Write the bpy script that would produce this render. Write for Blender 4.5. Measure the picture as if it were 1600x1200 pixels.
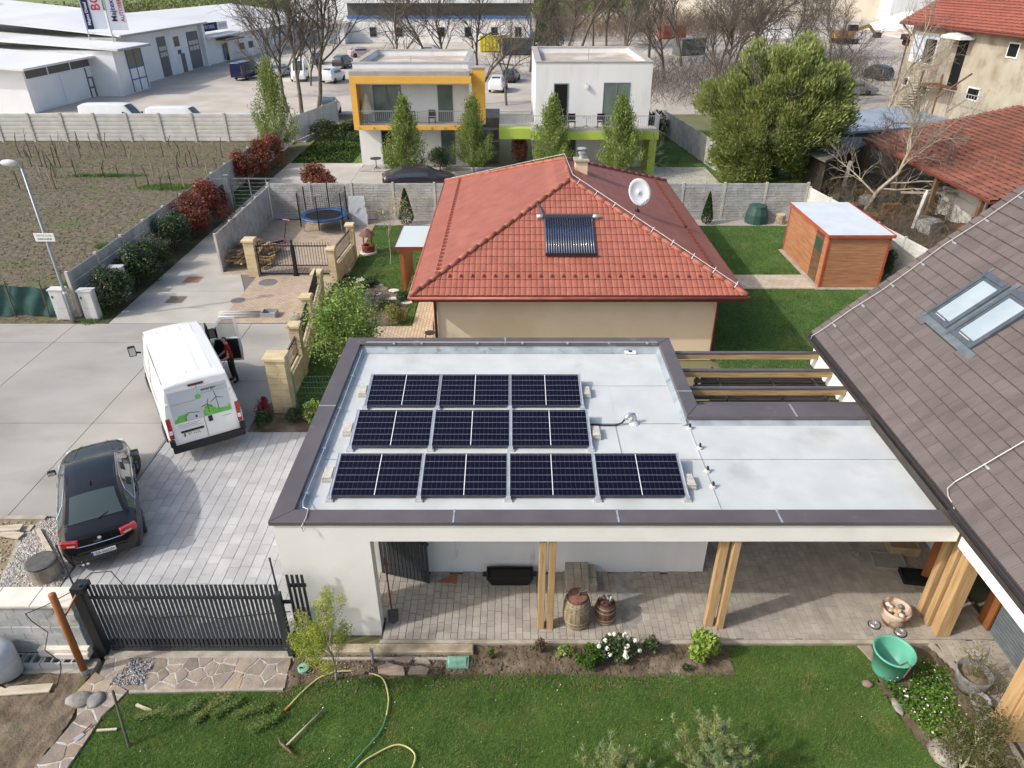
import bpy, math, random
import numpy as np
from mathutils import Vector, Matrix
rad = math.radians
SC = bpy.context.scene
COL = SC.collection
for o in list(bpy.data.objects): bpy.data.objects.remove(o)

# ---------------------------------------------------------------- camera
cam_d = bpy.data.cameras.new('camera')
cam = bpy.data.objects.new('camera', cam_d); COL.objects.link(cam)
cam.location = (0, 0, 12.6)
cam.rotation_euler = (rad(90 - 30.5), 0, 0)
cam_d.sensor_width = 36; cam_d.lens = 36 * 1110 / 1600
cam_d.clip_end = 3000
SC.camera = cam
# ---------------------------------------------------------------- sky, sun, exposure
SUN_EL, SUN_DIR = 39.0, (-0.943, -0.334)      # horizontal direction towards the sun
wd = bpy.data.worlds.new('World'); SC.world = wd; wd.use_nodes = True
nt = wd.node_tree; nt.nodes.clear()
sky = nt.nodes.new('ShaderNodeTexSky'); sky.sky_type = 'NISHITA'; sky.sun_disc = False
sky.sun_elevation = rad(SUN_EL); sky.sun_rotation = math.atan2(SUN_DIR[0], SUN_DIR[1])
sky.air_density = 1.0; sky.dust_density = 4.0; sky.ozone_density = 1.0
bg = nt.nodes.new('ShaderNodeBackground'); bg.inputs[1].default_value = 0.15
wo = nt.nodes.new('ShaderNodeOutputWorld')
nt.links.new(sky.outputs[0], bg.inputs[0]); nt.links.new(bg.outputs[0], wo.inputs[0])
sl = bpy.data.lights.new('sun', 'SUN'); sl.energy = 2.0; sl.angle = rad(1.2); sl.color = (1.0, 0.97, 0.93)
so = bpy.data.objects.new('sun', sl); COL.objects.link(so); so.location = (-40, -15, 50)
sd = Vector((SUN_DIR[0] * math.cos(rad(SUN_EL)), SUN_DIR[1] * math.cos(rad(SUN_EL)), math.sin(rad(SUN_EL))))
so.rotation_euler = sd.to_track_quat('Z', 'Y').to_euler()
vs = SC.view_settings
vs.view_transform = 'Standard'; vs.look = 'None'; vs.exposure = 0.5; vs.gamma = 1.0; vs.use_curve_mapping = False

# ---------------------------------------------------------------- materials
def lin(c):
    return tuple((x / 12.92 if x <= .04045 else ((x + .055) / 1.055) ** 2.4) for x in [v / 255 for v in c])
def S(r, g, b, k=1.0):
    return tuple(min(.9, v * k) for v in lin((r, g, b)))
_m = {}
def mat(name, c1, c2=None, sc=3.0, rough=.75, metal=0, bump=0, bsc=None, rnd=0, isl=0, spec=.4, st=(1, 1, 1), obj=False,
        c3=None, sc3=.4, t3=(.5, .65), det=4, hue=0, coat=0, ramp=(.35, .65), bdist=.02, trans=0, emit=0):
    if name in _m: return _m[name]
    m = bpy.data.materials.new(name); m.use_nodes = True; _m[name] = m
    n = m.node_tree.nodes; l = m.node_tree.links
    p = n['Principled BSDF']
    p.inputs['Roughness'].default_value = rough; p.inputs['Metallic'].default_value = metal
    p.inputs['Specular IOR Level'].default_value = spec
    if coat: p.inputs['Coat Weight'].default_value = coat; p.inputs['Coat Roughness'].default_value = .04
    p.inputs['Base Color'].default_value = (*c1, 1)
    out = None
    if c2 is not None or bump or c3 is not None:
        if obj:
            tc = n.new('ShaderNodeTexCoord'); co = tc.outputs['Object']
        else:
            tc = n.new('ShaderNodeNewGeometry'); co = tc.outputs['Position']
        mp = n.new('ShaderNodeMapping'); mp.inputs['Scale'].default_value = st
        l.new(co, mp.inputs[0])
    if c2 is not None:
        nz = n.new('ShaderNodeTexNoise'); nz.inputs['Scale'].default_value = sc; nz.inputs['Detail'].default_value = det
        l.new(mp.outputs[0], nz.inputs[0])
        mr = n.new('ShaderNodeMapRange'); mr.inputs[1].default_value = ramp[0]; mr.inputs[2].default_value = ramp[1]
        l.new(nz.outputs[0], mr.inputs[0])
        mx = n.new('ShaderNodeMix'); mx.data_type = 'RGBA'
        mx.inputs[6].default_value = (*c1, 1); mx.inputs[7].default_value = (*c2, 1)
        l.new(mr.outputs[0], mx.inputs[0]); out = mx.outputs[2]
    if c3 is not None:
        nz3 = n.new('ShaderNodeTexNoise'); nz3.inputs['Scale'].default_value = sc3; nz3.inputs['Detail'].default_value = 6
        l.new(mp.outputs[0], nz3.inputs[0])
        mr3 = n.new('ShaderNodeMapRange'); mr3.inputs[1].default_value = t3[0]; mr3.inputs[2].default_value = t3[1]
        l.new(nz3.outputs[0], mr3.inputs[0])
        mx3 = n.new('ShaderNodeMix'); mx3.data_type = 'RGBA'
        if out is not None: l.new(out, mx3.inputs[6])
        else: mx3.inputs[6].default_value = (*c1, 1)
        mx3.inputs[7].default_value = (*c3, 1); l.new(mr3.outputs[0], mx3.inputs[0]); out = mx3.outputs[2]
    if rnd or isl or hue:
        hs = n.new('ShaderNodeHueSaturation')
        if out is not None: l.new(out, hs.inputs['Color'])
        else: hs.inputs['Color'].default_value = (*c1, 1)
        val = None
        if rnd:
            oi = n.new('ShaderNodeObjectInfo')
            ma = n.new('ShaderNodeMath'); ma.operation = 'MULTIPLY_ADD'; ma.inputs[1].default_value = rnd; ma.inputs[2].default_value = 1 - rnd / 2
            l.new(oi.outputs['Random'], ma.inputs[0]); val = ma.outputs[0]
        if isl:
            g2 = n.new('ShaderNodeNewGeometry')
            mb = n.new('ShaderNodeMath'); mb.operation = 'MULTIPLY_ADD'; mb.inputs[1].default_value = isl; mb.inputs[2].default_value = 1 - isl / 2
            l.new(g2.outputs['Random Per Island'], mb.inputs[0])
            if val is not None:
                mc = n.new('ShaderNodeMath'); mc.operation = 'MULTIPLY'; l.new(val, mc.inputs[0]); l.new(mb.outputs[0], mc.inputs[1]); val = mc.outputs[0]
            else: val = mb.outputs[0]
            if hue:
                md = n.new('ShaderNodeMath'); md.operation = 'MULTIPLY_ADD'; md.inputs[1].default_value = hue; md.inputs[2].default_value = .5 - hue / 2
                sn = n.new('ShaderNodeMath'); sn.operation = 'FRACT'; s2 = n.new('ShaderNodeMath'); s2.operation = 'MULTIPLY'; s2.inputs[1].default_value = 7.31
                l.new(g2.outputs['Random Per Island'], s2.inputs[0]); l.new(s2.outputs[0], sn.inputs[0]); l.new(sn.outputs[0], md.inputs[0]); l.new(md.outputs[0], hs.inputs['Hue'])
        if val is not None: l.new(val, hs.inputs['Value'])
        out = hs.outputs[0]
    if out is not None: l.new(out, p.inputs['Base Color'])
    if bump:
        bn = n.new('ShaderNodeTexNoise'); bn.inputs['Scale'].default_value = bsc or sc * 4; bn.inputs['Detail'].default_value = 5
        l.new(mp.outputs[0], bn.inputs[0])
        bp = n.new('ShaderNodeBump'); bp.inputs['Strength'].default_value = bump; bp.inputs['Distance'].default_value = bdist
        l.new(bn.outputs[0], bp.inputs['Height']); l.new(bp.outputs[0], p.inputs['Normal'])
    if trans:
        p.inputs['Subsurface Weight'].default_value = 0
        tb = n.new('ShaderNodeBsdfTranslucent'); ad = n.new('ShaderNodeMixShader'); ad.inputs[0].default_value = trans
        if out is not None: l.new(out, tb.inputs[0])
        else: tb.inputs[0].default_value = (*c1, 1)
        l.new(p.outputs[0], ad.inputs[1]); l.new(tb.outputs[0], ad.inputs[2])
        l.new(ad.outputs[0], n['Material Output'].inputs[0])
    return m
def glassy(name, c, alpha=.35, rough=.03):
    """pane that mirrors and lets some light through"""
    if name in _m: return _m[name]
    m = bpy.data.materials.new(name); m.use_nodes = True; _m[name] = m
    n = m.node_tree.nodes; l = m.node_tree.links; p = n['Principled BSDF']
    p.inputs['Base Color'].default_value = (*c, 1); p.inputs['Roughness'].default_value = rough
    p.inputs['Alpha'].default_value = alpha; p.inputs['Specular IOR Level'].default_value = .6
    return m

# ---------------------------------------------------------------- mesh builder
class B:
    def __init__(s): s.v = []; s.f = []
    def poly(s, *p):
        k = len(s.v); s.v += [tuple(q) for q in p]; s.f.append(tuple(range(k, k + len(p)))); return s
    def box(s, x0, x1, y0, y1, z0, z1):
        k = len(s.v)
        s.v += [(x0, y0, z0), (x1, y0, z0), (x1, y1, z0), (x0, y1, z0), (x0, y0, z1), (x1, y0, z1), (x1, y1, z1), (x0, y1, z1)]
        s.f += [tuple(k + i for i in q) for q in ((0, 3, 2, 1), (4, 5, 6, 7), (0, 1, 5, 4), (1, 2, 6, 5), (2, 3, 7, 6), (3, 0, 4, 7))]
        return s
    def cbox(s, cx, cy, cz, sx, sy, sz, M=None):
        k = len(s.v); s.box(-sx / 2, sx / 2, -sy / 2, sy / 2, -sz / 2, sz / 2)
        for i in range(k, len(s.v)):
            q = Vector(s.v[i]); q = (M @ q) if M is not None else q
            s.v[i] = (q[0] + cx, q[1] + cy, q[2] + cz)
        return s
    def chip(s, x0, x1, y0, y1, z0, z1, c=.01):
        """block with chamfered top edge"""
        k = len(s.v)
        s.v += [(x0, y0, z0), (x1, y0, z0), (x1, y1, z0), (x0, y1, z0), (x0, y0, z1 - c), (x1, y0, z1 - c), (x1, y1, z1 - c), (x0, y1, z1 - c),
                (x0 + c, y0 + c, z1), (x1 - c, y0 + c, z1), (x1 - c, y1 - c, z1), (x0 + c, y1 - c, z1)]
        s.f += [tuple(k + i for i in q) for q in ((8, 9, 10, 11), (0, 1, 5, 4), (1, 2, 6, 5), (2, 3, 7, 6), (3, 0, 4, 7), (4, 5, 9, 8), (5, 6, 10, 9), (6, 7, 11, 10), (7, 4, 8, 11))]
        return s
    def beam(s, p, q, w, h, up=(0, 0, 1)):
        p = Vector(p); q = Vector(q); d = (q - p); L = d.length; d.normalize()
        u = Vector(up); sx = d.cross(u)
        if sx.length < 1e-4: sx = d.cross(Vector((1, 0, 0)))
        sx.normalize(); uz = sx.cross(d)
        k = len(s.v)
        for e in (p, q):
            for a, b in ((-1, -1), (1, -1), (1, 1), (-1, 1)):
                s.v.append(tuple(e + sx * (a * w / 2) + uz * (b * h / 2)))
        s.f += [tuple(k + i for i in t) for t in ((0, 1, 2, 3), (7, 6, 5, 4), (0, 4, 5, 1), (1, 5, 6, 2), (2, 6, 7, 3), (3, 7, 4, 0))]
        return s
    def tube(s, pts, r, n=6, cap=True):
        pts = [Vector(p) for p in pts]; m = len(pts)
        rr = r if isinstance(r, (list, tuple)) else [r] * m
        k = len(s.v); ref = None
        for i, p in enumerate(pts):
            d = (pts[min(i + 1, m - 1)] - pts[max(i - 1, 0)]).normalized()
            if ref is None: ref = Vector((0, 0, 1)) if abs(d.z) < .9 else Vector((1, 0, 0))
            a = d.cross(ref).normalized(); b = a.cross(d).normalized(); ref = b
            for j in range(n):
                t = 2 * math.pi * j / n
                s.v.append(tuple(p + a * (math.cos(t) * rr[i]) + b * (math.sin(t) * rr[i])))
        for i in range(m - 1):
            for j in range(n):
                j2 = (j + 1) % n
                s.f.append((k + i * n + j, k + i * n + j2, k + (i + 1) * n + j2, k + (i + 1) * n + j))
        if cap:
            s.f.append(tuple(k + j for j in range(n))[::-1]); s.f.append(tuple(k + (m - 1) * n + j for j in range(n)))
        return s
    def lathe(s, prof, n=16, c=(0, 0, 0), axis='z', cap=True):
        k = len(s.v); m = len(prof)
        for r, z in prof:
            for j in range(n):
                t = 2 * math.pi * j / n; x, y = r * math.cos(t), r * math.sin(t)
                q = (x, y, z) if axis == 'z' else ((z, x, y) if axis == 'x' else (x, z, y))
                s.v.append((q[0] + c[0], q[1] + c[1], q[2] + c[2]))
        for i in range(m - 1):
            for j in range(n):
                j2 = (j + 1) % n
                s.f.append((k + i * n + j, k + i * n + j2, k + (i + 1) * n + j2, k + (i + 1) * n + j))
        if cap:
            s.f.append(tuple(k + j for j in range(n))[::-1]); s.f.append(tuple(k + (m - 1) * n + j for j in range(n)))
        return s
    def prism(s, pl, z0, z1):
        k = len(s.v); n = len(pl)
        s.v += [(x, y, z0) for x, y in pl] + [(x, y, z1) for x, y in pl]
        s.f += [tuple(k + i for i in range(n))[::-1], tuple(k + n + i for i in range(n))]
        for i in range(n):
            j = (i + 1) % n; s.f.append((k + i, k + j, k + n + j, k + n + i))
        return s
    def xprism(s, pl, y0, y1):
        """outline in x,z extruded along y"""
        k = len(s.v); n = len(pl)
        s.v += [(x, y0, z) for x, z in pl] + [(x, y1, z) for x, z in pl]
        s.f += [tuple(k + i for i in range(n)), tuple(k + n + i for i in range(n))[::-1]]
        for i in range(n):
            j = (i + 1) % n; s.f.append((k + j, k + i, k + n + i, k + n + j))
        return s
    def yprism(s, pl, x0, x1):
        """outline in y,z extruded along x"""
        k = len(s.v); n = len(pl)
        s.v += [(x0, y, z) for y, z in pl] + [(x1, y, z) for y, z in pl]
        s.f += [tuple(k + i for i in range(n))[::-1], tuple(k + n + i for i in range(n))]
        for i in range(n):
            j = (i + 1) % n; s.f.append((k + i, k + j, k + n + j, k + n + i))
        return s
    def mesh(s, name, smooth=False):
        me = bpy.data.meshes.new(name); me.from_pydata(s.v, [], s.f); me.validate()
        if smooth: me.polygons.foreach_set('use_smooth', [True] * len(me.polygons))
        me.update(); return me
def npmesh(name, V, F, smooth=False):
    me = bpy.data.meshes.new(name); V = np.asarray(V, dtype=np.float32); F = np.asarray(F, dtype=np.int32)
    nv, (nf, k) = len(V), F.shape
    me.vertices.add(nv); me.vertices.foreach_set('co', V.ravel())
    me.loops.add(nf * k); me.loops.foreach_set('vertex_index', F.ravel())
    me.polygons.add(nf); me.polygons.foreach_set('loop_start', np.arange(0, nf * k, k, dtype=np.int32))
    me.polygons.foreach_set('loop_total', np.full(nf, k, dtype=np.int32))
    if smooth: me.polygons.foreach_set('use_smooth', np.ones(nf, dtype=bool))
    me.update(calc_edges=True); return me
def tags(o, label=None, cat=None, group=None, kind=None):
    if label: o['label'] = label
    if cat: o['category'] = cat
    if group: o['group'] = group
    if kind: o['kind'] = kind
    return o
def put(name, me, m=None, parent=None, loc=None, rz=None, label=None, cat=None, group=None, kind=None, local=False, smooth=False, rot=None, sc=None, bev=0):
    """link one mesh object. Under a parent the mesh is in world coordinates unless local."""
    if isinstance(me, B): me = me.mesh(name, smooth)
    o = bpy.data.objects.new(name, me); COL.objects.link(o)
    if m is not None:
        if not me.materials: me.materials.append(m)
        elif me.materials[0] != m:
            o.material_slots[0].link = 'OBJECT'; o.material_slots[0].material = m
    if loc is not None: o.location = loc
    if rz is not None: o.rotation_euler = (0, 0, rz)
    if rot is not None: o.rotation_euler = rot
    if sc is not None: o.scale = sc
    if parent is not None:
        o.parent = parent
        if not local and parent.type == 'EMPTY' : o.matrix_parent_inverse = Matrix.Translation(-Vector(parent.location))
    if bev:
        b = o.modifiers.new('bevel', 'BEVEL'); b.width = bev; b.segments = 2; b.limit_method = 'ANGLE'
    return tags(o, label, cat, group, kind)
def thing(name, label, cat, loc=(0, 0, 0), rz=0, group=None, kind=None):
    o = bpy.data.objects.new(name, None); COL.objects.link(o); o.location = loc; o.rotation_euler = (0, 0, rz); o.empty_display_size = .2
    return tags(o, label, cat, group, kind)
def dup(root, loc, rz=0, label=None, group=None, sc=None):
    r = root.copy(); COL.objects.link(r); r.location = loc; r.rotation_euler = (0, 0, rz)
    if sc: r.scale = (sc, sc, sc) if not isinstance(sc, tuple) else sc
    if label: r['label'] = label
    if group: r['group'] = group
    for ch in list(root.children):
        c = ch.copy(); COL.objects.link(c); c.parent = r
        for g in list(ch.children):
            d = g.copy(); COL.objects.link(d); d.parent = c
    return r
def text(s, size, m, parent, M, name='lettering', squash=1.0, bold=0, align='CENTER', label=None):
    """flat print: letters turned into a mesh, laid on the surface by the matrix M (x right, y up, z out)"""
    cu = bpy.data.curves.new(name, 'FONT'); cu.body = s; cu.size = size; cu.align_x = align; cu.align_y = 'CENTER'; cu.offset = bold; cu.fill_mode = 'BOTH'
    cu.resolution_u = 2
    t = bpy.data.objects.new(name, cu); COL.objects.link(t)
    dg = bpy.context.evaluated_depsgraph_get()
    me = bpy.data.meshes.new_from_object(t.evaluated_get(dg)); me.name = name
    bpy.data.objects.remove(t); bpy.data.curves.remove(cu)
    me.transform(M @ Matrix.Diagonal((squash, 1, 1, 1)))
    me.materials.clear()
    return put(name, me, m, parent, local=True, label=label)
def frame_m(o, xr, yu):
    """matrix with origin o, x axis xr, y axis yu"""
    x = Vector(xr).normalized(); y = Vector(yu).normalized(); z = x.cross(y).normalized(); y = z.cross(x)
    return Matrix(((x.x, y.x, z.x, o[0]), (x.y, y.y, z.y, o[1]), (x.z, y.z, z.z, o[2]), (0, 0, 0, 1)))
# ---------------------------------------------------------------- plants
def leaf_quads(P, size, rng, up=.3, aspect=.6, D=None):
    """rhombus leaves at points P (n,3); D optional main direction per leaf"""
    n = len(P); size = np.broadcast_to(np.asarray(size, dtype=float), (n,)) * rng.uniform(.6, 1.3, n)
    nrm = rng.normal(size=(n, 3)); nrm[:, 2] = np.abs(nrm[:, 2]) + up; nrm /= np.linalg.norm(nrm, axis=1)[:, None]
    a = rng.normal(size=(n, 3)) if D is None else D + rng.normal(size=(n, 3)) * .35
    a -= (a * nrm).sum(1)[:, None] * nrm if D is None else 0
    a /= np.linalg.norm(a, axis=1)[:, None] + 1e-9
    b = np.cross(nrm, a); b /= np.linalg.norm(b, axis=1)[:, None] + 1e-9
    a *= size[:, None]; b *= (size * aspect)[:, None]
    V = np.stack([P - a * .5, P + b * .5, P + a * .5, P - b * .5], 1).reshape(-1, 3)
    F = np.arange(n * 4).reshape(n, 4)
    return V, F
def segs_mesh(name, segs, n=4):
    """segs: list of (p,q,rp,rq) -> open prisms"""
    A = np.array([s[0] for s in segs], float); Q = np.array([s[1] for s in segs], float)
    ra = np.array([s[2] for s in segs]); rb = np.array([s[3] for s in segs])
    d = Q - A; d /= np.linalg.norm(d, axis=1)[:, None] + 1e-9
    ref = np.where(np.abs(d[:, 2:3]) < .9, np.array([[0, 0, 1.]]), np.array([[1., 0, 0]]))
    u = np.cross(d, ref); u /= np.linalg.norm(u, axis=1)[:, None] + 1e-9; w = np.cross(d, u)
    t = np.arange(n) * 2 * np.pi / n
    ring = u[:, None, :] * np.cos(t)[None, :, None] + w[:, None, :] * np.sin(t)[None, :, None]
    V = np.concatenate([A[:, None] + ring * ra[:, None, None], Q[:, None] + ring * rb[:, None, None]], 1)
    m = len(segs); base = (np.arange(m) * 2 * n)[:, None]
    F = []
    for j in range(n):
        j2 = (j + 1) % n
        F.append(np.concatenate([base + j, base + j2, base + n + j2, base + n + j], 1))
    F = np.stack(F, 1).reshape(-1, 4)
    return npmesh(name, V.reshape(-1, 3), F, True)
def skel(rng, h, r, levels=3, kids=(7, 5, 4), spread=(.9, .8, .8), ratio=(.6, .55, .5), up=.25, first=.3, wob=.12, nseg=5, lean=(0, 0)):
    """branch skeleton: returns (trunk segs, twig segs, tips)"""
    low, hi, tips = [], [], []
    def br(p, d, L, r0, lev):
        k = nseg if lev < 2 else 3
        pts = [p]; dd = d.copy(); rr = [r0]
        for i in range(k):
            dd = dd + Vector(rng.normal(0, wob, 3)) + Vector((0, 0, up * (.35 if lev else .1)))
            dd.normalize(); p = p + dd * (L / k); pts.append(p); rr.append(r0 * (1 - .75 * (i + 1) / k))
        tgt = low if lev < 2 else hi
        for i in range(k): tgt.append((tuple(pts[i]), tuple(pts[i + 1]), rr[i], rr[i + 1]))
        if lev >= levels:
            tips.append((pts[-1], dd)); tips.append((pts[1], dd)); return
        nk = kids[lev]
        for j in range(nk):
            t = first + (1 - first) * (j + rng.uniform(.2, .8)) / nk if lev == 0 else .2 + .8 * (j + rng.uniform(0, 1)) / nk
            f = min(t * k, k - .01); i = int(f); q = pts[i].lerp(pts[i + 1], f - i)
            tan = (pts[i + 1] - pts[i]).normalized()
            ax = Vector(rng.normal(0, 1, 3)); ax = (ax - tan * ax.dot(tan)).normalized()
            nd = (tan + ax * spread[lev] * rng.uniform(.7, 1.2)).normalized()
            br(q, nd, L * ratio[lev] * rng.uniform(.7, 1.15) * (1.1 - .4 * t), max(r0 * .5 * (1.1 - t * .6), .006), lev + 1)
    br(Vector((0, 0, 0)), Vector((lean[0], lean[1], 1)).normalized(), h, r, 0)
    return low, hi, tips
def clump_points(rng, n, clumps, shell=.55):
    """points inside ellipsoid clumps [(cx,cy,cz,rx,ry,rz)], denser towards each clump's skin"""
    w = np.array([c[3] * c[4] * c[5] for c in clumps]) ** .67; w /= w.sum()
    idx = rng.choice(len(clumps), n, p=w); C = np.array(clumps)[idx]
    d = rng.normal(size=(n, 3)); d /= np.linalg.norm(d, axis=1)[:, None]
    rr = (shell + (1 - shell) * rng.uniform(0, 1, n)) ** 1.0 * rng.uniform(.85, 1.12, n)
    return C[:, :3] + d * rr[:, None] * C[:, 3:6]
# ================================================================ SETTING
RNG = np.random.default_rng(7); random.seed(7)
def inside(pl, X, Y):
    X = np.asarray(X); Y = np.asarray(Y); r = np.zeros(X.shape, bool); j = len(pl) - 1
    for i in range(len(pl)):
        xi, yi = pl[i]; xj, yj = pl[j]
        if yi != yj: r ^= ((yi > Y) != (yj > Y)) & (X < (xj - xi) * (Y - yi) / (yj - yi) + xi)
        j = i
    return r
def noise2(X, Y, s, seed=0):
    r = np.zeros_like(X)
    g = np.random.default_rng(seed)
    for k in range(5):
        a = g.uniform(0, 6.28); f = s * 1.7 ** k; ph = g.uniform(0, 6.28, 2); b = g.uniform(0, 6.28)
        r += np.sin(X * f * math.cos(a) + Y * f * math.sin(a) + ph[0]) * np.sin(X * f * math.cos(b) - Y * f * math.sin(b) + ph[1]) / 1.5 ** k
    return r / 2.2
m_ground = mat('earth', S(128, 122, 92), S(96, 100, 62), sc=.12, bump=.5, bsc=6, c3=S(110, 118, 66), sc3=.03)
m_concrete = mat('street_concrete', S(164, 161, 154), S(152, 149, 143), sc=.6, rough=.85, bump=.15, bsc=30, c3=S(128, 125, 118), sc3=.45, t3=(.5, .78), rnd=.05, st=(.55, 1, 1), det=8)
m_lane = mat('lane_concrete', S(182, 178, 168), S(168, 164, 154), sc=.9, rough=.85, bump=.12, bsc=30, c3=S(168, 164, 154), sc3=.25, t3=(.5, .7), rnd=.05)
m_yard = mat('yard_gravel', S(192, 184, 172), S(172, 164, 152), sc=.25, bump=.2, bsc=8, c3=S(150, 143, 132), sc3=.06)
m_soil = mat('soil', S(112, 98, 80), S(84, 72, 58), sc=3, bump=.9, bsc=24, rough=.95, c3=S(132, 120, 102), sc3=1.1)
m_dirt = mat('dry_dirt', S(152, 138, 112), S(120, 106, 82), sc=1.6, bump=.9, bsc=16, rough=.95, c3=S(176, 168, 150), sc3=2.2, t3=(.56, .66))
m_field = mat('field_soil', S(114, 105, 86), S(80, 75, 59), sc=3.2, det=9, bump=1, bsc=5, bdist=.08, rough=.95, c3=S(86, 96, 54), sc3=.5, t3=(.54, .7))
m_turf = mat('turf', S(78, 106, 44), S(60, 86, 32), sc=1.2, bump=.8, bsc=40, rough=.95, c3=S(92, 96, 50), sc3=1.1, t3=(.55, .75))
m_gravel = mat('gravel', S(196, 190, 180), S(140, 134, 126), sc=28, bump=1, bsc=28, ramp=(.3, .6), rough=.9)
m_kerb = mat('kerb_concrete', S(176, 168, 154), S(150, 142, 128), sc=4, bump=.4, bsc=25)
put('ground', B().poly((-900, -60, -.14), (900, -60, -.14), (900, 1500, -.14), (-900, 1500, -.14)), m_ground, kind='structure')
def sheet(name, pl, z, m):
    return put(name, B().prism(pl, z - .1, z), m, kind='structure')
sheet('field', [(-70, 29.8), (-18.05, 29.8), (-18.05, 61), (-70, 61)], -.02, m_field)
sheet('verge_soil', [(-30, 26.25), (-18.0, 26.25), (-18.0, 29.8), (-30, 29.8)], -.024, m_field)
sheet('hedge_bed', [(-18.0, 26.3), (-16.55, 26.3), (-16.45, 60), (-18.0, 60)], -.01, mat('bed_soil', S(86, 82, 60), S(62, 66, 40), sc=2, bump=.8, bsc=20))
sheet('yard', [(-60, 61.3), (-17.2, 61.3), (-17.2, 74), (20, 74), (60, 66), (120, 70), (260, 330), (-110, 330)], -.03, m_yard)
# street slabs and lane slabs
st = thing('street', 'street', None, (-16, 20, 0), kind='structure'); del st['label']
def slab(par, pl, m, z=0.0):
    cx = sum(p[0] for p in pl) / len(pl); cy = sum(p[1] for p in pl) / len(pl); g = .012
    q = [(x + (g if x < cx else -g), y + (g if y < cy else -g)) for x, y in pl]
    put('slab', B().prism(q, z - .1, z), m, par)
put('joint_bed', B().box(-33, -7.7, 14.42, 26.28, -.12, -.02), mat('joint_tar', S(112, 108, 101)), st)
xs = [-33, -26.5, -22.2, -17.8, -13.4, -10.62]; ys = [14.45, 18.93, 24.57, 26.25]
for i in range(5):
    for j in range(3): slab(st, [(xs[i], ys[j]), (xs[i + 1], ys[j]), (xs[i + 1], ys[j + 1]), (xs[i], ys[j + 1])], m_concrete)
slab(st, [(-10.62, 18.4), (-8.0, 18.4), (-8.0, 21.6), (-10.62, 21.6)], m_concrete)
slab(st, [(-10.62, 21.6), (-8.0, 21.6), (-8.3, 26.25), (-10.62, 26.25)], m_concrete)
ln = thing('lane', 'lane', None, (-14, 40, 0), kind='structure'); del ln['label']
put('joint_bed', B().box(-16.5, -11.8, 26.26, 62, -.12, -.02), mat('joint_tar', S(112, 108, 101)), ln)
for j, (a, b) in enumerate(((26.27, 29.6), (29.6, 34.2), (34.2, 38.8), (38.8, 43.0), (43.0, 47.6))):
    slab(ln, [(-16.5, a), (-12.0 if a < 31 else -13.9, a), (-12.0 if b < 31.5 else -13.9, b), (-16.5, b)], m_lane)
slab(ln, [(-16.5, 47.6), (-10.9, 47.6), (-10.9, 53.6), (-16.5, 53.6)], m_lane)
slab(ln, [(-13.9, 43.0), (-1, 43.0), (-1, 47.6), (-13.9, 47.6)], m_lane); slab(ln, [(-10.9, 47.6), (14, 47.6), (14, 52.4), (-10.9, 52.4)], m_lane)
slab(ln, [(-1, 43.0), (9, 43.0), (9, 47.6), (-1, 47.6)], m_lane)
for nm, x, y, c, lb in (('drain_cover', -14.85, 30.95, S(150, 110, 98), 'reddish square drain cover set in the lane concrete'), ('drain_cover', -14.7, 28.65, S(122, 108, 96), 'brown square drain cover set in the lane near the van')):
    o = thing(nm, lb, 'drain cover', (x, y, .0)); mm = mat('cover' + str(y), c, tuple(v * .8 for v in c), sc=9, bump=.3)
    put('plate', B().chip(-.36, .36, -.36, .36, -.02, .012), mm, o, local=True); put('rim', B().box(-.4, .4, -.4, .4, -.03, .006), m_kerb, o, local=True)
# ---- laid pavers
def visible(x, y, z=0):
    d = y * math.cos(rad(30.5)) - (z - 12.6) * math.sin(rad(30.5)); u = 800 + 1110 * x / d
    v = 600 + 1110 * (-y * math.sin(rad(30.5)) - (z - 12.6) * math.cos(rad(30.5))) / d
    return -30 < u < 1630 and -30 < v < 1230
def pave(par, x0, x1, y0, y1, z, cw, lens, ok, m, rng, th=.05, gap=.006, base=.0, limit=300, c=.008, prefer=None):
    rects = []; x = x0
    while x < x1 - .02:
        w = rng.choice(cw); xe = min(x + w, x1); y = y0 - rng.uniform(0, lens[0])
        while y < y1 - .02:
            L = rng.choice(lens); a, b = max(y, y0), min(y + L, y1)
            if b - a > .04 and ok((x + xe) / 2, (a + b) / 2): rects.append((round(x, 4), round(xe, 4), round(a, 4), round(b, 4)))
            y += L
        x = xe
    def key(r):
        cx, cy = (r[0] + r[1]) / 2, (r[2] + r[3]) / 2
        return (0 if (visible(cx, cy, z) and (prefer is None or prefer(cx, cy))) else 1, cx * cx + cy * cy)
    rects.sort(key=key); cache = {}
    for i, r in enumerate(rects[:limit]):
        w, L = round(r[1] - r[0], 2), round(r[3] - r[2], 2)
        if (w, L) not in cache: cache[(w, L)] = B().chip(-w / 2 + gap / 2, w / 2 - gap / 2, -L / 2 + gap / 2, L / 2 - gap / 2, -th, 0, c).mesh('paver')
        put('paver', cache[(w, L)], m, par, loc=((r[0] + r[1]) / 2, (r[2] + r[3]) / 2, z + rng.uniform(-.002, .002)), rot=(rng.gauss(0, .002), rng.gauss(0, .002), 0))
    if rects[limit:]:
        b = B()
        for r in rects[limit:]: b.chip(r[0] + gap / 2, r[1] - gap / 2, r[2] + gap / 2, r[3] - gap / 2, z - th, z + rng.uniform(-.002, .002), c)
        put('paver_field', b, m, par, kind='stuff')
m_pav = mat('driveway_paver', S(178, 178, 177), S(164, 164, 164), sc=1.6, rnd=.17, isl=.17, bump=.2, bsc=60, rough=.8)
m_pav2 = mat('terrace_paver', S(166, 159, 148), S(148, 141, 131), sc=2.2, rnd=.18, isl=.18, bump=.25, bsc=60, rough=.85)
m_bedd = mat('paver_bedding', S(110, 106, 100), S(92, 88, 80), sc=12, bump=.4)
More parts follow.
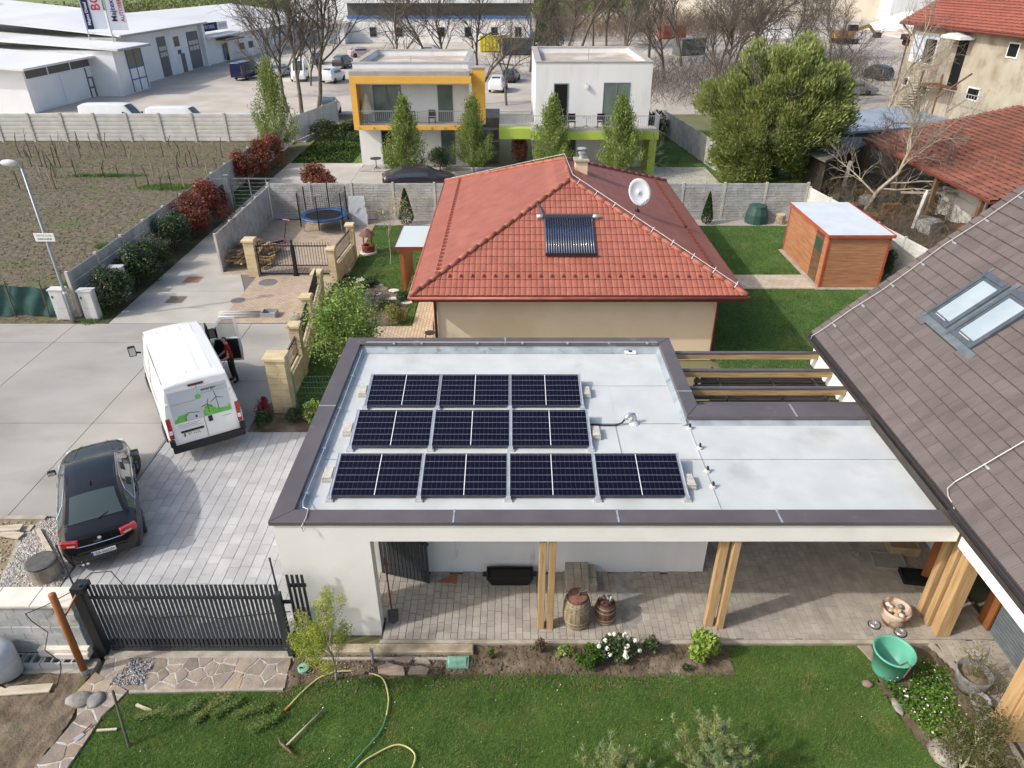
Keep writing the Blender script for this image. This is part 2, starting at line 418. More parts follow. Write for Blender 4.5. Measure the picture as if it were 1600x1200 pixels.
m_joint2 = mat('terrace_bedding', S(88, 80, 70), S(74, 68, 58), sc=12, bump=.4)
dw = thing('driveway', 'x', None, (-8, 14, 0), kind='structure'); del dw['label']
put('bedding', B().box(-10.62, -4.8, 10.44, 18.4, -.12, .004), m_bedd, dw)
pave(dw, -10.6, -4.8, 10.45, 18.38, .03, [.26, .28, .3], [.28, .36, .42, .5], lambda x, y: True, m_pav, random.Random(3))
put('drain_channel', B().box(-10.69, -10.62, 15.2, 18.4, -.05, .036), mat('zinc_grate', S(150, 156, 158), S(120, 126, 126), sc=30, metal=.5, rough=.5), dw)
tr = thing('terrace', 'x', None, (4, 11.5, 0), kind='structure'); del tr['label']
def walk_edge(y): return 8.98 + (10.45 - y) * .42 if y > 9.4 else 9.42
TR = lambda x, y: ((-4.75 < x < 4.6 and 10.43 < y < 12.43 and not (x < -2.85 and y < 11.1)) or (4.6 <= x < 10.5 and 10.43 < y < 15) or (y <= 10.43 and x > walk_edge(y) and x < 10.5)) and not (2.5 < x < 2.86 and y > 10.75)
put('bedding', B().prism([(-2.85, 10.43), (8.95, 10.43), (9.42, 9.35), (9.36, 5), (10.6, 5), (10.6, 15), (4.6, 15), (4.6, 12.5), (-4.75, 12.5), (-4.75, 11.1), (-2.85, 11.1)], -.12, .02), m_joint2, tr)
pave(tr, -4.75, 10.5, 10.435, 15.0, .05, [.15, .16, .17], [.15, .2, .24, .3], TR, m_pav2, random.Random(5), prefer=lambda x, y: x < 9.2 and y < 12.3, limit=220)
pave(tr, 8.98, 10.45, 6.0, 10.43, .05, [.15, .16, .17], [.15, .2, .24, .3], TR, m_pav2, random.Random(6), limit=80)
put('kerb', B().chip(-2.85, 9.0, 10.33, 10.43, -.12, .055, .012), m_kerb, tr)
put('kerb', B().beam((9.0, 10.36, -.03), (9.38, 9.4, -.03), .08, .16), m_kerb, tr)
put('kerb', B().beam((9.385, 9.4, -.03), (9.3, 6, -.03), .08, .16), m_kerb, tr)
b = B().box(2.42, 2.95, 10.7, 12.42, -.1, .036)
put('screed_strip', b, mat('screed', S(160, 156, 150), S(130, 126, 120), sc=5, bump=.6, bsc=40), tr)
# neighbour's brick paved yard and paths: too far to tell every brick apart
def brick_mat(name, c1, c2, mortar, bw, bh, rot=0):
    m = bpy.data.materials.new(name); m.use_nodes = True; n = m.node_tree.nodes; l = m.node_tree.links; p = n['Principled BSDF']; p.inputs['Roughness'].default_value = .85
    g = n.new('ShaderNodeNewGeometry'); mp = n.new('ShaderNodeMapping'); mp.inputs['Rotation'].default_value = (0, 0, rot); bt = n.new('ShaderNodeTexBrick')
    bt.inputs['Color1'].default_value = (*c1, 1); bt.inputs['Color2'].default_value = (*c2, 1); bt.inputs['Mortar'].default_value = (*mortar, 1)
    bt.inputs['Scale'].default_value = 1; bt.inputs['Brick Width'].default_value = bw; bt.inputs['Row Height'].default_value = bh; bt.inputs['Mortar Size'].default_value = .012
    l.new(g.outputs['Position'], mp.inputs[0]); l.new(mp.outputs[0], bt.inputs[0])
    nz = n.new('ShaderNodeTexNoise'); nz.inputs['Scale'].default_value = 1.2; l.new(g.outputs['Position'], nz.inputs[0])
    hs = n.new('ShaderNodeHueSaturation'); ma = n.new('ShaderNodeMapRange'); ma.inputs[3].default_value = .78; ma.inputs[4].default_value = 1.2
    l.new(nz.outputs[0], ma.inputs[0]); l.new(ma.outputs[0], hs.inputs['Value']); l.new(bt.outputs[0], hs.inputs['Color']); l.new(hs.outputs[0], p.inputs['Base Color'])
    bp = n.new('ShaderNodeBump'); bp.inputs['Strength'].default_value = .5; bp.inputs['Distance'].default_value = .01; bp.invert = True
    l.new(bt.outputs['Fac'], bp.inputs['Height']); l.new(bp.outputs[0], p.inputs['Normal'])
    return m
m_byard = brick_mat('yard_brick', S(190, 172, 150), S(172, 152, 130), S(146, 130, 112), .2, .11)
m_bpath = brick_mat('path_brick', S(192, 176, 152), S(178, 160, 136), S(142, 126, 106), .22, .13, rad(90))
sheet('courtyard', [(-12.0, 26.3), (-8.3, 26.3), (-8.15, 31.5), (-7.72, 31.9), (-7.72, 39.9), (-13.75, 39.9), (-13.75, 31.6), (-12.0, 31.6)], .012, m_byard)
pt = sheet('garden_path', [(-5.7, 22.2), (-2.75, 22.2), (-2.75, 29), (-4.05, 29), (-4.05, 26), (-5.7, 26)], .01, m_bpath)
sheet('shed_path', [(7.7, 29.9), (13.75, 29.9), (13.75, 31.55), (7.7, 31.55)], .012, brick_mat('shed_path_brick', S(200, 186, 166), S(184, 168, 146), S(160, 146, 126), .3, .3))
for x, y, r, lb in ((-11.25, 30.6, .42, 'large round grey manhole cover in the brick courtyard'), (-11.95, 28.55, .3, 'small round grey manhole cover beside the lane edge')):
    o = thing('manhole_cover', lb, 'manhole cover', (x, y, 0)); put('lid', B().lathe([(r, -.02), (r, .025), (r - .02, .03)], 24), mat('cast_cover', S(120, 118, 112), S(98, 96, 92), sc=12, bump=.4), o, local=True)
    put('rim', B().lathe([(r + .06, -.03), (r + .06, .018)], 24), m_kerb, o, local=True)
put('gravel_strip', B().prism([(-7.72, 39.0), (-3.6, 39.0), (-3.6, 40.1), (-7.72, 40.1)], -.1, .0), m_gravel, kind='structure')
put('gravel_strip', B().prism([(8.2, 39.0), (16.6, 38.9), (16.6, 40.1), (8.2, 40.1)], -.1, .0), m_gravel, kind='structure')
put('gravel_patch', B().prism([(-12.1, 11.95), (-10.66, 11.95), (-10.66, 14.4), (-12.4, 14.4), (-12.6, 13.6)], -.1, .0), m_gravel, kind='structure')
put('building_plot', B().prism([(-26, 9.64), (-8.75, 9.64), (-10.7, 10.2), (-10.7, 11.93), (-12.1, 11.95), (-12.6, 13.6), (-12.4, 14.42), (-26, 14.42)], -.12, -.035), m_dirt, kind='structure')
# crushed stones on the gravel patch
def stones(name, pl, n, s0, s1, z, m, seed, hill=0):
    rng = np.random.default_rng(seed); xs = [p[0] for p in pl]; ys = [p[1] for p in pl]
    X = rng.uniform(min(xs), max(xs), n * 3); Y = rng.uniform(min(ys), max(ys), n * 3); k = inside(pl, X, Y); X = X[k][:n]; Y = Y[k][:n]; n = len(X)
    base = np.array([(1, 0, 0), (-1, 0, 0), (0, 1, 0), (0, -1, 0), (0, 0, 1), (0, 0, -1)], float)
    fs = np.array([(0, 2, 4), (2, 1, 4), (1, 3, 4), (3, 0, 4), (2, 0, 5), (1, 2, 5), (3, 1, 5), (0, 3, 5)])
    s = rng.uniform(s0, s1, n); V = base[None] * (s[:, None, None] * rng.uniform(.6, 1.2, (n, 6, 1))); V[:, :, 2] *= .7
    a = rng.uniform(0, 6.28, n); ca, sa = np.cos(a)[:, None], np.sin(a)[:, None]
    x, y = V[:, :, 0] * ca - V[:, :, 1] * sa, V[:, :, 0] * sa + V[:, :, 1] * ca
    cx, cy = np.mean(X), np.mean(Y); zz = z + hill * np.exp(-((X - cx) ** 2 + (Y - cy) ** 2) / .15)
    V = np.stack([x + X[:, None], y + Y[:, None], V[:, :, 2] + zz[:, None]], 2)
    F = (fs[None] + (np.arange(n) * 6)[:, None, None]).reshape(-1, 3)
    return put(name, npmesh(name, V.reshape(-1, 3), F), m, kind='stuff')
m_stone = mat('crushed_stone', S(198, 194, 188), S(150, 145, 138), sc=9, isl=.5, rough=.9)
stones('crushed_stone', [(-12.1, 11.95), (-10.68, 11.95), (-10.68, 14.38), (-12.3, 14.38), (-12.5, 13.6)], 5200, .018, .045, .0, m_stone, 2)
stones('loose_stone', [(-15, 11.95), (-12.2, 11.95), (-12.6, 14.3), (-15, 14.3)], 900, .015, .05, -.03, mat('loose_stone', S(176, 164, 142), S(150, 136, 112), sc=9, isl=.5), 3)
# ---- front garden
LAWN = [(-7.93, 9.12), (-4.72, 9.2), (-4.3, 9.35), (-3.6, 9.52), (0, 9.6), (2.4, 9.56), (4.52, 9.6), (4.55, 10.32), (7.4, 10.32), (7.6, 9.95), (7.45, 9.3), (7.55, 8.6), (7.75, 7.9), (8.1, 7.2), (8.1, 5.2), (-8.3, 5.2), (-8.1, 7.5)]
put('lawn', B().prism(LAWN, -.1, -.02), m_turf, kind='structure')
def heightfield(name, pl, z, amp, res, sc, m, seed, kind='structure'):
    xs = [p[0] for p in pl]; ys = [p[1] for p in pl]; nx = int((max(xs) - min(xs)) / res) + 1; ny = int((max(ys) - min(ys)) / res) + 1
    gx = np.linspace(min(xs), max(xs), nx); gy = np.linspace(min(ys), max(ys), ny); X, Y = np.meshgrid(gx, gy)
    Z = z + amp * noise2(X, Y, sc, seed) + amp * .6 * np.random.default_rng(seed).normal(size=X.shape) * .5
    V = np.stack([X, Y, Z], 2).reshape(-1, 3); I = np.arange(nx * ny).reshape(ny, nx)
    F = np.stack([I[:-1, :-1], I[:-1, 1:], I[1:, 1:], I[1:, :-1]], 2).reshape(-1, 4)
    c = V[F].mean(1); F = F[inside(pl, c[:, 0], c[:, 1])]
    return put(name, npmesh(name, V, F, True), m, kind=kind)
heightfield('flower_bed', [(-4.72, 9.12), (-4.3, 9.3), (-3.6, 9.47), (0, 9.56), (2.4, 9.52), (4.6, 9.58), (4.6, 10.36), (-4.4, 10.36), (-4.72, 9.9)], -.01, .035, .04, 5, m_soil, 4)
heightfield('vegetable_patch', [(-13, 5.5), (-8.75, 5.5), (-8.6, 8.6), (-8.75, 9.62), (-13, 9.62)], -.02, .05, .06, 3, mat('patch_soil', S(118, 104, 86), S(92, 80, 64), sc=2, bump=.9, bsc=22, c3=S(96, 104, 60), sc3=1.2, t3=(.6, .75)), 5)
def blades(name, pl, n, h, w, z, m, seed, thin=None):
    rng = np.random.default_rng(seed); xs = [p[0] for p in pl]; ys = [p[1] for p in pl]
    X = rng.uniform(min(xs), max(xs), n); Y = rng.uniform(min(ys), max(ys), n); k = inside(pl, X, Y); X, Y = X[k], Y[k]
    if thin is not None: k = thin(X, Y, rng); X, Y = X[k], Y[k]
    n = len(X); a = rng.uniform(0, 6.28, n); hh = h * rng.uniform(.5, 1.3, n) * (1 + .35 * noise2(X, Y, 2.2, seed)); ww = w * rng.uniform(.6, 1.3, n)
    lx, ly = rng.normal(0, .55, n) * hh, rng.normal(0, .55, n) * hh
    dx, dy = np.cos(a) * ww, np.sin(a) * ww; zz = np.full(n, z)
    V = np.stack([np.stack([X - dx, Y - dy, zz], 1), np.stack([X + dx, Y + dy, zz], 1), np.stack([X + lx, Y + ly, zz + hh], 1)], 1).reshape(-1, 3)
    return put(name, npmesh(name, V, np.arange(n * 3).reshape(n, 3)), m, kind='stuff')
m_grass = mat('grass_blade', S(93, 127, 58), S(116, 139, 70), sc=1.3, isl=.7, rough=.6, c3=S(146, 146, 92), sc3=1.6, t3=(.55, .74), trans=.25, hue=.03)
m_grass2 = mat('neighbour_grass', S(100, 132, 64), S(80, 114, 50), sc=.9, isl=.5, rough=.6, trans=.2, c3=S(128, 138, 82), sc3=.7, t3=(.52, .72))
GL = [(-7.9, 9.14), (-4.72, 9.22), (-4.3, 9.38), (-3.6, 9.55), (0, 9.63), (2.4, 9.59), (4.56, 9.66), (4.58, 10.32), (7.38, 10.32), (7.6, 9.95), (7.45, 9.3), (7.6, 8.6), (7.8, 7.9), (8.15, 7.2), (8.15, 6.6), (-8.15, 6.6), (-8.05, 7.5)]
def baldspots(X, Y, rng):
    d = np.ones(len(X))
    for cx, cy, r in ((7.35, 8.75, .2), (-3.4, 8.3, .28), (5.2, 8.0, .16), (-4.6, 8.75, .1), (-5.5, 9.2, .16), (0.6, 8.6, .14), (3.2, 8.9, .12)):
        d = np.minimum(d, .25 + ((X - cx) ** 2 + (Y - cy) ** 2) / r ** 2 * .5)
    return rng.uniform(0, 1, len(X)) < d
blades('grass', GL, 330000, .052, .0035, -.02, m_grass, 11, baldspots)
rng_ = np.random.default_rng(99); Xp = rng_.uniform(-7.5, 7.3, 80); Yp = rng_.uniform(7.0, 9.4, 80); v_, f_ = leaf_quads(np.stack([Xp, Yp, np.full(80, .035)], 1), .026, rng_, up=2, aspect=.7); put('fallen_petals', npmesh('fallen_petals', v_, f_), mat('petal', S(226, 220, 206)), kind='stuff')
# neighbour's lawns
NL1 = [(-7.7, 31.9), (-7.7, 39.0), (-3.3, 39.0), (-3.3, 29.05), (-4.1, 29.05), (-4.1, 26.05), (-6, 26.05), (-8.1, 28)]
NL2 = [(7.6, 19.6), (17.6, 19.6), (17.6, 29.85), (7.6, 29.85)]; NL3 = [(7.6, 31.6), (17.2, 31.6), (16.8, 38.9), (7.6, 38.9)]
NL4 = [(-7.4, 19.4), (-3.3, 19.4), (-3.3, 22.1), (-5.8, 22.1), (-5.8, 26), (-8.1, 28), (-7.6, 25)]
for i, (pl, n) in enumerate(((NL1, 60000), (NL2, 110000), (NL3, 60000), (NL4, 30000))):
    put('neighbour_lawn', B().prism(pl, -.1, -.01), mat('neighbour_turf', S(82, 108, 50), S(66, 92, 40), sc=.8, bump=.5, bsc=30, rough=.95), kind='structure')
    blades('neighbour_grass', pl, n, .045, .012, -.01, m_grass2, 20 + i)
put('back_lawn', B().prism([(10, 41), (22, 41), (17.5, 66), (11.5, 66)], -.1, -.02), mat('neighbour_turf', S(66, 92, 38)), kind='structure')
put('back_lawn', B().prism([(-16.4, 53.7), (-11.1, 53.7), (-11.1, 62), (-16.4, 69), (-17, 69)], -.1, -.02), mat('back_turf', S(112, 126, 62), S(84, 104, 44), sc=.6, bump=.6, bsc=20), kind='structure')
blades('back_grass', [(-16.4, 53.7), (-11.1, 53.7), (-11.1, 62), (-16.4, 66)], 9000, .07, .02, -.02, m_grass2, 31)
blades('back_grass', [(10, 41), (20, 41), (17.5, 66), (11.5, 66)], 14000, .07, .02, -.02, m_grass2, 32)
for i, (x, y, rx, ry) in enumerate(((-22.6, 47, 2.2, .9), (-28, 50, 3, .5), (-20.2, 55.5, 1.5, .7), (-24, 28.3, 3.5, .8), (-19.5, 30.4, 1.3, .5), (-21, 35.5, .8, .4), (-17.3, 27, .5, 1.0), (-17.1, 45, .5, 2))):
    t = np.linspace(0, 6.28, 14)[:-1]
    blades('field_grass', [(x + rx * math.cos(a), y + ry * math.sin(a)) for a in t], int(4200 * rx * ry) + 900, .15, .016, -.02, m_grass2, 40 + i, lambda X, Y, r, x=x, y=y, rx=rx, ry=ry: r.uniform(0, 1, len(X)) < 1.15 * np.exp(-2.2 * (((X - x) / rx) ** 2 + ((Y - y) / ry) ** 2)) * (1.1 + .9 * noise2(X, Y, 2.5, 3)))
blades('field_weeds', [(-48, 30), (-18.3, 30), (-18.3, 60.5), (-48, 60.5)], 16000, .1, .02, -.02, mat('weed_blade', S(122, 124, 84), S(104, 116, 62), sc=.6, isl=.6), 55, lambda X, Y, r: r.uniform(0, 1, len(X)) < np.clip(noise2(X, Y, .5, 77) + .25, .05, 1))
stones('field_clods', [(-48, 30), (-18.3, 30), (-18.3, 60.5), (-48, 60.5)], 14000, .03, .11, -.03, m_field, 78)
heightfield('neighbour_bed', [(-7.3, 26.6), (-6.2, 26.5), (-5.2, 25.95), (-4.5, 26.3), (-4.4, 27.6), (-4.9, 28.9), (-6.0, 30.4), (-7.2, 30.7), (-7.9, 30.3), (-7.9, 28)], .03, .03, .12, 3, m_soil, 8)
# ---- flagstones (Voronoi cells with mortar joints)
def voronoi(pl, n, seed, gap):
    rng = np.random.default_rng(seed); xs = [p[0] for p in pl]; ys = [p[1] for p in pl]; P = []
    while len(P) < n:
        q = (rng.uniform(min(xs), max(xs)), rng.uniform(min(ys), max(ys)))
        if inside(pl, [q[0]], [q[1]])[0] and all((q[0] - a) ** 2 + (q[1] - b) ** 2 > .55 * (max(xs) - min(xs)) * (max(ys) - min(ys)) / n * .7 for a, b in P[-400:]): P.append(q)
        elif rng.uniform() < .002: P.append(q)
    out = []
    for i, (px, py) in enumerate(P):
        c = [tuple(v) for v in pl]
        for j, (qx, qy) in enumerate(P):
            if i == j or not c: continue
            nx, ny = qx - px, qy - py; L = math.hypot(nx, ny); d = ((px + qx) / 2 * nx + (py + qy) / 2 * ny) / L - gap; nx /= L; ny /= L; r = []
            for k in range(len(c)):
                a, b = c[k], c[(k + 1) % len(c)]; da = a[0] * nx + a[1] * ny - d; db = b[0] * nx + b[1] * ny - d
                if da <= 0: r.append(a)
                if da * db < 0: t = da / (da - db); r.append((a[0] + (b[0] - a[0]) * t, a[1] + (b[1] - a[1]) * t))
            c = r
        if len(c) > 2: out.append(c)
    return out
m_flag = mat('flagstone', S(158, 146, 130), S(132, 124, 116), sc=3.5, rnd=.45, bump=.6, bsc=22, rough=.9, c3=S(168, 146, 122), sc3=1.2)
m_mortar = mat('mortar', S(196, 191, 182), S(174, 168, 158), sc=9, bump=.4)
def flags(name, pl, n, seed, z=.02, gap=.016):
    o = thing(name, 'x', None, (pl[0][0], pl[0][1], 0), kind='structure'); del o['label']
    put('mortar', B().prism(pl, -.14, z - .004), m_mortar, o); rng = random.Random(seed)
    for c in voronoi(pl, n, seed, gap):
        cx = sum(p[0] for p in c) / len(c); cy = sum(p[1] for p in c) / len(c); b = B(); k = []
        dz = rng.uniform(.0, .01)
        for p, q in zip(c, c[1:] + c[:1]):
            for t in (.0, .33, .66): k.append((p[0] + (q[0] - p[0]) * t + rng.uniform(-.012, .012), p[1] + (q[1] - p[1]) * t + rng.uniform(-.012, .012)))
        b.prism(k, -.05, z + dz)
        put('flagstone', b, m_flag, o)
flags('gate_apron', [(-8.55, 9.98), (-4.66, 9.98), (-4.6, 9.26), (-7.7, 9.2), (-8.5, 9.55)], 34, 3)
flags('stone_path', [(-8.6, 9.62), (-7.75, 9.18), (-7.98, 8.6), (-8.1, 7.5), (-8.25, 6), (-8.95, 6), (-8.7, 7.6), (-8.45, 8.6), (-8.75, 9.2)], 26, 4)
put('gate_sill', B().chip(-8.6, -4.62, 9.98, 10.3, -.1, .035, .01), m_kerb, kind='structure')
put('apron_kerb', B().beam((-7.7, 9.17, -.03), (-4.62, 9.23, -.03), .06, .12), m_kerb, kind='structure')
stones('stone_chips', [(-8.2, 9.3), (-7.5, 9.3), (-7.5, 9.85), (-8.0, 9.95)], 420, .008, .035, .03, mat('slate_chip', S(176, 176, 178), S(120, 122, 126), sc=9, isl=.6), 9, hill=.05)
put('kerb_stone', B().chip(-4.3, -.82, 10.08, 10.3, -.1, .09, .02), mat('old_concrete', S(186, 172, 148), S(150, 136, 112), sc=3, bump=.6, bsc=20), kind='structure')
put('kerb_stone', B().chip(-4.35, -.95, 9.94, 10.0, -.1, .03, .01), m_kerb, kind='structure')
stones('bed_pebbles', [(-4.3, 9.5), (-1.8, 9.6), (-.9, 10.05), (-4.3, 10.05)], 700, .006, .018, .02, mat('pebble', S(176, 164, 146), S(120, 108, 92), sc=9, isl=.6), 12)
stones('bed_clods', [(-4.6, 9.05), (4.5, 9.35), (4.5, 10.3), (-4.4, 10.3)], 1500, .012, .04, -.01, m_soil, 13)
# ================================================================ GARAGE with carport terrace
m_white = mat('white_render', S(238, 236, 230), S(233, 231, 225), sc=1.2, rough=.9, bump=.1, bsc=60, c3=S(222, 219, 211), sc3=.9, t3=(.6, .85))
m_cap = mat('brown_coping', S(102, 96, 97), S(92, 87, 88), sc=1.4, rough=.5, metal=.15, c3=S(140, 138, 140), sc3=1.6, t3=(.66, .8), st=(1, 1, 1), spec=.5)
m_memb = mat('roof_membrane', S(197, 201, 199), S(186, 191, 189), sc=1.4, det=8, rough=.6, bump=.25, bsc=3.5, bdist=.03, c3=S(166, 168, 163), sc3=.9, t3=(.6, .85), rnd=.04)
m_inner = mat('upstand_zinc', S(176, 186, 190), S(150, 160, 164), sc=2.5, rough=.45, metal=.3, c3=S(120, 124, 122), sc3=3, t3=(.6, .75))
m_wood = mat('larch_post', S(190, 160, 118), S(170, 137, 96), sc=2.5, st=(6, 6, .5), rough=.7, bump=.15, c3=S(150, 114, 74), sc3=3, t3=(.62, .75), obj=False)
m_woodh = mat('larch_beam', S(190, 164, 124), S(162, 134, 96), sc=2.5, st=(.5, 6, 6), rough=.7, bump=.15, c3=S(140, 110, 74), sc3=2, t3=(.6, .75))
m_grey_wall = mat('stained_render', S(228, 228, 225), S(220, 220, 217), sc=1.3, rough=.9, c3=S(150, 150, 148), sc3=1.1, t3=(.68, .74), st=(1, 1, .25))
g = thing('garage', 'flat roofed white garage and carport with brown coping, carrying the solar panels', 'garage', (0, 10.6, 0))
put('wall', B().box(-4.72, -2.85, 10.66, 10.96, -.1, 2.66).box(-4.72, -4.42, 10.96, 11.12, -.1, 2.66), m_white, g, label='wide white front pillar of the carport')
put('fascia_beam', B().box(-4.72, 8.9, 10.66, 10.96, 2.66, 3.12), m_white, g)
put('wall', B().box(-4.72, -4.42, 12.43, 18.58, -.1, 3.12).box(-4.72, -4.42, 10.96, 12.43, 2.66, 3.12), m_white, g)
put('wall', B().box(-4.42, 4.3, 18.3, 18.58, -.1, 3.12), m_white, g)
put('wall', B().box(4.3, 4.58, 12.66, 14.64, -.1, 2.72).box(4.3, 4.58, 14.64, 18.58, -.1, 3.1), m_white, g)
put('wall', B().box(-4.42, 4.58, 12.43, 12.655, -.1, 2.72), m_grey_wall, g, label='grey stained back wall of the carport')
put('fascia_beam', B().box(4.58, 8.9, 14.65, 14.9, 2.66, 3.12), m_white, g)
put('ceiling', B().box(-4.42, 4.3, 10.96, 18.3, 2.72, 2.97).box(4.3, 8.9, 10.96, 14.65, 2.72, 2.97), m_white, g)
def cap(pl, dz=0): put('coping', B().prism(pl, 3.105, 3.2 + dz), m_cap, g, bev=.008)
fx = [-1.15, 2.1, 5.3]
cap([(-4.79, 10.62), (fx[0] - .004, 10.62), (fx[0] - .004, 11.0), (-4.36, 11.0)])
cap([(fx[0], 10.62), (fx[1], 10.62), (fx[1], 11.0), (fx[0], 11.0)], .002); cap([(fx[1] + .004, 10.62), (fx[2], 10.62), (fx[2], 11.0), (fx[1] + .004, 11.0)])
cap([(fx[2] + .004, 10.62), (8.9, 10.62), (8.74, 11.0), (fx[2] + .004, 11.0)], .002)
cap([(-4.79, 10.628), (-4.368, 11.0), (-4.37, 14.9), (-4.79, 14.9)], .001); cap([(-4.79, 14.905), (-4.37, 14.905), (-4.37, 18.24), (-4.79, 18.63)], .003)
cap([(-4.785, 18.64), (-4.36, 18.25), (-.2, 18.25), (-.2, 18.64)], .001); cap([(-.195, 18.64), (-.195, 18.25), (4.24, 18.25), (4.6, 18.64)], .003)
cap([(4.605, 18.635), (4.245, 18.245), (4.245, 15.6), (4.605, 15.6)]); cap([(4.605, 15.595), (4.245, 15.595), (4.245, 14.425), (4.605, 14.96)], .002)
cap([(4.255, 14.42), (6.9, 14.42), (6.9, 14.96), (4.61, 14.96)], .001); cap([(6.905, 14.42), (8.9, 14.42), (8.9, 14.96), (6.905, 14.96)], .003)
def seam(x0, x1, y0, y1): put('coping_seam', B().chip(x0, x1, y0, y1, 3.19, 3.209, .003), mat('seam_sealant', S(130, 128, 132), S(150, 160, 172), sc=9), g)
for x in fx: seam(x - .02, x + .02, 10.615, 11.005)
seam(-4.795, -4.365, 14.88, 14.92); seam(-.215, -.175, 18.245, 18.645); seam(4.24, 4.61, 15.58, 15.62); seam(6.88, 6.925, 14.415, 14.965)
up = B().box(-4.42, -4.34, 10.96, 18.3, 2.97, 3.11).box(-4.34, 4.22, 18.22, 18.3, 2.97, 3.11).box(4.22, 4.3, 14.46, 18.3, 2.97, 3.11).box(4.3, 8.74, 14.46, 14.65, 2.97, 3.11).box(-4.34, 8.74, 10.96, 11.02, 2.97, 3.11)
up.yprism([(18.22, 3.08), (18.22, 3.0), (18.0, 3.004)], -4.34, 4.22); up.xprism([(-4.34, 3.08), (-4.34, 3.0), (-4.22, 3.004)], 11.02, 18.2)
up.xprism([(4.22, 3.08), (4.22, 3.0), (4.12, 3.004)], 14.3, 18.2); up.yprism([(14.46, 3.08), (14.46, 3.0), (14.3, 3.004)], 4.3, 8.74)
put('upstand', up, m_inner, g)
zz = 2.995
for i, (x0, x1, y0, y1) in enumerate(((-4.36, 8.8, 10.97, 12.95), (-4.36, 4.32, 12.94, 14.4), (4.25, 8.8, 12.94, 14.5), (-4.36, 2.55, 14.39, 16.2), (2.5, 4.28, 14.39, 16.2), (-4.36, 4.28, 16.19, 18.28))):
    put('membrane_sheet', B().box(x0, x1, y0, y1, 2.96, zz + [.004, .0, .008, .008, .004, .0][i]), m_memb, g)
m_seam = mat('membrane_seam', S(150, 156, 154), S(120, 124, 122), sc=6, ramp=(.3, .7))
for x0, x1, y0, y1 in ((-4.3, -3.9, 12.935, 12.95), (3.7, 8.7, 12.935, 12.95), (1.75, 4.2, 14.385, 14.4), (2.495, 2.51, 13.0, 14.4), (4.28, 4.295, 11.05, 14.2), (-4.3, 4.1, 16.19, 16.2)):
    put('membrane_seam', B().box(x0, x1, y0, y1, 2.99, 3.0065), m_seam, g)
put('edge_flashing', B().box(8.7, 8.745, 11.0, 14.44, 2.97, 3.2).box(8.745, 8.83, 11.0, 14.44, 3.12, 3.22), mat('dark_gutter', S(72, 66, 64), S(60, 56, 54), sc=3, rough=.5, metal=.2), g)
# wooden posts of the carport
for x, y, w, lb in ((.63, 10.78, .14, None), (.83, 10.78, .14, None), (4.33, 10.85, .17, None), (4.56, 10.78, .14, None)):
    put('post', B().box(x - w / 2, x + w / 2, y - .08, y + .08, .05, 2.66), m_wood, g, bev=.008)
# things lying on the roof
wm = mat('galvanised', S(196, 200, 204), S(170, 174, 178), sc=12, metal=.6, rough=.4)
for i, (x, y) in enumerate(((4.27, 14.18), (4.33, 13.37), (4.3, 12.5), (4.29, 11.96))):
    o = thing('wire_holder', ['plastic lightning wire holder nearest the roof notch', 'second lightning wire holder from the roof notch', 'third lightning wire holder from the roof notch', 'lightning wire holder nearest the front coping'][i], 'wire holder', (x, y, 3.0), group='wire holders on the membrane')
    put('foot', B().lathe([(.08, 0), (.075, .03), (.04, .06)], 10), mat('pale_plastic', S(190, 188, 184)), o, local=True)
    put('clip', B().box(-.02, .02, -.035, .035, .05, .13), mat('black_plastic', S(40, 40, 42), rough=.5), o, local=True)
o = thing('vent_pipe', 'grey curved conduit elbow rising from the roof membrane', 'pipe', (2.97, 14.42, 3.0))
put('elbow', B().tube([(0, 0, 0), (0, 0, .16), (-.03, 0, .24), (-.12, -.03, .27), (-.2, -.06, .22), (-.22, -.07, .16)], .055, 10), wm, o, local=True, smooth=True)
put('collar', B().lathe([(.14, 0), (.13, .015), (.07, .08)], 14), m_memb, o, local=True)
o = thing('cable', 'black cable running from the middle panel row to the conduit elbow', 'cable', (2.3, 14.4, 3.0))
put('conductor', B().tube([(-.6, -.03, .04), (-.35, -.07, .02), (-.1, -.1, .02), (.2, -.1, .02), (.36, -.06, .06), (.45, -.03, .17)], .022, 6), mat('black_plastic', S(40, 40, 42), rough=.5), o, local=True, smooth=True)
o = thing('overflow_outlet', 'small white overflow box with dark opening at the rear upstand', 'roof outlet', (3.4, 18.06, 3.0))
put('flange', B().box(-.16, .16, -.1, .13, .01, .045), mat('white_plastic', S(226, 226, 222)), o, local=True)
put('opening', B().box(-.05, .05, -.04, .06, .03, .05), mat('black_plastic', S(40, 40, 42)), o, local=True)
o = thing('lightning_wire', 'thin pale lightning conductor looped over the front left coping corner', 'wire', (-4.2, 11, 3.0))
put('conductor', B().tube([(-4.28, 18.0, 3.13), (-4.27, 15, 3.12), (-4.28, 12.2, 3.12), (-4.29, 11.35, 3.13), (-4.2, 11.05, 3.22), (-4.08, 10.98, 3.225), (-4.06, 10.7, 3.225), (-4.12, 10.56, 3.15), (-4.1, 10.55, 3.02), (-4.07, 10.56, 3.05), (-4.06, 10.58, 3.12)], .011, 5), mat('pale_wire', S(208, 204, 198), metal=.4, rough=.5), o)
for y in (11.6, 13.2, 14.9, 16.5): put('clip', B().box(-4.32, -4.24, y - .03, y + .03, 3.1, 3.14), wm, o)
o = thing('lightning_wire', 'lightning conductor clipped along the rear coping of the garage', 'wire', (0, 18.3, 3.0))
put('conductor', B().tube([(-4.2, 18.28, 3.235), (0, 18.27, 3.24), (4.2, 18.28, 3.235)], .011, 5), mat('pale_wire', S(208, 204, 198)), o)
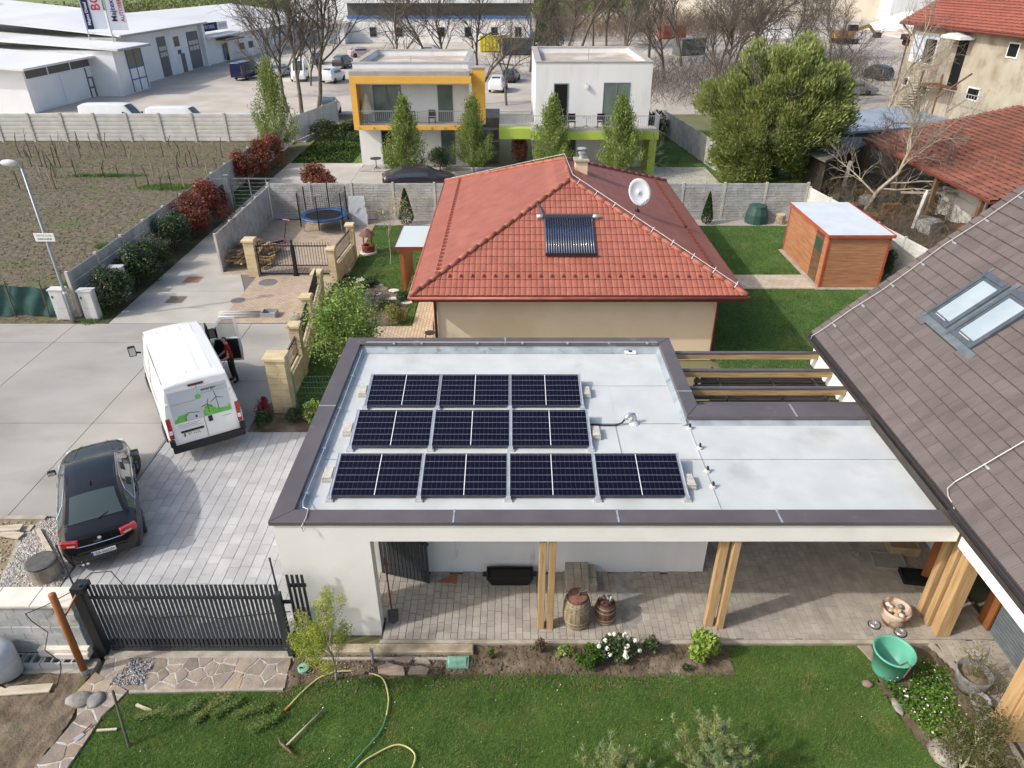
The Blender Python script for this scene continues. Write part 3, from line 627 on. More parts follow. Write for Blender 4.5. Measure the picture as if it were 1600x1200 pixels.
for x in (-3.4, -2.6, -1.0, .3, 1.6, 2.8, 3.9): put('clip', B().box(x - .03, x + .03, 18.22, 18.3, 3.2, 3.245), wm, o)
# ---------------------------------------------------------------- solar panels
def cell_mat():
    m = bpy.data.materials.new('solar_cells'); m.use_nodes = True; n = m.node_tree.nodes; l = m.node_tree.links; p = n['Principled BSDF']
    p.inputs['Roughness'].default_value = .12; p.inputs['Specular IOR Level'].default_value = .18; p.inputs['Coat Weight'].default_value = .08; p.inputs['Coat Roughness'].default_value = .04
    tc = n.new('ShaderNodeTexCoord'); sp = n.new('ShaderNodeSeparateXYZ'); l.new(tc.outputs['Object'], sp.inputs[0])
    def line(src, pitch, w, off=0.0):
        a = n.new('ShaderNodeMath'); a.operation = 'MULTIPLY_ADD'; a.inputs[1].default_value = 1 / pitch; a.inputs[2].default_value = off + 50.5; l.new(src, a.inputs[0])
        f = n.new('ShaderNodeMath'); f.operation = 'FRACT'; l.new(a.outputs[0], f.inputs[0])
        s = n.new('ShaderNodeMath'); s.operation = 'SUBTRACT'; s.inputs[1].default_value = .5; l.new(f.outputs[0], s.inputs[0])
        b = n.new('ShaderNodeMath'); b.operation = 'ABSOLUTE'; l.new(s.outputs[0], b.inputs[0])
        c = n.new('ShaderNodeMath'); c.operation = 'LESS_THAN'; c.inputs[1].default_value = w / pitch / 2; l.new(b.outputs[0], c.inputs[0]); return c.outputs[0]
    def mix(fac, a, col, amt):
        k = n.new('ShaderNodeMath'); k.operation = 'MULTIPLY'; k.inputs[1].default_value = amt; l.new(fac, k.inputs[0])
        x = n.new('ShaderNodeMix'); x.data_type = 'RGBA'; l.new(k.outputs[0], x.inputs[0]); x.inputs[7].default_value = (*col, 1)
        if isinstance(a, tuple): x.inputs[6].default_value = (*a, 1)
        else: l.new(a, x.inputs[6])
        return x.outputs[2]
    xs, ys = sp.outputs[0], sp.outputs[1]
    nz = n.new('ShaderNodeTexNoise'); nz.inputs['Scale'].default_value = 3; l.new(tc.outputs['Object'], nz.inputs[0])
    c0 = mix(nz.outputs[0], (.002, .0026, .009), (.005, .004, .018), 1)
    c1 = mix(line(xs, .0245, .0022), c0, (.30, .31, .36), .03)
    c2 = mix(line(xs, .098, .0055), c1, (.42, .44, .5), .1)
    c3 = mix(line(ys, .197, .0075, .06), c2, (.62, .64, .68), .42)
    a = n.new('ShaderNodeMath'); a.operation = 'ABSOLUTE'; l.new(xs, a.inputs[0]); t = n.new('ShaderNodeMath'); t.operation = 'LESS_THAN'; t.inputs[1].default_value = .0085; l.new(a.outputs[0], t.inputs[0])
    c4 = mix(t.outputs[0], c3, (.72, .74, .76), 1)
    l.new(c4, p.inputs['Base Color']); return m
M_CELL = cell_mat()
m_alu = mat('anodised_alu', S(214, 216, 218), S(198, 200, 203), sc=6, metal=.55, rough=.35)
m_frame = mat('panel_frame', S(92, 96, 102), S(80, 84, 90), sc=6, metal=.7, rough=.4)
PW, PD, TILT = 1.80, 1.215, rad(10)
Mt = Matrix.Rotation(TILT, 3, 'X')
def tilt(b): b.v = [tuple(Mt @ Vector(v)) for v in b.v]; return b
pm_cell = B().box(-PW / 2 + .018, PW / 2 - .018, .018, PD - .018, -.01, .0).mesh('cells')
pm_frame = B().box(-PW / 2, PW / 2, 0, .018, -.035, .003).box(-PW / 2, PW / 2, PD - .018, PD, -.035, .003).box(-PW / 2, -PW / 2 + .018, .018, PD - .018, -.035, .003).box(PW / 2 - .018, PW / 2, .018, PD - .018, -.035, .003).mesh('frame')
pm_back = B().box(-PW / 2 + .02, PW / 2 - .02, .02, PD - .02, -.03, -.015).mesh('backsheet')
rail = tilt(B().box(-.028, .028, -.02, PD + .03, -.03, .0).box(-.034, -.018, .0, PD, -.002, .012).box(.018, .034, .0, PD, -.002, .012)).mesh('profile')
railfoot = B().box(-.08, .08, -.1, .06, -.1, -.06).box(-.05, .05, -.06, .02, -.06, .0).mesh('foot'); railback = B().box(-.06, .06, PD - .12, PD + .1, -.1, -.06).box(-.03, .03, PD - .02, PD + .03, -.06, .18).mesh('rear_foot')
defl = B().poly((-PW / 2 - .01, PD + .0, .195), (PW / 2 + .01, PD + .0, .195), (PW / 2 + .01, PD + .17, -.085), (-PW / 2 - .01, PD + .17, -.085)).mesh('wind_deflector')
rows = [(-3.80, 11.55, 4, 1.862, 'front row of four'), (-3.72, 13.33, 3, 1.845, 'middle row of three'), (-3.68, 15.07, 3, 1.815, 'rear row of three')]
pos_n = {4: ['leftmost', 'second from the left', 'third from the left', 'rightmost'], 3: ['leftmost', 'middle', 'rightmost']}
for ri, (x0, y0, n, pitch, rl) in enumerate(rows):
    for k in range(n):
        cx = x0 + pitch * (k + .5)
        o = thing('solar_module', 'dark blue solar panel, %s in the %s' % (pos_n[n][k], rl), 'solar panel', (cx, y0, 3.1), group='solar panels on the garage roof')
        for nm, me, mm in (('cells', pm_cell, M_CELL), ('frame', pm_frame, m_frame), ('backsheet', pm_back, m_frame)):
            put(nm, me, mm, o, local=True, rot=(TILT, 0, 0))
        put('wind_deflector', defl, m_alu, o, local=True)
    for k in range(n + 1):
        e = ['left end', None, None, 'right end'][0] if k == 0 else ('right end' if k == n else None)
        lb = 'aluminium mounting rail at the %s of the %s of solar panels' % (e, rl) if e else 'aluminium mounting rail after panel %s in the %s' % (['one', 'two', 'three'][k - 1], rl)
        o = thing('mounting_rail', lb, 'rail', (x0 + pitch * k, y0, 3.1), group='rails under the solar panels')
        put('profile', rail, m_alu, o, local=True); put('foot', railfoot, m_alu, o, local=True); put('rear_foot', railback, m_alu, o, local=True)
m_ball = mat('ballast_concrete', S(198, 192, 182), S(176, 170, 160), sc=6, bump=.4, bsc=30)
for x, y, lb in ((-3.98, 12.3, 'left end of the front row'), (3.80, 12.05, 'right end of the front row'), (-3.9, 14.05, 'left end of the middle row'), (1.98, 13.9, 'right end of the middle row'), (-3.86, 15.8, 'left end of the rear row'), (1.92, 15.75, 'right end of the rear row')):
    o = thing('ballast_block', 'pale concrete ballast block at the %s of panels' % lb, 'block', (x, y, 3.0), group='ballast blocks beside the panels')
    put('block', B().chip(-.11, .11, -.2, .2, 0, .08, .012), m_ball, o, local=True); put('block', B().chip(-.1, .1, -.19, .19, .081, .15, .012), m_ball, o, local=True, rz=.02)
# ================================================================ BROWN TILED HOUSE on the right
h = thing('tiled_house', 'house with a steep grey brown tiled roof and twin skylights', 'house', (10.5, 12, 0))
A = math.atan(.926); cA, sA = math.cos(A), math.sin(A); EX, EZ = 8.8, 3.34
def roofpt(s, y, n=0.0): return (EX + s * cA - n * sA, y, EZ + s * sA + n * cA)
RS = 9.2
def rbox(b, s0, s1, y0, y1, n0, n1):
    k = len(b.v)
    for s, y, n in ((s0, y0, n0), (s1, y0, n0), (s1, y1, n0), (s0, y1, n0), (s0, y0, n1), (s1, y0, n1), (s1, y1, n1), (s0, y1, n1)): b.v.append(roofpt(s, y, n))
    b.f += [tuple(k + i for i in q) for q in ((0, 3, 2, 1), (4, 5, 6, 7), (0, 1, 5, 4), (1, 2, 6, 5), (2, 3, 7, 6), (3, 0, 4, 7))]
    return b
rx, rzz = EX + RS * cA, EZ + RS * sA
put('roof_deck', rbox(B(), 0, RS, 3, 18.74, -.12, -.03), mat('roof_deck', S(70, 64, 62)), h)
put('roof', B().poly((rx, 3, rzz), (rx, 18.74, rzz), (rx * 2 - EX, 18.74, EZ), (rx * 2 - EX, 3, EZ)), mat('brown_tile', S(122, 110, 106)), h, label='far slope of the tiled roof')
m_tile = mat('brown_tile_piece', S(102, 93, 90), S(92, 84, 81), sc=2.2, rnd=.16, isl=.16, rough=.6, bump=.12, bsc=80, c3=S(82, 76, 72), sc3=2.4, t3=(.56, .8), spec=.35, st=(.5, 1, .5))
GA, TW = .302, .3
tm = B(); x0, x1, y0, y1 = -.02, GA + .06, -TW / 2 + .0015, TW / 2 - .0015
prof = [(y0, .022), (y0 + .02, .029), (y0 + .05, .024), (y1 - .02, .024), (y1, .020)]
for i in range(len(prof) - 1):
    (ya, za), (yb, zb) = prof[i], prof[i + 1]
    tm.poly((x0, ya, za), (x1, ya, za - .03), (x1, yb, zb - .03), (x0, yb, zb)); tm.poly((x0 + .045, ya, -.02), (x0, ya, za), (x0, yb, zb), (x0 + .045, yb, -.02))
tm.poly((x0 + .03, y0, -.02), (x1, y0, -.02), (x1, y0, -.008), (x0, y0, .022)); tm.poly((x0 + .03, y1, -.02), (x0, y1, .02), (x1, y1, -.01), (x1, y1, -.02))
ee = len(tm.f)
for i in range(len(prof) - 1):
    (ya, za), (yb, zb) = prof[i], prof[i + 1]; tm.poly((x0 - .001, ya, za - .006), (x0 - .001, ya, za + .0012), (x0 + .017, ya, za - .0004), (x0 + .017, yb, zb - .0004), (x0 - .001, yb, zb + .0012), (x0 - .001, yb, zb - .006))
m_lap = mat('tile_lap_shade_grime', S(54, 49, 48), S(72, 66, 63), sc=7, rough=.8)  # dark nose strip: shadow at the tile lap painted in, together with grime
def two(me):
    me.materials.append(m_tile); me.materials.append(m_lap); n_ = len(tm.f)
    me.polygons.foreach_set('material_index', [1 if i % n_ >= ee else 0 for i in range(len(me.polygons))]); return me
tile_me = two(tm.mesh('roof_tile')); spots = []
for i in range(int(RS / GA)):
    off = (i % 2) * TW / 2
    for j in range(54):
        y = 18.74 - TW / 2 - j * TW + off; s = i * GA; hf = .5 if (j == 0 and off) else 1
        if hf < 1: y = 18.74 - TW / 4
        if y < 4: continue
        X = EX + s * cA
        if 10.42 < X + .1 < 11.78 and 14.6 < y < 16.28: continue
        P = roofpt(s, y, .02); spots.append((0 if visible(P[0], P[1], P[2]) else 1, P[0] ** 2 + P[1] ** 2 + (P[2] - 12.6) ** 2, P, hf))
spots.sort(key=lambda t: t[:2]); rr = random.Random(9)
for k, (vv, d, P, hf) in enumerate(spots[:300]):
    put('roof_tile', tile_me, m_tile, h, loc=P, sc=(1, hf, 1), rot=(rr.normalvariate(0, .006), -A, rr.normalvariate(0, .004)))
b = B()
tv = np.array(tm.v); 
for vv, d, P, hf in spots[300:]:
    k = len(b.v); b.v += [(P[0] + v[0] * cA - v[2] * sA, P[1] + v[1] * hf, P[2] + v[0] * sA + v[2] * cA) for v in tm.v]; b.f += [tuple(k + i for i in q) for q in tm.f]
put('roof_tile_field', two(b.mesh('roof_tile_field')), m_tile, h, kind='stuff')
m_dark = mat('dark_gutter', S(72, 66, 64))
put('gutter', B().xprism([(8.6, 3.3), (8.6, 3.2), (8.64, 3.16), (8.74, 3.16), (8.78, 3.2), (8.78, 3.3), (8.76, 3.3), (8.755, 3.21), (8.73, 3.18), (8.65, 3.18), (8.625, 3.21), (8.62, 3.3)], 3, 18.78), m_dark, h)
put('fascia_board', B().box(8.84, 8.9, 3, 18.74, 3.02, 3.3), m_dark, h)
put('eave_strip', rbox(B(), -.1, .02, 3, 18.76, -.025, -.012), mat('black_strip', S(46, 44, 46), rough=.5), h)
put('eaves_beam', B().box(8.95, 9.12, 3, 10.64, 2.55, 3.1), mat('white_paint', S(236, 234, 228), rough=.8), h, label='white boxed beam under the front eaves')
put('eaves_beam', B().box(8.95, 9.12, 14.98, 18.7, 2.3, 3.1), mat('white_paint', S(236, 234, 228)), h)
put('soffit', B().box(9.12, 10.45, 3, 18.7, 3.0, 3.08), mat('white_paint', S(236, 234, 228)), h)
put('wall', B().box(10.45, 10.75, 3, 10.62, -.1, 4.5).box(10.45, 10.75, 12.9, 18.7, -.1, 4.5).box(10.45, 10.75, 10.62, 12.9, 2.3, 4.5), m_white, h)
gb = B(); gb.v = [(10.45, 18.7, -.1), (22, 18.7, -.1), (22, 18.7, 6.6), (rx, 18.7, rzz - .2), (10.45, 18.7, 4.6), (10.45, 18.45, -.1), (22, 18.45, -.1), (22, 18.45, 6.6), (rx, 18.45, rzz - .2), (10.45, 18.45, 4.6)]
gb.f = [(0, 4, 3, 2, 1), (5, 6, 7, 8, 9), (0, 5, 9, 4), (4, 9, 8, 3)]; put('gable_wall', gb, m_white, h)
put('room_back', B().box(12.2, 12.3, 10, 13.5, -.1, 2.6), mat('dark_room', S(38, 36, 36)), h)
m_dwood = mat('door_wood', S(150, 96, 56), S(126, 78, 44), sc=3, st=(4, 4, .5), rough=.6)
d = put('door', B().box(10.38, 10.44, 10.66, 11.0, .05, 2.25).box(10.38, 10.44, 11.8, 12.05, .05, 2.25).box(10.36, 10.44, 11.0, 11.8, 2.1, 2.25), m_dwood, h)
put('door_leaf', B().cbox(10.1, 12.0, 1.1, .9, .06, 2.0, Matrix.Rotation(rad(-35), 3, 'Z')), m_dwood, d)
sh = B()
for k in range(26): sh.yprism([(8.55, .1 + k * .085), (10.6, .1 + k * .085), (10.6, .17 + k * .085), (8.55, .17 + k * .085)], 10.4, 10.44)
sh.box(10.43, 10.45, 8.5, 10.62, .05, 2.35)
put('roller_shutter', sh, mat('shutter_grey', S(118, 126, 132), S(106, 114, 120), sc=4, rough=.5, metal=.3), h)
for x, y, w, dpt in ((9.16, 11.12, .16, .16), (9.22, 10.86, .18, .16), (9.34, 10.62, .3, .24), (9.28, 8.36, .16, .3), (9.42, 8.16, .34, .2)):
    put('post', B().box(x - w / 2, x + w / 2, y - dpt / 2, y + dpt / 2, .06, 2.62 if x < 9.25 and y > 10 else 3.0), m_wood, h, bev=.008)
put('post_shoe', B().box(9.24, 9.44, 10.56, 10.68, .0, .06).box(9.36, 9.56, 8.1, 8.22, .0, .06), m_dark, h)
# skylights
m_sky = mat('skylight_frame', S(106, 114, 120), S(92, 100, 106), sc=5, metal=.5, rough=.4)
m_skyg = mat('skylight_glass', S(150, 164, 172), S(164, 176, 182), sc=1.2, rough=.04, spec=.6, coat=.6)
for i, (ya, yb) in enumerate(((15.5, 16.42), (14.44, 15.36))):
    s0, s1 = (10.56 - EX) / cA, (11.74 - EX) / cA
    fr = B(); rbox(fr, s0, s1, ya, ya + .09, -.02, .11); rbox(fr, s0, s1, yb - .09, yb, -.02, .11); rbox(fr, s0, s0 + .1, ya + .09, yb - .09, -.02, .1); rbox(fr, s1 - .14, s1, ya + .09, yb - .09, -.02, .12)
    w = put('skylight', fr, m_sky, h)
    put('pane', rbox(B(), s0 + .1, s1 - .14, ya + .09, yb - .09, .02, .06), m_skyg, w)
    put('sash', rbox(rbox(rbox(rbox(B(), s0 + .1, s1 - .14, ya + .09, ya + .15, .06, .085), s0 + .1, s1 - .14, yb - .15, yb - .09, .06, .085), s0 + .1, s0 + .17, ya + .15, yb - .15, .06, .08), s1 - .22, s1 - .14, ya + .15, yb - .15, .06, .08), m_sky, w)
    put('handle', rbox(B(), s0 + .11, s0 + .13, ya + .25, yb - .25, .08, .11), mat('pale_wire', S(208, 204, 198)), w)
put('flashing', rbox(rbox(rbox(B(), (10.42 - EX) / cA, (10.56 - EX) / cA, 14.22, 16.6, .015, .035), (10.5 - EX) / cA, (11.85 - EX) / cA, 16.42, 16.5, .0, .05), (10.5 - EX) / cA, (11.85 - EX) / cA, 15.36, 15.5, .0, .06), mat('lead_flashing', S(120, 130, 134), S(100, 110, 114), sc=4, rough=.5, metal=.4), h)
o = thing('lightning_wire', 'pale lightning conductor running up the tiled roof beside its far verge', 'wire', (8.8, 18.3, 3.3))
put('conductor', B().tube([(8.68, 18.5, 3.1), (8.7, 18.45, 3.36), (8.8, 18.42, 3.46)] + [roofpt(s, 18.36 + .05 * math.sin(s * 2), .1) for s in (.3, 1.2, 2.1, 3.0, 4, 5, 6, 7.4, 9)], .01, 6), mat('pale_wire', S(208, 204, 198)), o)
for s in (.55, 1.45, 2.35, 3.25, 4.15, 5.05, 5.95, 6.9): put('holder', rbox(rbox(B(), s, s + .05, 18.2, 18.36, .03, .05), s + .01, s + .04, 18.33, 18.37, .04, .1), wm, o)
o = thing('lightning_wire', 'pale lightning conductor bending from the gutter up the near tiles', 'wire', (8.8, 11, 3.3))
put('conductor', B().tube([(8.77, 10.8, 3.22), (8.79, 10.95, 3.34), (8.76, 11.15, 3.42), (8.8, 11.3, 3.5)] + [roofpt(s, 11.36 + .02 * s, .1) for s in (.3, .8, 1.7, 2.6, 4, 6, 9)], .01, 6), mat('pale_wire', S(208, 204, 198)), o)
for s in (.9, 2.2, 3.5, 4.8, 6.1, 7.4): put('holder', rbox(rbox(B(), s, s + .05, 11.26, 11.4, .03, .05), s + .01, s + .04, 11.36, 11.4, .04, .1), wm, o)
# pergola between garage and house, railing below
p = thing('pergola', 'pergola of four larch beams with dark metal caps beside the tiled house', 'pergola', (6.8, 17, 0))
for y in (18.3, 17.26, 16.3, 15.5):
    bb = put('beam', B().box(4.62, 8.93, y - .045, y + .045, 2.68, 2.86), m_woodh, p); put('cap', B().box(4.61, 8.94, y - .062, y + .062, 2.862, 2.9), m_cap, bb)
put('pillar', B().box(8.3, 8.7, 16.2, 16.6, 0, 2.3), m_white, p)
for y in (15.72, 15.9, 16.08, 16.52, 16.76, 17.0, 17.5, 17.76, 18.02): put('batten', B().box(5.3 + .2 * (y % 1), 8.93, y - .025, y + .025, 2.3, 2.36), mat('grey_batten', S(84, 78, 72), S(66, 62, 58), sc=3, st=(.5, 5, 5)), p)
for x in (5.9, 7.4, 8.6): put('batten_hanger', B().box(x - .025, x + .025, 15.5, 18.3, 2.362, 2.41), m_dark, p)
fn = thing('slat_screen', 'grey horizontal slat screen along the boundary under the pergola', 'fence', (7, 18.9, 0))
m_slat = mat('screen_slat', S(104, 100, 94), S(84, 80, 76), sc=3, st=(.5, 5, 5))
for k in range(9): put('slat', B().box(5.6, 9.9, 18.88, 18.92, .12 + k * .2, .25 + k * .2), m_slat, fn)
for x in (5.7, 7.1, 8.5, 9.8): put('post', B().box(x - .04, x + .04, 18.925, 19.0, 0, 1.95), m_dark, fn)
put('floor_slab', B().box(4.6, 10.4, 15.0, 18.8, -.1, .03), m_pav2, tr)
o = thing('trestle', 'white folding trestle standing under the pergola beams', 'trestle', (5.55, 16.0, 0.03))
for a, b2 in (((-.3, -.25, 0), (-.1, 0, 1.9)), ((-.3, .25, 0), (-.1, 0, 1.9)), ((.1, -.3, 0), (-.12, 0, 1.95)), ((.1, .3, 0), (-.12, 0, 1.95))): put('leg', B().beam(a, b2, .05, .03), mat('white_paint', S(236, 234, 228)), o, local=True)
put('top', B().box(-.45, .3, -.06, .06, 1.92, 1.98), mat('white_paint', S(236, 234, 228)), o, local=True)
# mesh boundary fence behind the garage
mf = thing('mesh_fence', 'thin green wire mesh fence behind the garage', 'fence', (-3, 19.3, 0))
m_wire = mat('green_wire', S(70, 92, 78), rough=.5)
for k in range(5):
    xa = -6.85 + k * 2.45; b = B()
    for i in range(25): b.box(xa + i * .1 - .003, xa + i * .1 + .003, 19.297, 19.303, .05, 1.55)
    for j in range(8): b.box(xa, xa + 2.4, 19.29, 19.296, .1 + j * .2, .108 + j * .2)
    put('mesh_panel', b, m_wire, mf)
for k in range(6): put('post', B().box(-6.9 + k * 2.45 - .025, -6.9 + k * 2.45 + .025, 19.305, 19.345, 0, 1.65), m_wire, mf)
# ================================================================ RED HIP-ROOFED HOUSE
X0, X1, Y0, Y1, EZ2, SL = -3.5, 8.1, 22.62, 37.75, 2.8, .426
XC = (X0 + X1) / 2; HW = XC - X0; RZ = EZ2 + HW * SL
rh = thing('bungalow', 'tan bungalow with a red hipped tile roof behind the garage', 'house', (XC, 30, 0))
m_tan = mat('tan_render', S(240, 218, 188), S(236, 213, 182), sc=.9, rough=.9, bump=.08, bsc=50, c3=S(230, 205, 172), sc3=.5)
m_red = mat('red_tile', S(159, 98, 81), S(147, 88, 72), sc=1.6, rnd=.12, isl=.12, rough=.55, spec=.35, c3=S(128, 84, 70), sc3=2.2, t3=(.58, .82), bump=.05, bsc=60)
m_rtrim = mat('red_trim', S(122, 60, 51), S(112, 53, 45), sc=3, rough=.4)
put('wall', B().box(X0 + .7, X1 - .7, Y0 + .7, Y1 - .7, -.1, 2.6), m_tan, rh)
put('soffit', B().box(X0 + .06, X1 - .06, Y0 + .06, Y1 - .06, 2.58, 2.66), m_rtrim, rh)
put('fascia', B().box(X0 + .03, X1 - .03, Y0 + .02, Y0 + .06, 2.56, 2.77).box(X0 + .03, X1 - .03, Y1 - .06, Y1 - .02, 2.56, 2.77).box(X0 + .02, X0 + .06, Y0 + .06, Y1 - .06, 2.56, 2.77).box(X1 - .06, X1 - .02, Y0 + .06, Y1 - .06, 2.56, 2.77), m_rtrim, rh)
for (a, b2) in (((X0 - .05, Y0 - .05), (X1 + .05, Y0 - .05)), ((X0 - .05, Y0 - .05), (X0 - .05, Y1 + .05)), ((X1 + .05, Y0 - .05), (X1 + .05, Y1 + .05))):
    put('gutter', B().tube([(a[0], a[1], 2.72), (b2[0], b2[1], 2.72)], .062, 8), mat('gutter_red', S(158, 92, 80), S(140, 76, 64), sc=2, rough=.4), rh, smooth=True)
rf = B()
ap1, ap2 = (XC, Y0 + HW, RZ), (XC, Y1 - HW, RZ); c = [(X0, Y0, EZ2), (X1, Y0, EZ2), (X1, Y1, EZ2), (X0, Y1, EZ2)]
dz = -.05
rf.poly(*[(p_[0], p_[1], p_[2] + dz) for p_ in (c[0], c[1], ap1)]); rf.poly(*[(p_[0], p_[1], p_[2] + dz) for p_ in (c[1], c[2], ap2, ap1)])
rf.poly(*[(p_[0], p_[1], p_[2] + dz) for p_ in (c[2], c[3], ap2)]); rf.poly(*[(p_[0], p_[1], p_[2] + dz) for p_ in (c[3], c[0], ap1, ap2)])
roof = put('roof', rf, mat('roof_under', S(120, 66, 56)), rh)
# pressed tiles: one relief piece per tile on the front hip, relief sheets on the other faces
tw, tg = .2, .385   # width, course (on the slope)
SA = math.atan(SL); cs, ss = math.cos(SA), math.sin(SA)
W = 6
def tile_cells(u0, u1, s0, s1):
    """relief of one tile: u across, s up slope"""
    V = []; F = []
    us = np.linspace(u0, u1, W + 1)
    for s, z in ((s0, -.02), (s0, .026), (s0, .026), (s1, .0)):
        for u in us:
            t = (u / tw) % 1.0; V.append((u, s, z + .02 * (1 - abs(2 * t - 1) ** 5 if .001 < t < .999 else 0) * (1 if z > -.01 else 0) - .01))
    n = W + 1
    for r in (0, 2):
        for i in range(W): F.append((r * n + i, r * n + i + 1, (r + 1) * n + i + 1, (r + 1) * n + i))
    return V, F
def lay(V, face):
    out = []
    for u, s, z in V:
        y, zz_ = s * cs - z * ss, s * ss + z * cs
        if face == 'front': out.append((XC + u, Y0 + y, EZ2 + zz_))
        elif face == 'left': out.append((X0 + y, Y1 - HW * 0 - u - .0, EZ2 + zz_))
        elif face == 'right': out.append((X1 - y, Y0 + u, EZ2 + zz_))
        else: out.append((XC - u, Y1 - y, EZ2 + zz_))
    return out
SLOPE = HW / cs
tiles = []
nr = int(SLOPE / tg) + 1
for r in range(nr):
    s0, s1 = r * tg, min((r + 1) * tg, SLOPE)
    hw0 = HW - s0 * cs; nmax = int(hw0 / tw) + 1
    for i in range(-nmax, nmax):
        u0, u1 = max(i * tw, -hw0), min((i + 1) * tw, hw0)
        if u1 - u0 < .02: continue
        tiles.append((s0, s1, u0, u1))
def cut(V, hwf):
    return [(max(-max(HW - s * cs, 0), min(max(HW - s * cs, 0), u)), s, z) for u, s, z in V]
tiles.sort(key=lambda t: t[0])
cache = {}; b = B(); cnt = 0
for (s0, s1, u0, u1) in tiles:
    full = abs(u1 - u0 - tw) < 1e-6 and max(abs(u0), abs(u1)) < HW - s1 * cs
    if full and cnt < 300:
        if 't' not in cache:
            V, F = tile_cells(0, tw, 0, tg); bb = B(); bb.v = [(u, s * cs - z * ss, s * ss + z * cs) for u, s, z in V]; bb.f = F; cache['t'] = bb.mesh('roof_tile', True)
        put('roof_tile', cache['t'], m_red, roof, loc=(XC + u0, Y0 + s0 * cs, EZ2 + s0 * ss)); cnt += 1
    else:
        V, F = tile_cells(u0, u1, s0, s1); k = len(b.v); b.v += lay(cut(V, 0), 'front'); b.f += [tuple(k + q for q in f) for f in F]
put('roof_tile_field', b, m_red, roof, kind='stuff', smooth=True)
for face in ('left', 'right', 'back'):
    L = (Y1 - Y0) if face != 'back' else 2 * HW; b = B()
    step = tw / 4
    for r in range(nr):
        s0, s1 = r * tg, min((r + 1) * tg, SLOPE)
        for (sa, za) in ((s0, 0),):
            us = np.arange(0, L + step, step); k = len(b.v); n = len(us); V = []
            for s, z in ((s0, -.02), (s0, .01), (s0, .01), (s1, 0)):
                lo, hi = s * cs, L - s * cs
                for u in us:
                    uu = min(max(u, lo), hi) if hi > lo else L / 2
                    V.append((uu if face != 'back' else uu - L / 2, s, z + (.003 * math.cos(2 * math.pi * uu / tw) if z > -.01 else 0) + .006))
            b.v += lay(V, face)
            for q in (0, 2):
                for i in range(n - 1):
                    b.f.append((k + q * n + i, k + q * n + i + 1, k + (q + 1) * n + i + 1, k + (q + 1) * n + i))
    put('roof_sheet', b, m_red, roof, kind='stuff', smooth=True)
# hip and ridge caps as short overlapping pieces
def caps(a, b2, n):
    a = Vector(a); b2 = Vector(b2); L = (b2 - a) / n
    for i in range(n):
        put('ridge_cap', B().tube([tuple(a + L * i + Vector((0, 0, .01))), tuple(a + L * (i + 1.06) + Vector((0, 0, .0)))], [.1, .088], 8), m_red, roof, smooth=True)
up1 = lambda q: (q[0], q[1], q[2] + .02)
caps(up1(c[0]), up1(ap1), 18); caps(up1(c[1]), up1(ap1), 18); caps(up1(ap1), up1(ap2), 8); caps(up1(c[2]), up1(ap2), 14); caps(up1(c[3]), up1(ap2), 14)
# snow guards: small clips along each eave
m_sg = mat('snow_guard', S(120, 60, 50)); m_sgw = m_sg
sg = B().xprism([(-.05, .0), (.05, .0), (.05, .03), (0, .09), (-.05, .03)], -.02, .12).mesh('snow_guard')
for i in range(25):
    put('snow_guard', sg, m_sg, roof, loc=(X0 + 1.3 + i * .4, Y0 + .78, EZ2 + .78 * SL + .03))
for i in range(34):
    put('snow_guard', sg, m_sg, roof, loc=(X0 + .8, Y0 + 1.1 + i * .4, EZ2 + .8 * SL + .03), rz=rad(-90)); put('snow_guard', sg, m_sgw, roof, loc=(X1 - .8, Y0 + 1.1 + i * .4, EZ2 + .8 * SL + .03), rz=rad(90))
for x, y in ((X0 + .75, Y0 + .62), (X1 - .75, Y0 + .62)): put('downpipe', B().tube([(x, Y0 - .03, 2.7), (x, y - .3, 2.45), (x, y, 2.3), (x, y, 0)], .05, 8), m_rtrim, rh, smooth=True)
ch = put('chimney', B().box(2.69, 3.21, 30.65, 31.15, 4.6, 5.45), m_tan, roof); put('chimney_cap', B().chip(2.63, 3.27, 30.58, 31.22, 5.45, 5.54, .02), m_kerb, ch)
put('flue', B().lathe([(.1, 5.54), (.1, 5.72), (.15, 5.75), (.15, 5.79), (.06, 5.8)], 12, (2.95, 30.9, 0)), mat('steel_flue', S(214, 214, 212), metal=.6, rough=.3), ch)
put('flue_hood', B().lathe([(.2, 5.93), (.2, 5.96), (.04, 6.0)], 12, (2.95, 30.9, 0)), mat('steel_flue', S(214, 214, 212)), ch)
def rp(x, y): # height of the roof
    return EZ2 + SL * min(x - X0, X1 - x, y - Y0, Y1 - y)
o = thing('lightning_wire', 'lightning conductor on small clips along the right hip of the red roof', 'wire', (XC, 26, 4))
put('conductor', B().tube([(X1 - .3, Y0 + .25, EZ2 + .3), (XC + .1, ap1[1] - .05, RZ + .22), (XC, ap2[1], RZ + .22), (X0 + .3, Y1 - .4, EZ2 + .25)], .014, 5), mat('pale_wire', S(208, 204, 198)), o)
for i in range(9):
    t = (i + .5) / 9; x, y = X1 - t * HW, Y0 + t * HW; z = EZ2 + t * HW * SL; put('clip', B().beam((x - .07, y - .07, z + .06), (x + .06, y + .06, z + .23), .03, .03), wm, o)
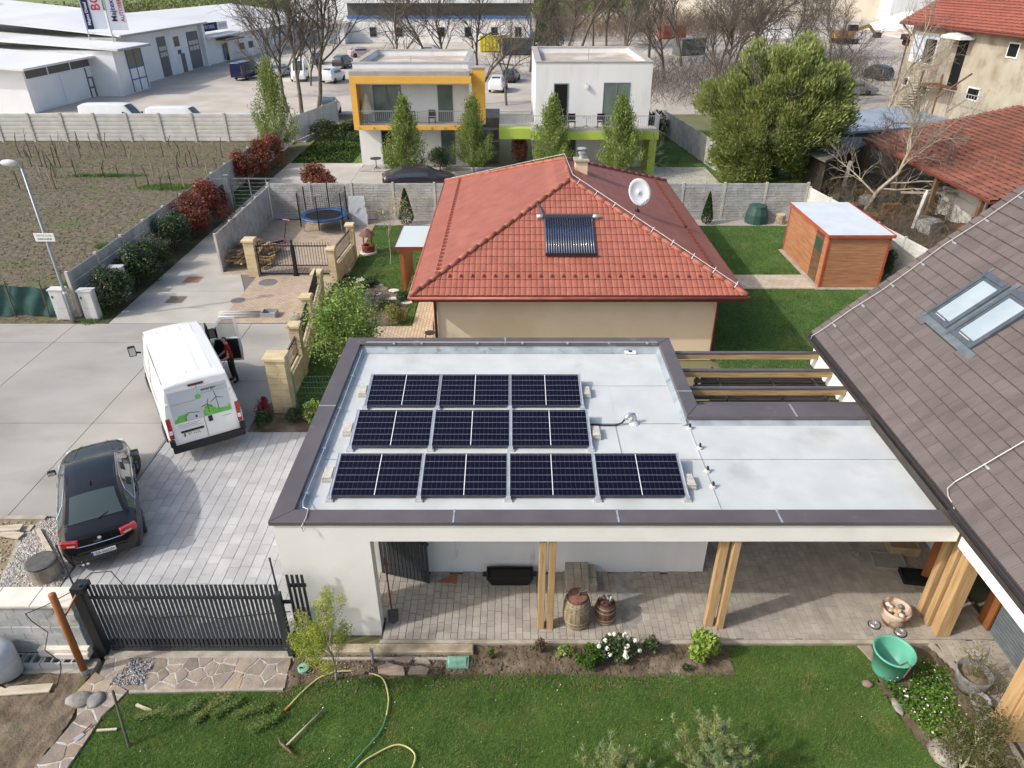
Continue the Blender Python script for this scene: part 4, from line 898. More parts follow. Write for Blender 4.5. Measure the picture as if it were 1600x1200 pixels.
# evacuated tube collector
o = thing('solar_collector', 'evacuated tube solar water collector on the red front hip', 'solar collector', (2.2, 25, rp(2.2, 25)))
yA, yB = Y0 + 1.75, Y0 + 3.55
z0 = lambda y: rp(2.2, y) + .13
put('manifold', B().box(1.15, 3.05, yB, yB + .14, z0(yB) - .05, z0(yB) + .1), mat('collector_grey', S(90, 92, 96), metal=.4, rough=.4), o)
for x in (1.05, 3.15): put('end_cap', B().tube([(x - .12, yB + .07, z0(yB) + .02), (x + .12, yB + .07, z0(yB) + .02)], .085, 10), mat('steel_flue', S(214, 214, 212)), o, smooth=True)
put('foot_rail', B().box(1.2, 3.05, yA - .06, yA, z0(yA) - .06, z0(yA) + .04), mat('collector_black', S(44, 44, 48), rough=.4), o)
m_tube = mat('vacuum_tube', S(64, 70, 88), S(52, 58, 78), sc=3, rough=.05, spec=1.0, coat=1)
for i in range(20):
    x = 1.26 + i * .0905; put('tube', B().tube([(x, yA, z0(yA)), (x, yB, z0(yB))], .033, 8), m_tube, o, smooth=True)
put('mirror_strip', B().poly((1.2, yA, z0(yA) - .05), (3.05, yA, z0(yA) - .05), (3.05, yB, z0(yB) - .05), (1.2, yB, z0(yB) - .05)), mat('collector_back', S(120, 122, 128), metal=.5, rough=.4), o)
put('pipe', B().tube([(1.2, yB + .1, z0(yB)), (1.1, yB + .45, rp(1.1, yB + .45) + .1), (.92, yB + .95, rp(.92, yB + .9) + .06)], .05, 6), mat('collector_grey', S(90, 92, 96)), o)
# satellite dish
dx, dy = 5.0, 28.0; dzz = rp(dx, dy)
o = thing('satellite_dish', 'white satellite dish on a short mast on the red roof', 'satellite dish', (dx, dy, dzz))
put('mast', B().tube([(0, 0, -.1), (0, 0, .55)], .035, 8), mat('dish_mast', S(110, 112, 116), metal=.5, rough=.5), o, local=True)
put('base', B().lathe([(.12, -.12), (.1, .06), (.05, .1)], 10), mat('black_plastic', S(40, 40, 42)), o, local=True)
dm = B(); R_ = .52; n = 24; rings = [(0, 0), (.25, .02), (.4, .055), (.52, .1)]
Md = Matrix.Rotation(rad(18), 3, 'Z') @ Matrix.Rotation(rad(62), 3, 'X')
for r_, zc in rings:
    for j in range(n): v = Md @ Vector((r_ * math.cos(2 * math.pi * j / n) * .92, r_ * math.sin(2 * math.pi * j / n) * 1.05, zc)); dm.v.append((v.x, v.y, v.z + .75))
for i in range(3):
    for j in range(n): dm.f.append((i * n + j, i * n + (j + 1) % n, (i + 1) * n + (j + 1) % n, (i + 1) * n + j))
dk = put('reflector', dm, mat('dish_white', S(232, 232, 230), rough=.5), o, local=True, smooth=True); sf = dk.modifiers.new('thick', 'SOLIDIFY'); sf.thickness = .02
put('arm', B().tube([tuple(Md @ Vector((0, -.5, .08)) + Vector((0, 0, .75))), tuple(Md @ Vector((0, -.42, .55)) + Vector((0, 0, .75)))], .02, 6), wm, o, local=True)
put('feed_head', B().tube([tuple(Md @ Vector((0, -.42, .5)) + Vector((0, 0, .75))), tuple(Md @ Vector((0, -.36, .66)) + Vector((0, 0, .75)))], .05, 8), mat('dish_white', S(232, 232, 230)), o, local=True)
# porch canopy on the left of the bungalow
o = thing('porch_canopy', 'pale flat canopy on two timber posts beside the bungalow', 'canopy', (-4.3, 30, 0))
put('roof', B().box(-5.0, -3.4, 29.0, 31.9, 2.2, 2.27), mat('canopy_sheet', S(196, 206, 204), rough=.5), o); put('fascia', B().box(-5.03, -5.0, 28.98, 31.92, 2.13, 2.29).box(-5.0, -3.4, 28.96, 29.0, 2.13, 2.29), m_rtrim, o)
for x, y in ((-4.75, 29.2), (-4.75, 31.7)): put('post', B().box(x - .09, x + .09, y - .09, y + .09, 0, 2.15), m_dwood, o)
put('side_board', B().box(-4.72, -4.66, 29.3, 31.6, .2, 2.1), m_dwood, o)
o = thing('garden_chair', 'small dark wire chair against the tan wall by the downpipe', 'chair', (-3.15, 24.5, 0))
for x, y in ((-.2, -.2), (.2, -.2), (-.2, .2), (.2, .2)): put('leg', B().tube([(x, y, 0), (x * .8, y * .8, .45)], .012, 5), m_dark, o, local=True)
put('seat', B().lathe([(.2, .44), (.21, .46)], 12), m_dark, o, local=True); put('backrest', B().box(.14, .17, -.18, .18, .5, .85), m_dark, o, local=True)
# ================================================================ FENCES
m_cp = mat('concrete_panel', S(188, 186, 182), S(164, 162, 156), sc=1.8, bump=.25, bsc=14, c3=S(140, 138, 130), sc3=1.0, t3=(.58, .8), rnd=.08)
m_cpw = mat('pale_concrete_panel', S(206, 204, 198), S(190, 188, 182), sc=1.2, bump=.2, bsc=10, c3=S(170, 168, 160), sc3=.5, t3=(.55, .8), rnd=.05)
m_cpost = mat('concrete_post', S(196, 192, 184), S(176, 172, 164), sc=2, bump=.2, bsc=12)
def stone_panel(w, hgt, rows_, seed, t=.05, amp=.02):
    """precast panel with uneven drystone relief, in x,z plane centred on y=0"""
    rng = random.Random(seed); b = B(); b.box(-w / 2, w / 2, -t / 2 + .012, t / 2 - .012, 0, hgt); rh_ = hgt / rows_
    for r in range(rows_):
        x = -w / 2
        while x < w / 2 - .02:
            L = rng.uniform(.18, .55); xe = min(x + L, w / 2); g_ = .008; z0_, z1_ = r * rh_ + g_, (r + 1) * rh_ - g_; d1 = t / 2 + rng.uniform(0, amp)
            b.box(x + g_, xe - g_, -d1, d1, z0_ + rng.uniform(0, .015), z1_ - rng.uniform(0, .015)); x = xe
    return b.mesh('panel')
def plank_panel(w, hgt, rows_, t=.05):
    b = B(); rh_ = hgt / rows_
    for r in range(rows_): b.yprism([(-t / 2 + .03, r * rh_), (-t / 2, r * rh_ + .06), (-t / 2, (r + 1) * rh_ - .03), (-t / 2 + .03, (r + 1) * rh_ - .006), (t / 2 - .012, (r + 1) * rh_ - .006), (t / 2, (r + 1) * rh_ - .03), (t / 2, r * rh_ + .05), (t / 2 - .012, r * rh_)], -w / 2, w / 2)
    return b.mesh('panel')
def fence(name, label, a, b2, n, hgt, me_list, mp, mpost, pw=.12, cap_=.06, split=None):
    a = Vector((a[0], a[1], 0)); b2 = Vector((b2[0], b2[1], 0)); d = (b2 - a) / n; ang = math.atan2(d.y, d.x)
    o = thing(name, label, 'fence', tuple(a)); pm = B().box(-pw / 2, pw / 2, -pw / 2, pw / 2, -.1, hgt + cap_).mesh('post')
    for i in range(n):
        put('panel', me_list[i % len(me_list)], mp, o, loc=tuple(a + d * (i + .5)), rz=ang)
    for i in range(n + 1): put('post', pm, mpost, o, loc=tuple(a + d * i), rz=ang)
    return o
sp = [stone_panel(2.28, 2.05, 14, i) for i in range(3)]
fence('stone_effect_fence', 'grey stone effect concrete fence closing the neighbour\'s garden at the back', (-13.75, 40.15), (16.7, 40.15), 13, 2.05, [stone_panel(2.24, 2.05, 14, i + 5) for i in range(4)], m_cp, m_cpost)
fence('stone_effect_fence', 'grey stone effect concrete fence between lane and trampoline', (-13.8, 31.9), (-13.8, 40.0), 4, 1.85, [stone_panel(1.92, 1.85, 12, i + 15) for i in range(3)], m_cp, m_cpost, .1)
fence('stone_effect_fence', 'pale stone effect fence running past the timber shed', (16.8, 40.0), (18.7, 27.2), 6, 1.85, [stone_panel(2.05, 1.85, 12, i + 25) for i in range(3)], m_cpw, m_cpost, .1)
fence('stone_effect_fence', 'grey concrete fence behind the lime green house', (12.9, 66.5), (14.6, 50.0), 7, 1.9, [stone_panel(2.25, 1.9, 12, i + 35) for i in range(3)], m_cp, m_cpost, .1)
fence('concrete_fence', 'smooth grey concrete panel fence between field and lane hedge', (-18.0, 27.0), (-18.0, 59.0), 14, 1.9, [plank_panel(2.18, 1.9, 4)], m_cp, m_cpost, .12)
fence('concrete_fence', 'long pale ribbed concrete fence behind the field', (-61, 61.15), (-18.2, 61.15), 16, 2.2, [plank_panel(2.56, 2.2, 7, .09)], m_cpw, m_cpost, .2, .04)
fence('concrete_fence', 'white rendered fence in front of the twin trunked tree', (-18.1, 61.3), (-16.2, 69.5), 3, 1.9, [plank_panel(2.7, 1.9, 1)], m_cpw, m_cpost, .12)
# yellow stone fence of the neighbour along the courtyard
m_ys = mat('yellow_stone', S(206, 190, 154), S(188, 170, 132), sc=2.5, bump=.5, bsc=18, rnd=.12, rough=.9)
def stone_pillar(par, x, y, w, dd, hgt, nm='pillar'):
    pc = B().box(x - w / 2 + .02, x + w / 2 - .02, y - dd / 2 + .02, y + dd / 2 - .02, -.1, hgt); k = int(hgt / .2); q = put(nm, pc, m_ys, par); rng = random.Random(int(x * 31 + y * 7))
    for i in range(k):
        z = i * hgt / k
        if w > .5:
            sp_ = x + rng.uniform(-.12, .12)
            for xa, xb in ((x - w / 2, sp_ - .006), (sp_ + .006, x + w / 2)): put('stone_block', B().chip(xa, xb, y - dd / 2, y + dd / 2, z + .01, z + hgt / k - .006, .012), m_ys, q)
        else: put('stone_block', B().chip(x - w / 2, x + w / 2, y - dd / 2, y + dd / 2, z + .01, z + hgt / k - .006, .012), m_ys, q)
    put('coping', B().chip(x - w / 2 - .06, x + w / 2 + .06, y - dd / 2 - .06, y + dd / 2 + .06, hgt, hgt + .11, .03), m_ys, q)
sf_ = thing('stone_fence', 'yellow stone fence with iron infill beside the courtyard', 'fence', (-7.8, 25, 0))
stone_pillar(sf_, -7.45, 19.75, .62, .5, 1.95); stone_pillar(sf_, -7.5, 22.1, .34, .34, 1.9); stone_pillar(sf_, -7.85, 25.0, .34, .34, 1.7)
stone_pillar(sf_, -8.35, 28.6, .34, .5, 1.25); stone_pillar(sf_, -8.15, 30.6, .32, .32, 1.6); stone_pillar(sf_, -7.9, 33.7, .34, .34, 1.7)
def low_wall(a, b2, hgt=.75):
    q = put('low_wall', B().beam((a[0], a[1], hgt / 2), (b2[0], b2[1], hgt / 2), .24, hgt), m_ys, sf_); put('coping', B().beam((a[0], a[1], hgt + .04), (b2[0], b2[1], hgt + .04), .32, .08), m_ys, q)
    bars = B(); L = math.hypot(b2[0] - a[0], b2[1] - a[1]); n_ = int(L / .12)
    for i in range(n_ + 1): t = i / n_; bars.box(a[0] + (b2[0] - a[0]) * t - .009, a[0] + (b2[0] - a[0]) * t + .009, a[1] + (b2[1] - a[1]) * t - .009, a[1] + (b2[1] - a[1]) * t + .009, hgt + .12, hgt + .85)
    for z in (hgt + .16, hgt + .75): bars.beam((a[0], a[1], z), (b2[0], b2[1], z), .03, .04)
    put('iron_infill', bars, m_iron, q)
m_iron = mat('black_iron', S(40, 40, 44), rough=.45, metal=.3)
low_wall((-7.47, 20.02), (-7.5, 21.92)); low_wall((-7.52, 22.28), (-7.83, 24.82)); low_wall((-7.88, 25.18), (-8.3, 28.3)); low_wall((-8.1, 30.78), (-7.92, 33.5))
gp = thing('gate_pillar', 'tall yellow stone pillar at the lane end of the iron gate', 'pillar', (-12.1, 31.5, 0)); stone_pillar(gp, -12.1, 31.5, .46, .46, 1.7)
def iron_gate(name, label, xa, xb, y, hgt, n_):
    o = thing(name, label, 'gate', ((xa + xb) / 2, y, 0))
    put('frame', B().box(xa, xb, y - .02, y + .02, .08, .13).box(xa, xb, y - .02, y + .02, .5, .54).box(xa, xb, y - .02, y + .02, hgt - .06, hgt - .01).box(xa, xa + .05, y - .021, y + .021, .05, hgt).box(xb - .05, xb, y - .021, y + .021, .05, hgt), m_iron, o)
    bm = B().box(-.009, .009, -.009, .009, .13, hgt + .1).lathe([(.022, hgt + .08), (.001, hgt + .16)], 6).mesh('bar'); bl = B().box(-.007, .007, -.007, .007, .13, .5).mesh('bar')
    for i in range(n_):
        x = xa + .05 + (xb - xa - .1) * (i + .5) / n_; put('bar', bm, m_iron, o, loc=(x, y, 0)); put('bar', bl, m_iron, o, loc=(x + .06, y, 0))
iron_gate('iron_gate', 'black wrought iron gate leaf next to the firewood', -11.83, -10.2, 31.45, 1.5, 12); iron_gate('iron_gate', 'black wrought iron gate leaf next to the stone fence', -10.1, -8.35, 31.45, 1.5, 13)
o = thing('gate_post', 'black steel middle post between the two iron gate leaves', 'post', (-10.15, 31.45, 0)); put('tube', B().box(-.045, .045, -.045, .045, 0, 1.75), m_iron, o, local=True); put('foot', B().box(-.12, .12, -.1, .1, 0, .05), m_iron, o, local=True)
# lane gate in galvanised steel
m_galv = mat('galv_gate', S(150, 154, 158), S(128, 132, 136), sc=4, metal=.5, rough=.45)
o = thing('lane_gate', 'galvanised sliding gate with thin rails across the lane', 'gate', (-15.4, 42.3, 0))
put('frame', B().box(-16.7, -13.6, 42.28, 42.32, 1.72, 1.8).box(-16.7, -13.6, 42.28, 42.32, .1, .18).box(-16.7, -16.62, 42.28, 42.32, .18, 1.72).box(-15.6, -15.53, 42.28, 42.32, .18, 1.72).box(-14.6, -14.53, 42.28, 42.32, .18, 1.72), m_galv, o)
for k in range(6): put('rail', B().box(-16.62, -13.6, 42.29, 42.31, .35 + k * .23, .37 + k * .23), m_galv, o)
o = thing('gate_post', 'thick galvanised post of the lane gate', 'post', (-16.9, 42.3, 0)); put('tube', B().box(-.12, .12, -.12, .12, 0, 1.95), m_galv, o, local=True); put('cap', B().box(-.14, .14, -.14, .14, 1.95, 1.98), m_galv, o, local=True)
o = thing('wicket_gate', 'narrow galvanised wicket gate beside the lane gate post', 'gate', (-17.5, 42.3, 0)); put('frame', B().box(-17.95, -17.05, 42.28, 42.32, 1.7, 1.78).box(-17.95, -17.05, 42.28, 42.32, .1, .16).box(-17.95, -17.88, 42.28, 42.32, .16, 1.7).box(-17.12, -17.05, 42.28, 42.32, .16, 1.7), m_galv, o)
put('bar', B().box(-17.5, -17.47, 42.29, 42.31, .16, 1.7), m_galv, o)
o = thing('wheelie_bin', 'pair-lidded black waste bin behind the wicket gate', 'bin', (-17.4, 43.1, 0)); put('body', B().lathe([(.3, 0), (.42, 1.0)], 4), m_iron, o, local=True, rz=rad(45)); put('lid', B().chip(-.36, .36, -.36, .4, 1.0, 1.1, .03), m_iron, o, local=True)
for x in (-.25, .25): put('wheel', B().lathe([(.1, -.03), (.1, .03)], 10, (x, .35, .1), axis='x'), m_iron, o, local=True)
# ================================================================ VEHICLES
def crom(P, n):
    """Catmull-Rom resample of rows P (k,d) at n points per span; returns points and the parameter of each"""
    P = np.asarray(P, float); k = len(P); out = []; prm = []
    for i in range(k - 1):
        p0, p1, p2, p3 = P[max(i - 1, 0)], P[i], P[i + 1], P[min(i + 2, k - 1)]
        for j in range(n):
            t = j / n; out.append(.5 * ((2 * p1) + (-p0 + p2) * t + (2 * p0 - 5 * p1 + 4 * p2 - p3) * t * t + (-p0 + 3 * p1 - 3 * p2 + p3) * t ** 3)); prm.append(i + t)
    out.append(P[-1]); prm.append(k - 1); return np.array(out), np.array(prm)
def loft_vehicle(st, n=4, m=3, ws=None, rw=None, side=None, belt_seg=(2, 3), sharp=False):
    """st rows: y, ztop, crown, wtop, zbelt, wbelt, zmid, wmid, zsill, wsill. Returns dict of B per part."""
    R, prm = crom(st, n) if not sharp else (np.array(st, float), np.arange(len(st), dtype=float))
    sec = []
    for r in R:
        y, zt, cr, wt, zb, wb, zm, wm_, zs, wsl = r
        half = [(0, zt + cr), (.6 * wt, zt + cr * .7), (wt, zt), (wb, zb), (wm_, zm), (wsl, zs), (.0, zs)]
        # linear inside a section keeps the creases of roof edge and belt
        pts = []; tt = []
        for i in range(6):
            for j in range(m): t = j / m; pts.append((half[i][0] + (half[i + 1][0] - half[i][0]) * t, half[i][1] + (half[i + 1][1] - half[i][1]) * t)); tt.append(i + t)
        pts.append(half[6]); tt.append(6); sec.append(pts)
    parts = {}
    def get(nm):
        if nm not in parts: parts[nm] = (B(), {})
        return parts[nm]
    def addq(nm, q):
        b, idx = get(nm); f = []
        for v in q:
            kk = tuple(round(c_, 5) for c_ in v)
            if kk not in idx: idx[kk] = len(b.v); b.v.append(kk)
            f.append(idx[kk])
        f2 = []
        for i_ in f:
            if i_ not in f2: f2.append(i_)
        if len(f2) > 2: b.f.append(tuple(f2))
    ns, np_ = len(R), len(sec[0])
    for i in range(ns - 1):
        pm_ = (prm[i] + prm[i + 1]) / 2
        for j in range(np_ - 1):
            tm_ = (tt[j] + tt[j + 1]) / 2; nm = 'body'
            if ws and ws[0] <= pm_ < ws[1] and tm_ < 2 - (.34 if True else 0): nm = 'windscreen'
            elif rw and rw[0] <= pm_ < rw[1] and tm_ < 2 - .34: nm = 'rear_window'
            elif side and 2.34 < tm_ < 3 and any(a <= pm_ < b_ for a, b_ in side): nm = 'side_window'
            for sgn in (1, -1):
                q = [(sgn * sec[i][j][0], R[i][0], sec[i][j][1]), (sgn * sec[i + 1][j][0], R[i + 1][0], sec[i + 1][j][1]), (sgn * sec[i + 1][j + 1][0], R[i + 1][0], sec[i + 1][j + 1][1]), (sgn * sec[i][j + 1][0], R[i][0], sec[i][j + 1][1])]
                nn = nm + ('' if nm != 'side_window' else ('_r' if sgn > 0 else '_l'))
                addq(nn, q if sgn > 0 else q[::-1])
    for i, fl in ((0, False), (ns - 1, True)):
        ring = [(x, R[i][0], z) for x, z in sec[i]] + [(-x, R[i][0], z) for x, z in sec[i][-2:0:-1]]
        addq('body', ring if fl else ring[::-1])
    return {k: v[0] for k, v in parts.items()}
m_tyre = mat('tyre', S(34, 34, 36), rough=.9); m_rim = mat('alloy_rim', S(176, 178, 182), metal=.8, rough=.3); m_cglass = mat('car_glass', S(62, 74, 74), rough=.04, spec=.5, coat=.3)
def wheel_parts(par, x, y, r, w, arch=True, m=None):
    q = put('wheel', B().lathe([(r * .6, -w / 2), (r * .94, -w / 2), (r, -w * .3), (r, w * .3), (r * .94, w / 2), (r * .6, w / 2)], 20, axis='x'), m_tyre, par, loc=(x, y, r), local=True, smooth=True)
    b = B(); s_ = 1 if x > 0 else -1; b.lathe([(r * .64, s_ * (w / 2 - .03)), (r * .64, s_ * (w / 2 - .01)), (.06, s_ * (w / 2 - .02))], 16, axis='x')
    for k in range(5): a = k * 2 * math.pi / 5; b.beam((s_ * (w / 2 - .005), 0, 0), (s_ * (w / 2 - .005), r * .6 * math.cos(a), r * .6 * math.sin(a)), .07, .02)
    put('rim', b, m_rim, q)
    if arch:
        ar = B(); n = 14; s = 1 if x > 0 else -1; xx = x + s * (w / 2 - .035)
        for i in range(n):
            a0, a1 = math.pi * i / n, math.pi * (i + 1) / n
            ar.poly(*[(xx, y + rr_ * math.cos(a), r + rr_ * math.sin(a) * 1.02) for rr_, a in ((r * .98, a0), (r * 1.16, a0), (r * 1.16, a1), (r * .98, a1))])
        put('wheel_arch', ar, m_tyre, par, local=True)
def vehicle(name, label, cat, st, paint, loc, rz, ws, rw, side, wheels, r=.33, group=None, n=4, m=3, lights=True, detail=True, W=.9, L=4.5, sharp=False):
    o = thing(name, label, cat, loc, rz, group)
    P = loft_vehicle(st, n, m, ws, rw, side, sharp=sharp)
    for k, b in P.items():
        nm = 'side_window' if k.startswith('side_window') else k
        q = put(nm, b, paint if k == 'body' else m_cglass, o, local=True, smooth=not sharp)
        if k == 'body':
            es = q.modifiers.new('edges', 'EDGE_SPLIT'); es.split_angle = rad(38)
    for x, y in wheels: wheel_parts(o, x, y, r, .22, detail)
    return o
# ---- black liftback saloon
m_black = mat('black_paint', S(17, 17, 19), rough=.2, spec=.4, coat=.3)
m_redl = mat('tail_lamp', S(176, 26, 30), S(140, 14, 18), sc=6, rough=.15, coat=1); m_chrome = mat('chrome', S(220, 222, 224), metal=.9, rough=.15); m_blackp = mat('black_trim', S(28, 28, 30), rough=.5)
#        y    ztop  crown wtop zb   wb   zm   wm   zs   ws
SUP = [(0.00, .66, .01, .52, .60, .58, .50, .60, .36, .52), (.05, .80, .01, .64, .72, .72, .55, .74, .33, .65), (.13, 1.00, .01, .67, .84, .79, .58, .82, .27, .74), (.28, 1.06, .015, .68, .92, .83, .62, .87, .25, .79),
       (.55, 1.11, .025, .68, .96, .85, .64, .905, .23, .84), (.84, 1.25, .03, .62, .97, .86, .64, .91, .22, .85), (1.3, 1.395, .035, .57, .97, .86, .64, .91, .21, .85), (2.0, 1.43, .035, .575, .965, .86, .64, .91, .21, .85),
       (2.6, 1.425, .03, .575, .955, .86, .63, .91, .21, .85), (2.9, 1.37, .03, .57, .945, .86, .62, .91, .21, .85), (3.3, 1.16, .03, .63, .93, .85, .62, .905, .21, .85), (3.64, .98, .035, .70, .90, .845, .60, .90, .21, .84),
       (4.25, .88, .035, .66, .80, .79, .56, .86, .22, .80), (4.62, .77, .03, .54, .68, .66, .5, .72, .26, .62), (4.84, .58, .01, .36, .5, .42, .44, .44, .32, .4)]
car = vehicle('parked_car', 'black liftback saloon parked askew at the driveway edge', 'car', SUP, m_black, (-9.76, 12.62, .0), rad(28.5), (9, 11), (4, 6), [(5.05, 7.9), (7.95, 8.95), (4.4, 4.95)],
              [(-.80, 1.02), (.80, 1.02), (-.80, 3.82), (.80, 3.82)], n=4, m=3)
for s in (-1, 1):
    tl = put('tail_light', B().cbox(s * .62, .1, .92, .38, .13, .17, Matrix.Rotation(s * rad(22), 3, 'Z')), m_redl, car, local=True, bev=.03)
    put('reflector', B().cbox(s * .60, .03, .9, .18, .02, .04, Matrix.Rotation(s * rad(22), 3, 'Z')), mat('lamp_white', S(214, 190, 186), rough=.2), tl, local=True)
    mi = put('door_mirror', B().cbox(s * 1.0, 3.28, 1.0, .2, .12, .15), m_black, car, local=True, bev=.03); put('mirror_glass', B().cbox(s * 1.0, 3.215, 1.0, .16, .012, .11), m_chrome, mi, local=True)
    for y in (1.75, 2.85): put('door_handle', B().cbox(s * .9, y, .86, .035, .2, .035), m_black, car, local=True)
    # chrome trim round the side windows, follows the shell
    trm = []
    for y, zt, wt in ((1.1, 1.0, .865), (1.35, 1.22, .685), (1.8, 1.37, .615), (2.4, 1.385, .61), (2.9, 1.34, .61), (3.35, 1.12, .7), (3.68, .97, .83)): trm.append((s * (wt + .006), y, zt))
    put('chrome_trim', B().tube(trm + [(s * .868, 3.0, .965), (s * .87, 2.2, .98), (s * .87, 1.5, .985), trm[0]], .011, 5), m_chrome, car, local=True)
    put('headlight', B().cbox(s * .58, 4.6, .68, .3, .18, .12, Matrix.Rotation(s * rad(-24), 3, 'Z')), mat('lamp_clear', S(200, 204, 208), rough=.05, coat=1), car, local=True, bev=.03)
    put('exhaust', B().tube([(-.45 + s * .05, -.03, .33), (-.45 + s * .05, .15, .33)], .035, 8), m_chrome, car, local=True)
for s in (-1, 1):
    put('roof_line', B().tube([(s * .535, 1.2, 1.385), (s * .535, 2.0, 1.45), (s * .535, 2.9, 1.395)], .008, 4), m_blackp, car, local=True)
    put('door_gap', B().tube([(s * .872, 2.22, .96), (s * .915, 2.22, .64), (s * .87, 2.2, .3)], .006, 4).tube([(s * .872, 3.3, .95), (s * .912, 3.32, .62), (s * .87, 3.25, .3)], .006, 4), m_blackp, car, local=True)
    put('bonnet_crease', B().tube([(s * .5, 3.75, 1.0), (s * .42, 4.3, .91), (s * .3, 4.66, .8)], .008, 4), m_black, car, local=True)
put('rear_bumper', B().box(-.56, .56, -.015, .04, .40, .62), m_black, car, local=True, bev=.03)
put('chrome_strip', B().tube([(-.5, .05, .80), (-.2, .03, .795), (.2, .03, .795), (.5, .05, .80)], .013, 5), m_chrome, car, local=True)
pl_ = put('number_plate', B().box(-.26, .26, -.035, -.016, .50, .61), mat('plate_white', S(228, 228, 222)), car, local=True); put('plate_band', B().box(-.26, -.222, -.037, -.035, .50, .61), mat('plate_blue', S(30, 60, 140)), pl_, local=True)
text('GA 666DM', .098, m_blackp, car, frame_m((.02, -.0375, .555), (1, 0, 0), (0, 0, 1)), squash=.86)
text('SUPERB', .05, m_chrome, car, frame_m((-.05, .055, .845), (1, 0, 0), (0, .3, 1)))
put('badge', B().lathe([(.045, 0), (.04, .012)], 14, (0, .06, .92), axis='y'), m_chrome, car, local=True)
put('wiper', B().beam((.05, .52, 1.14), (.28, .64, 1.17), .02, .015), m_blackp, car, local=True)
put('roof_antenna', B().xprism([(-.02, 0), (.02, 0), (.004, .07), (-.004, .07)], -.06, .06), m_blackp, car, local=True, loc=(0, 1.62, 1.45))
put('front_wheel_turned', B().lathe([(.3, -.1), (.33, -.06), (.33, .06), (.3, .1)], 18, axis='x'), m_tyre, car, local=True, loc=(.84, 3.82, .33), rz=rad(-18), smooth=True).name = 'tyre'
put('boot_line', B().tube([(-.68, .56, 1.118), (-.35, .545, 1.135), (.35, .545, 1.135), (.68, .56, 1.118)], .006, 4), m_blackp, car, local=True)
# ---- white panel van
m_vw = mat('van_white', S(232, 233, 232), S(226, 227, 226), sc=2, rough=.3, spec=.5, coat=.4)
VAN = [(0.0, 2.36, .03, .78, 1.5, .93, 1.0, .97, .46, .95), (.05, 2.42, .05, .80, 1.5, .95, 1.0, 1.0, .44, .97), (.3, 2.46, .06, .82, 1.5, .97, 1.0, 1.02, .38, 1.0), (1.5, 2.47, .06, .83, 1.5, .98, 1.0, 1.025, .34, 1.0), (3.0, 2.47, .06, .82, 1.5, .98, 1.0, 1.025, .34, 1.0),
       (3.75, 2.43, .06, .79, 1.5, .97, 1.0, 1.02, .34, 1.0), (4.1, 2.28, .05, .76, 1.48, .96, 1.0, 1.01, .34, 1.0), (4.5, 1.78, .04, .78, 1.42, .94, .98, 1.0, .34, .98), (4.85, 1.32, .04, .78, 1.2, .91, .9, .97, .34, .96), (5.25, 1.08, .03, .74, .98, .86, .75, .93, .34, .9), (5.45, .80, .02, .62, .74, .72, .6, .78, .36, .74)]
van = vehicle('delivery_van', 'white high roof panel van with green rear artwork and open cab door', 'van', VAN, m_vw, (-8.95, 17.3, .03), rad(31.5), (5.6, 8), None, [(5.2, 8.0)], [(-.93, 1.25), (.93, 1.25), (-.93, 4.55), (.93, 4.55)], r=.34)
for k in range(4):
    x = -.48 + k * .32; put('roof_rib', B().chip(x - .05, x + .05, .35, 3.5, 2.44, 2.515 + .014 * (k in (1, 2)), .01), m_vw, van, local=True)
YB = -.012
for s, lb in ((-1, None), (1, None)):
    dq = put('rear_door', B().prism([(0 + s * .004, YB), (s * .80, YB), (s * .80, .05), (s * .004, .05)] if s > 0 else [(s * .80, YB), (s * .004, YB), (s * .004, .05), (s * .80, .05)], .62, 2.28), m_vw, van, local=True, bev=.012)
    put('hinge', B().box(s * .84 - .03, s * .84 + .03, -.05, .02, 1.86, 1.92).box(s * .9 - .03, s * .9 + .03, -.05, .02, .72, .78), m_vw, dq, local=True)
    tq = put('tail_light', B().box(s * .905 - .055, s * .905 + .065, -.03, .06, .8, 1.46), m_redl, van, local=True, bev=.02); put('lens', B().box(s * .905 - .045, s * .905 + .045, -.036, -.03, .95, 1.08), mat('lamp_white2', S(226, 220, 216), rough=.2), tq, local=True)
    mq = put('door_mirror', B().cbox(s * 1.2, 4.55, 1.55, .22, .14, .34), m_blackp, van, local=True, bev=.03); put('mirror_glass', B().cbox(s * 1.2, 4.474, 1.56, .17, .012, .27), m_chrome, mq, local=True)
    put('mirror_arm', B().tube([(s * .97, 4.6, 1.42), (s * 1.12, 4.57, 1.48)], .03, 6), m_blackp, van, local=True)
put('rear_bumper', B().box(-.97, .97, -.1, .1, .34, .56), m_blackp, van, local=True, bev=.04)
put('bumper_corner', B().box(-1.0, -.86, -.09, .25, .56, .78).box(.86, 1.0, -.09, .25, .56, .78), m_blackp, van, local=True, bev=.02)
put('front_bumper', B().box(-.92, .92, 5.3, 5.52, .34, .72), m_blackp, van, local=True, bev=.05)
for s in (-1, 1):
    put('side_moulding', B().box(s * 1.02 - .012, s * 1.02 + .016, .45, .9, .7, .86).box(s * 1.02 - .012, s * 1.02 + .016, 1.65, 3.6, .7, .86), m_blackp, van, local=True)
    put('panel_gap', B().tube([(s * .985, 2.2, 1.5), (s * .87, 2.2, 2.3)], .006, 4).tube([(s * .985, 3.62, 1.5), (s * .87, 3.62, 2.25)], .006, 4).tube([(s * .985, 1.0, 1.52), (s * .985, 3.6, 1.52)], .006, 4), mat('gap_grey', S(130, 132, 134)), van, local=True)
    put('roof_gutter', B().tube([(s * .8, .15, 2.46), (s * .815, 2, 2.485), (s * .79, 3.7, 2.45)], .012, 4), mat('gap_grey', S(130, 132, 134)), van, local=True)
put('brake_light', B().box(-.2, .2, -.03, .02, 2.30, 2.35), mat('brake_dark', S(90, 30, 32), rough=.2), van, local=True)
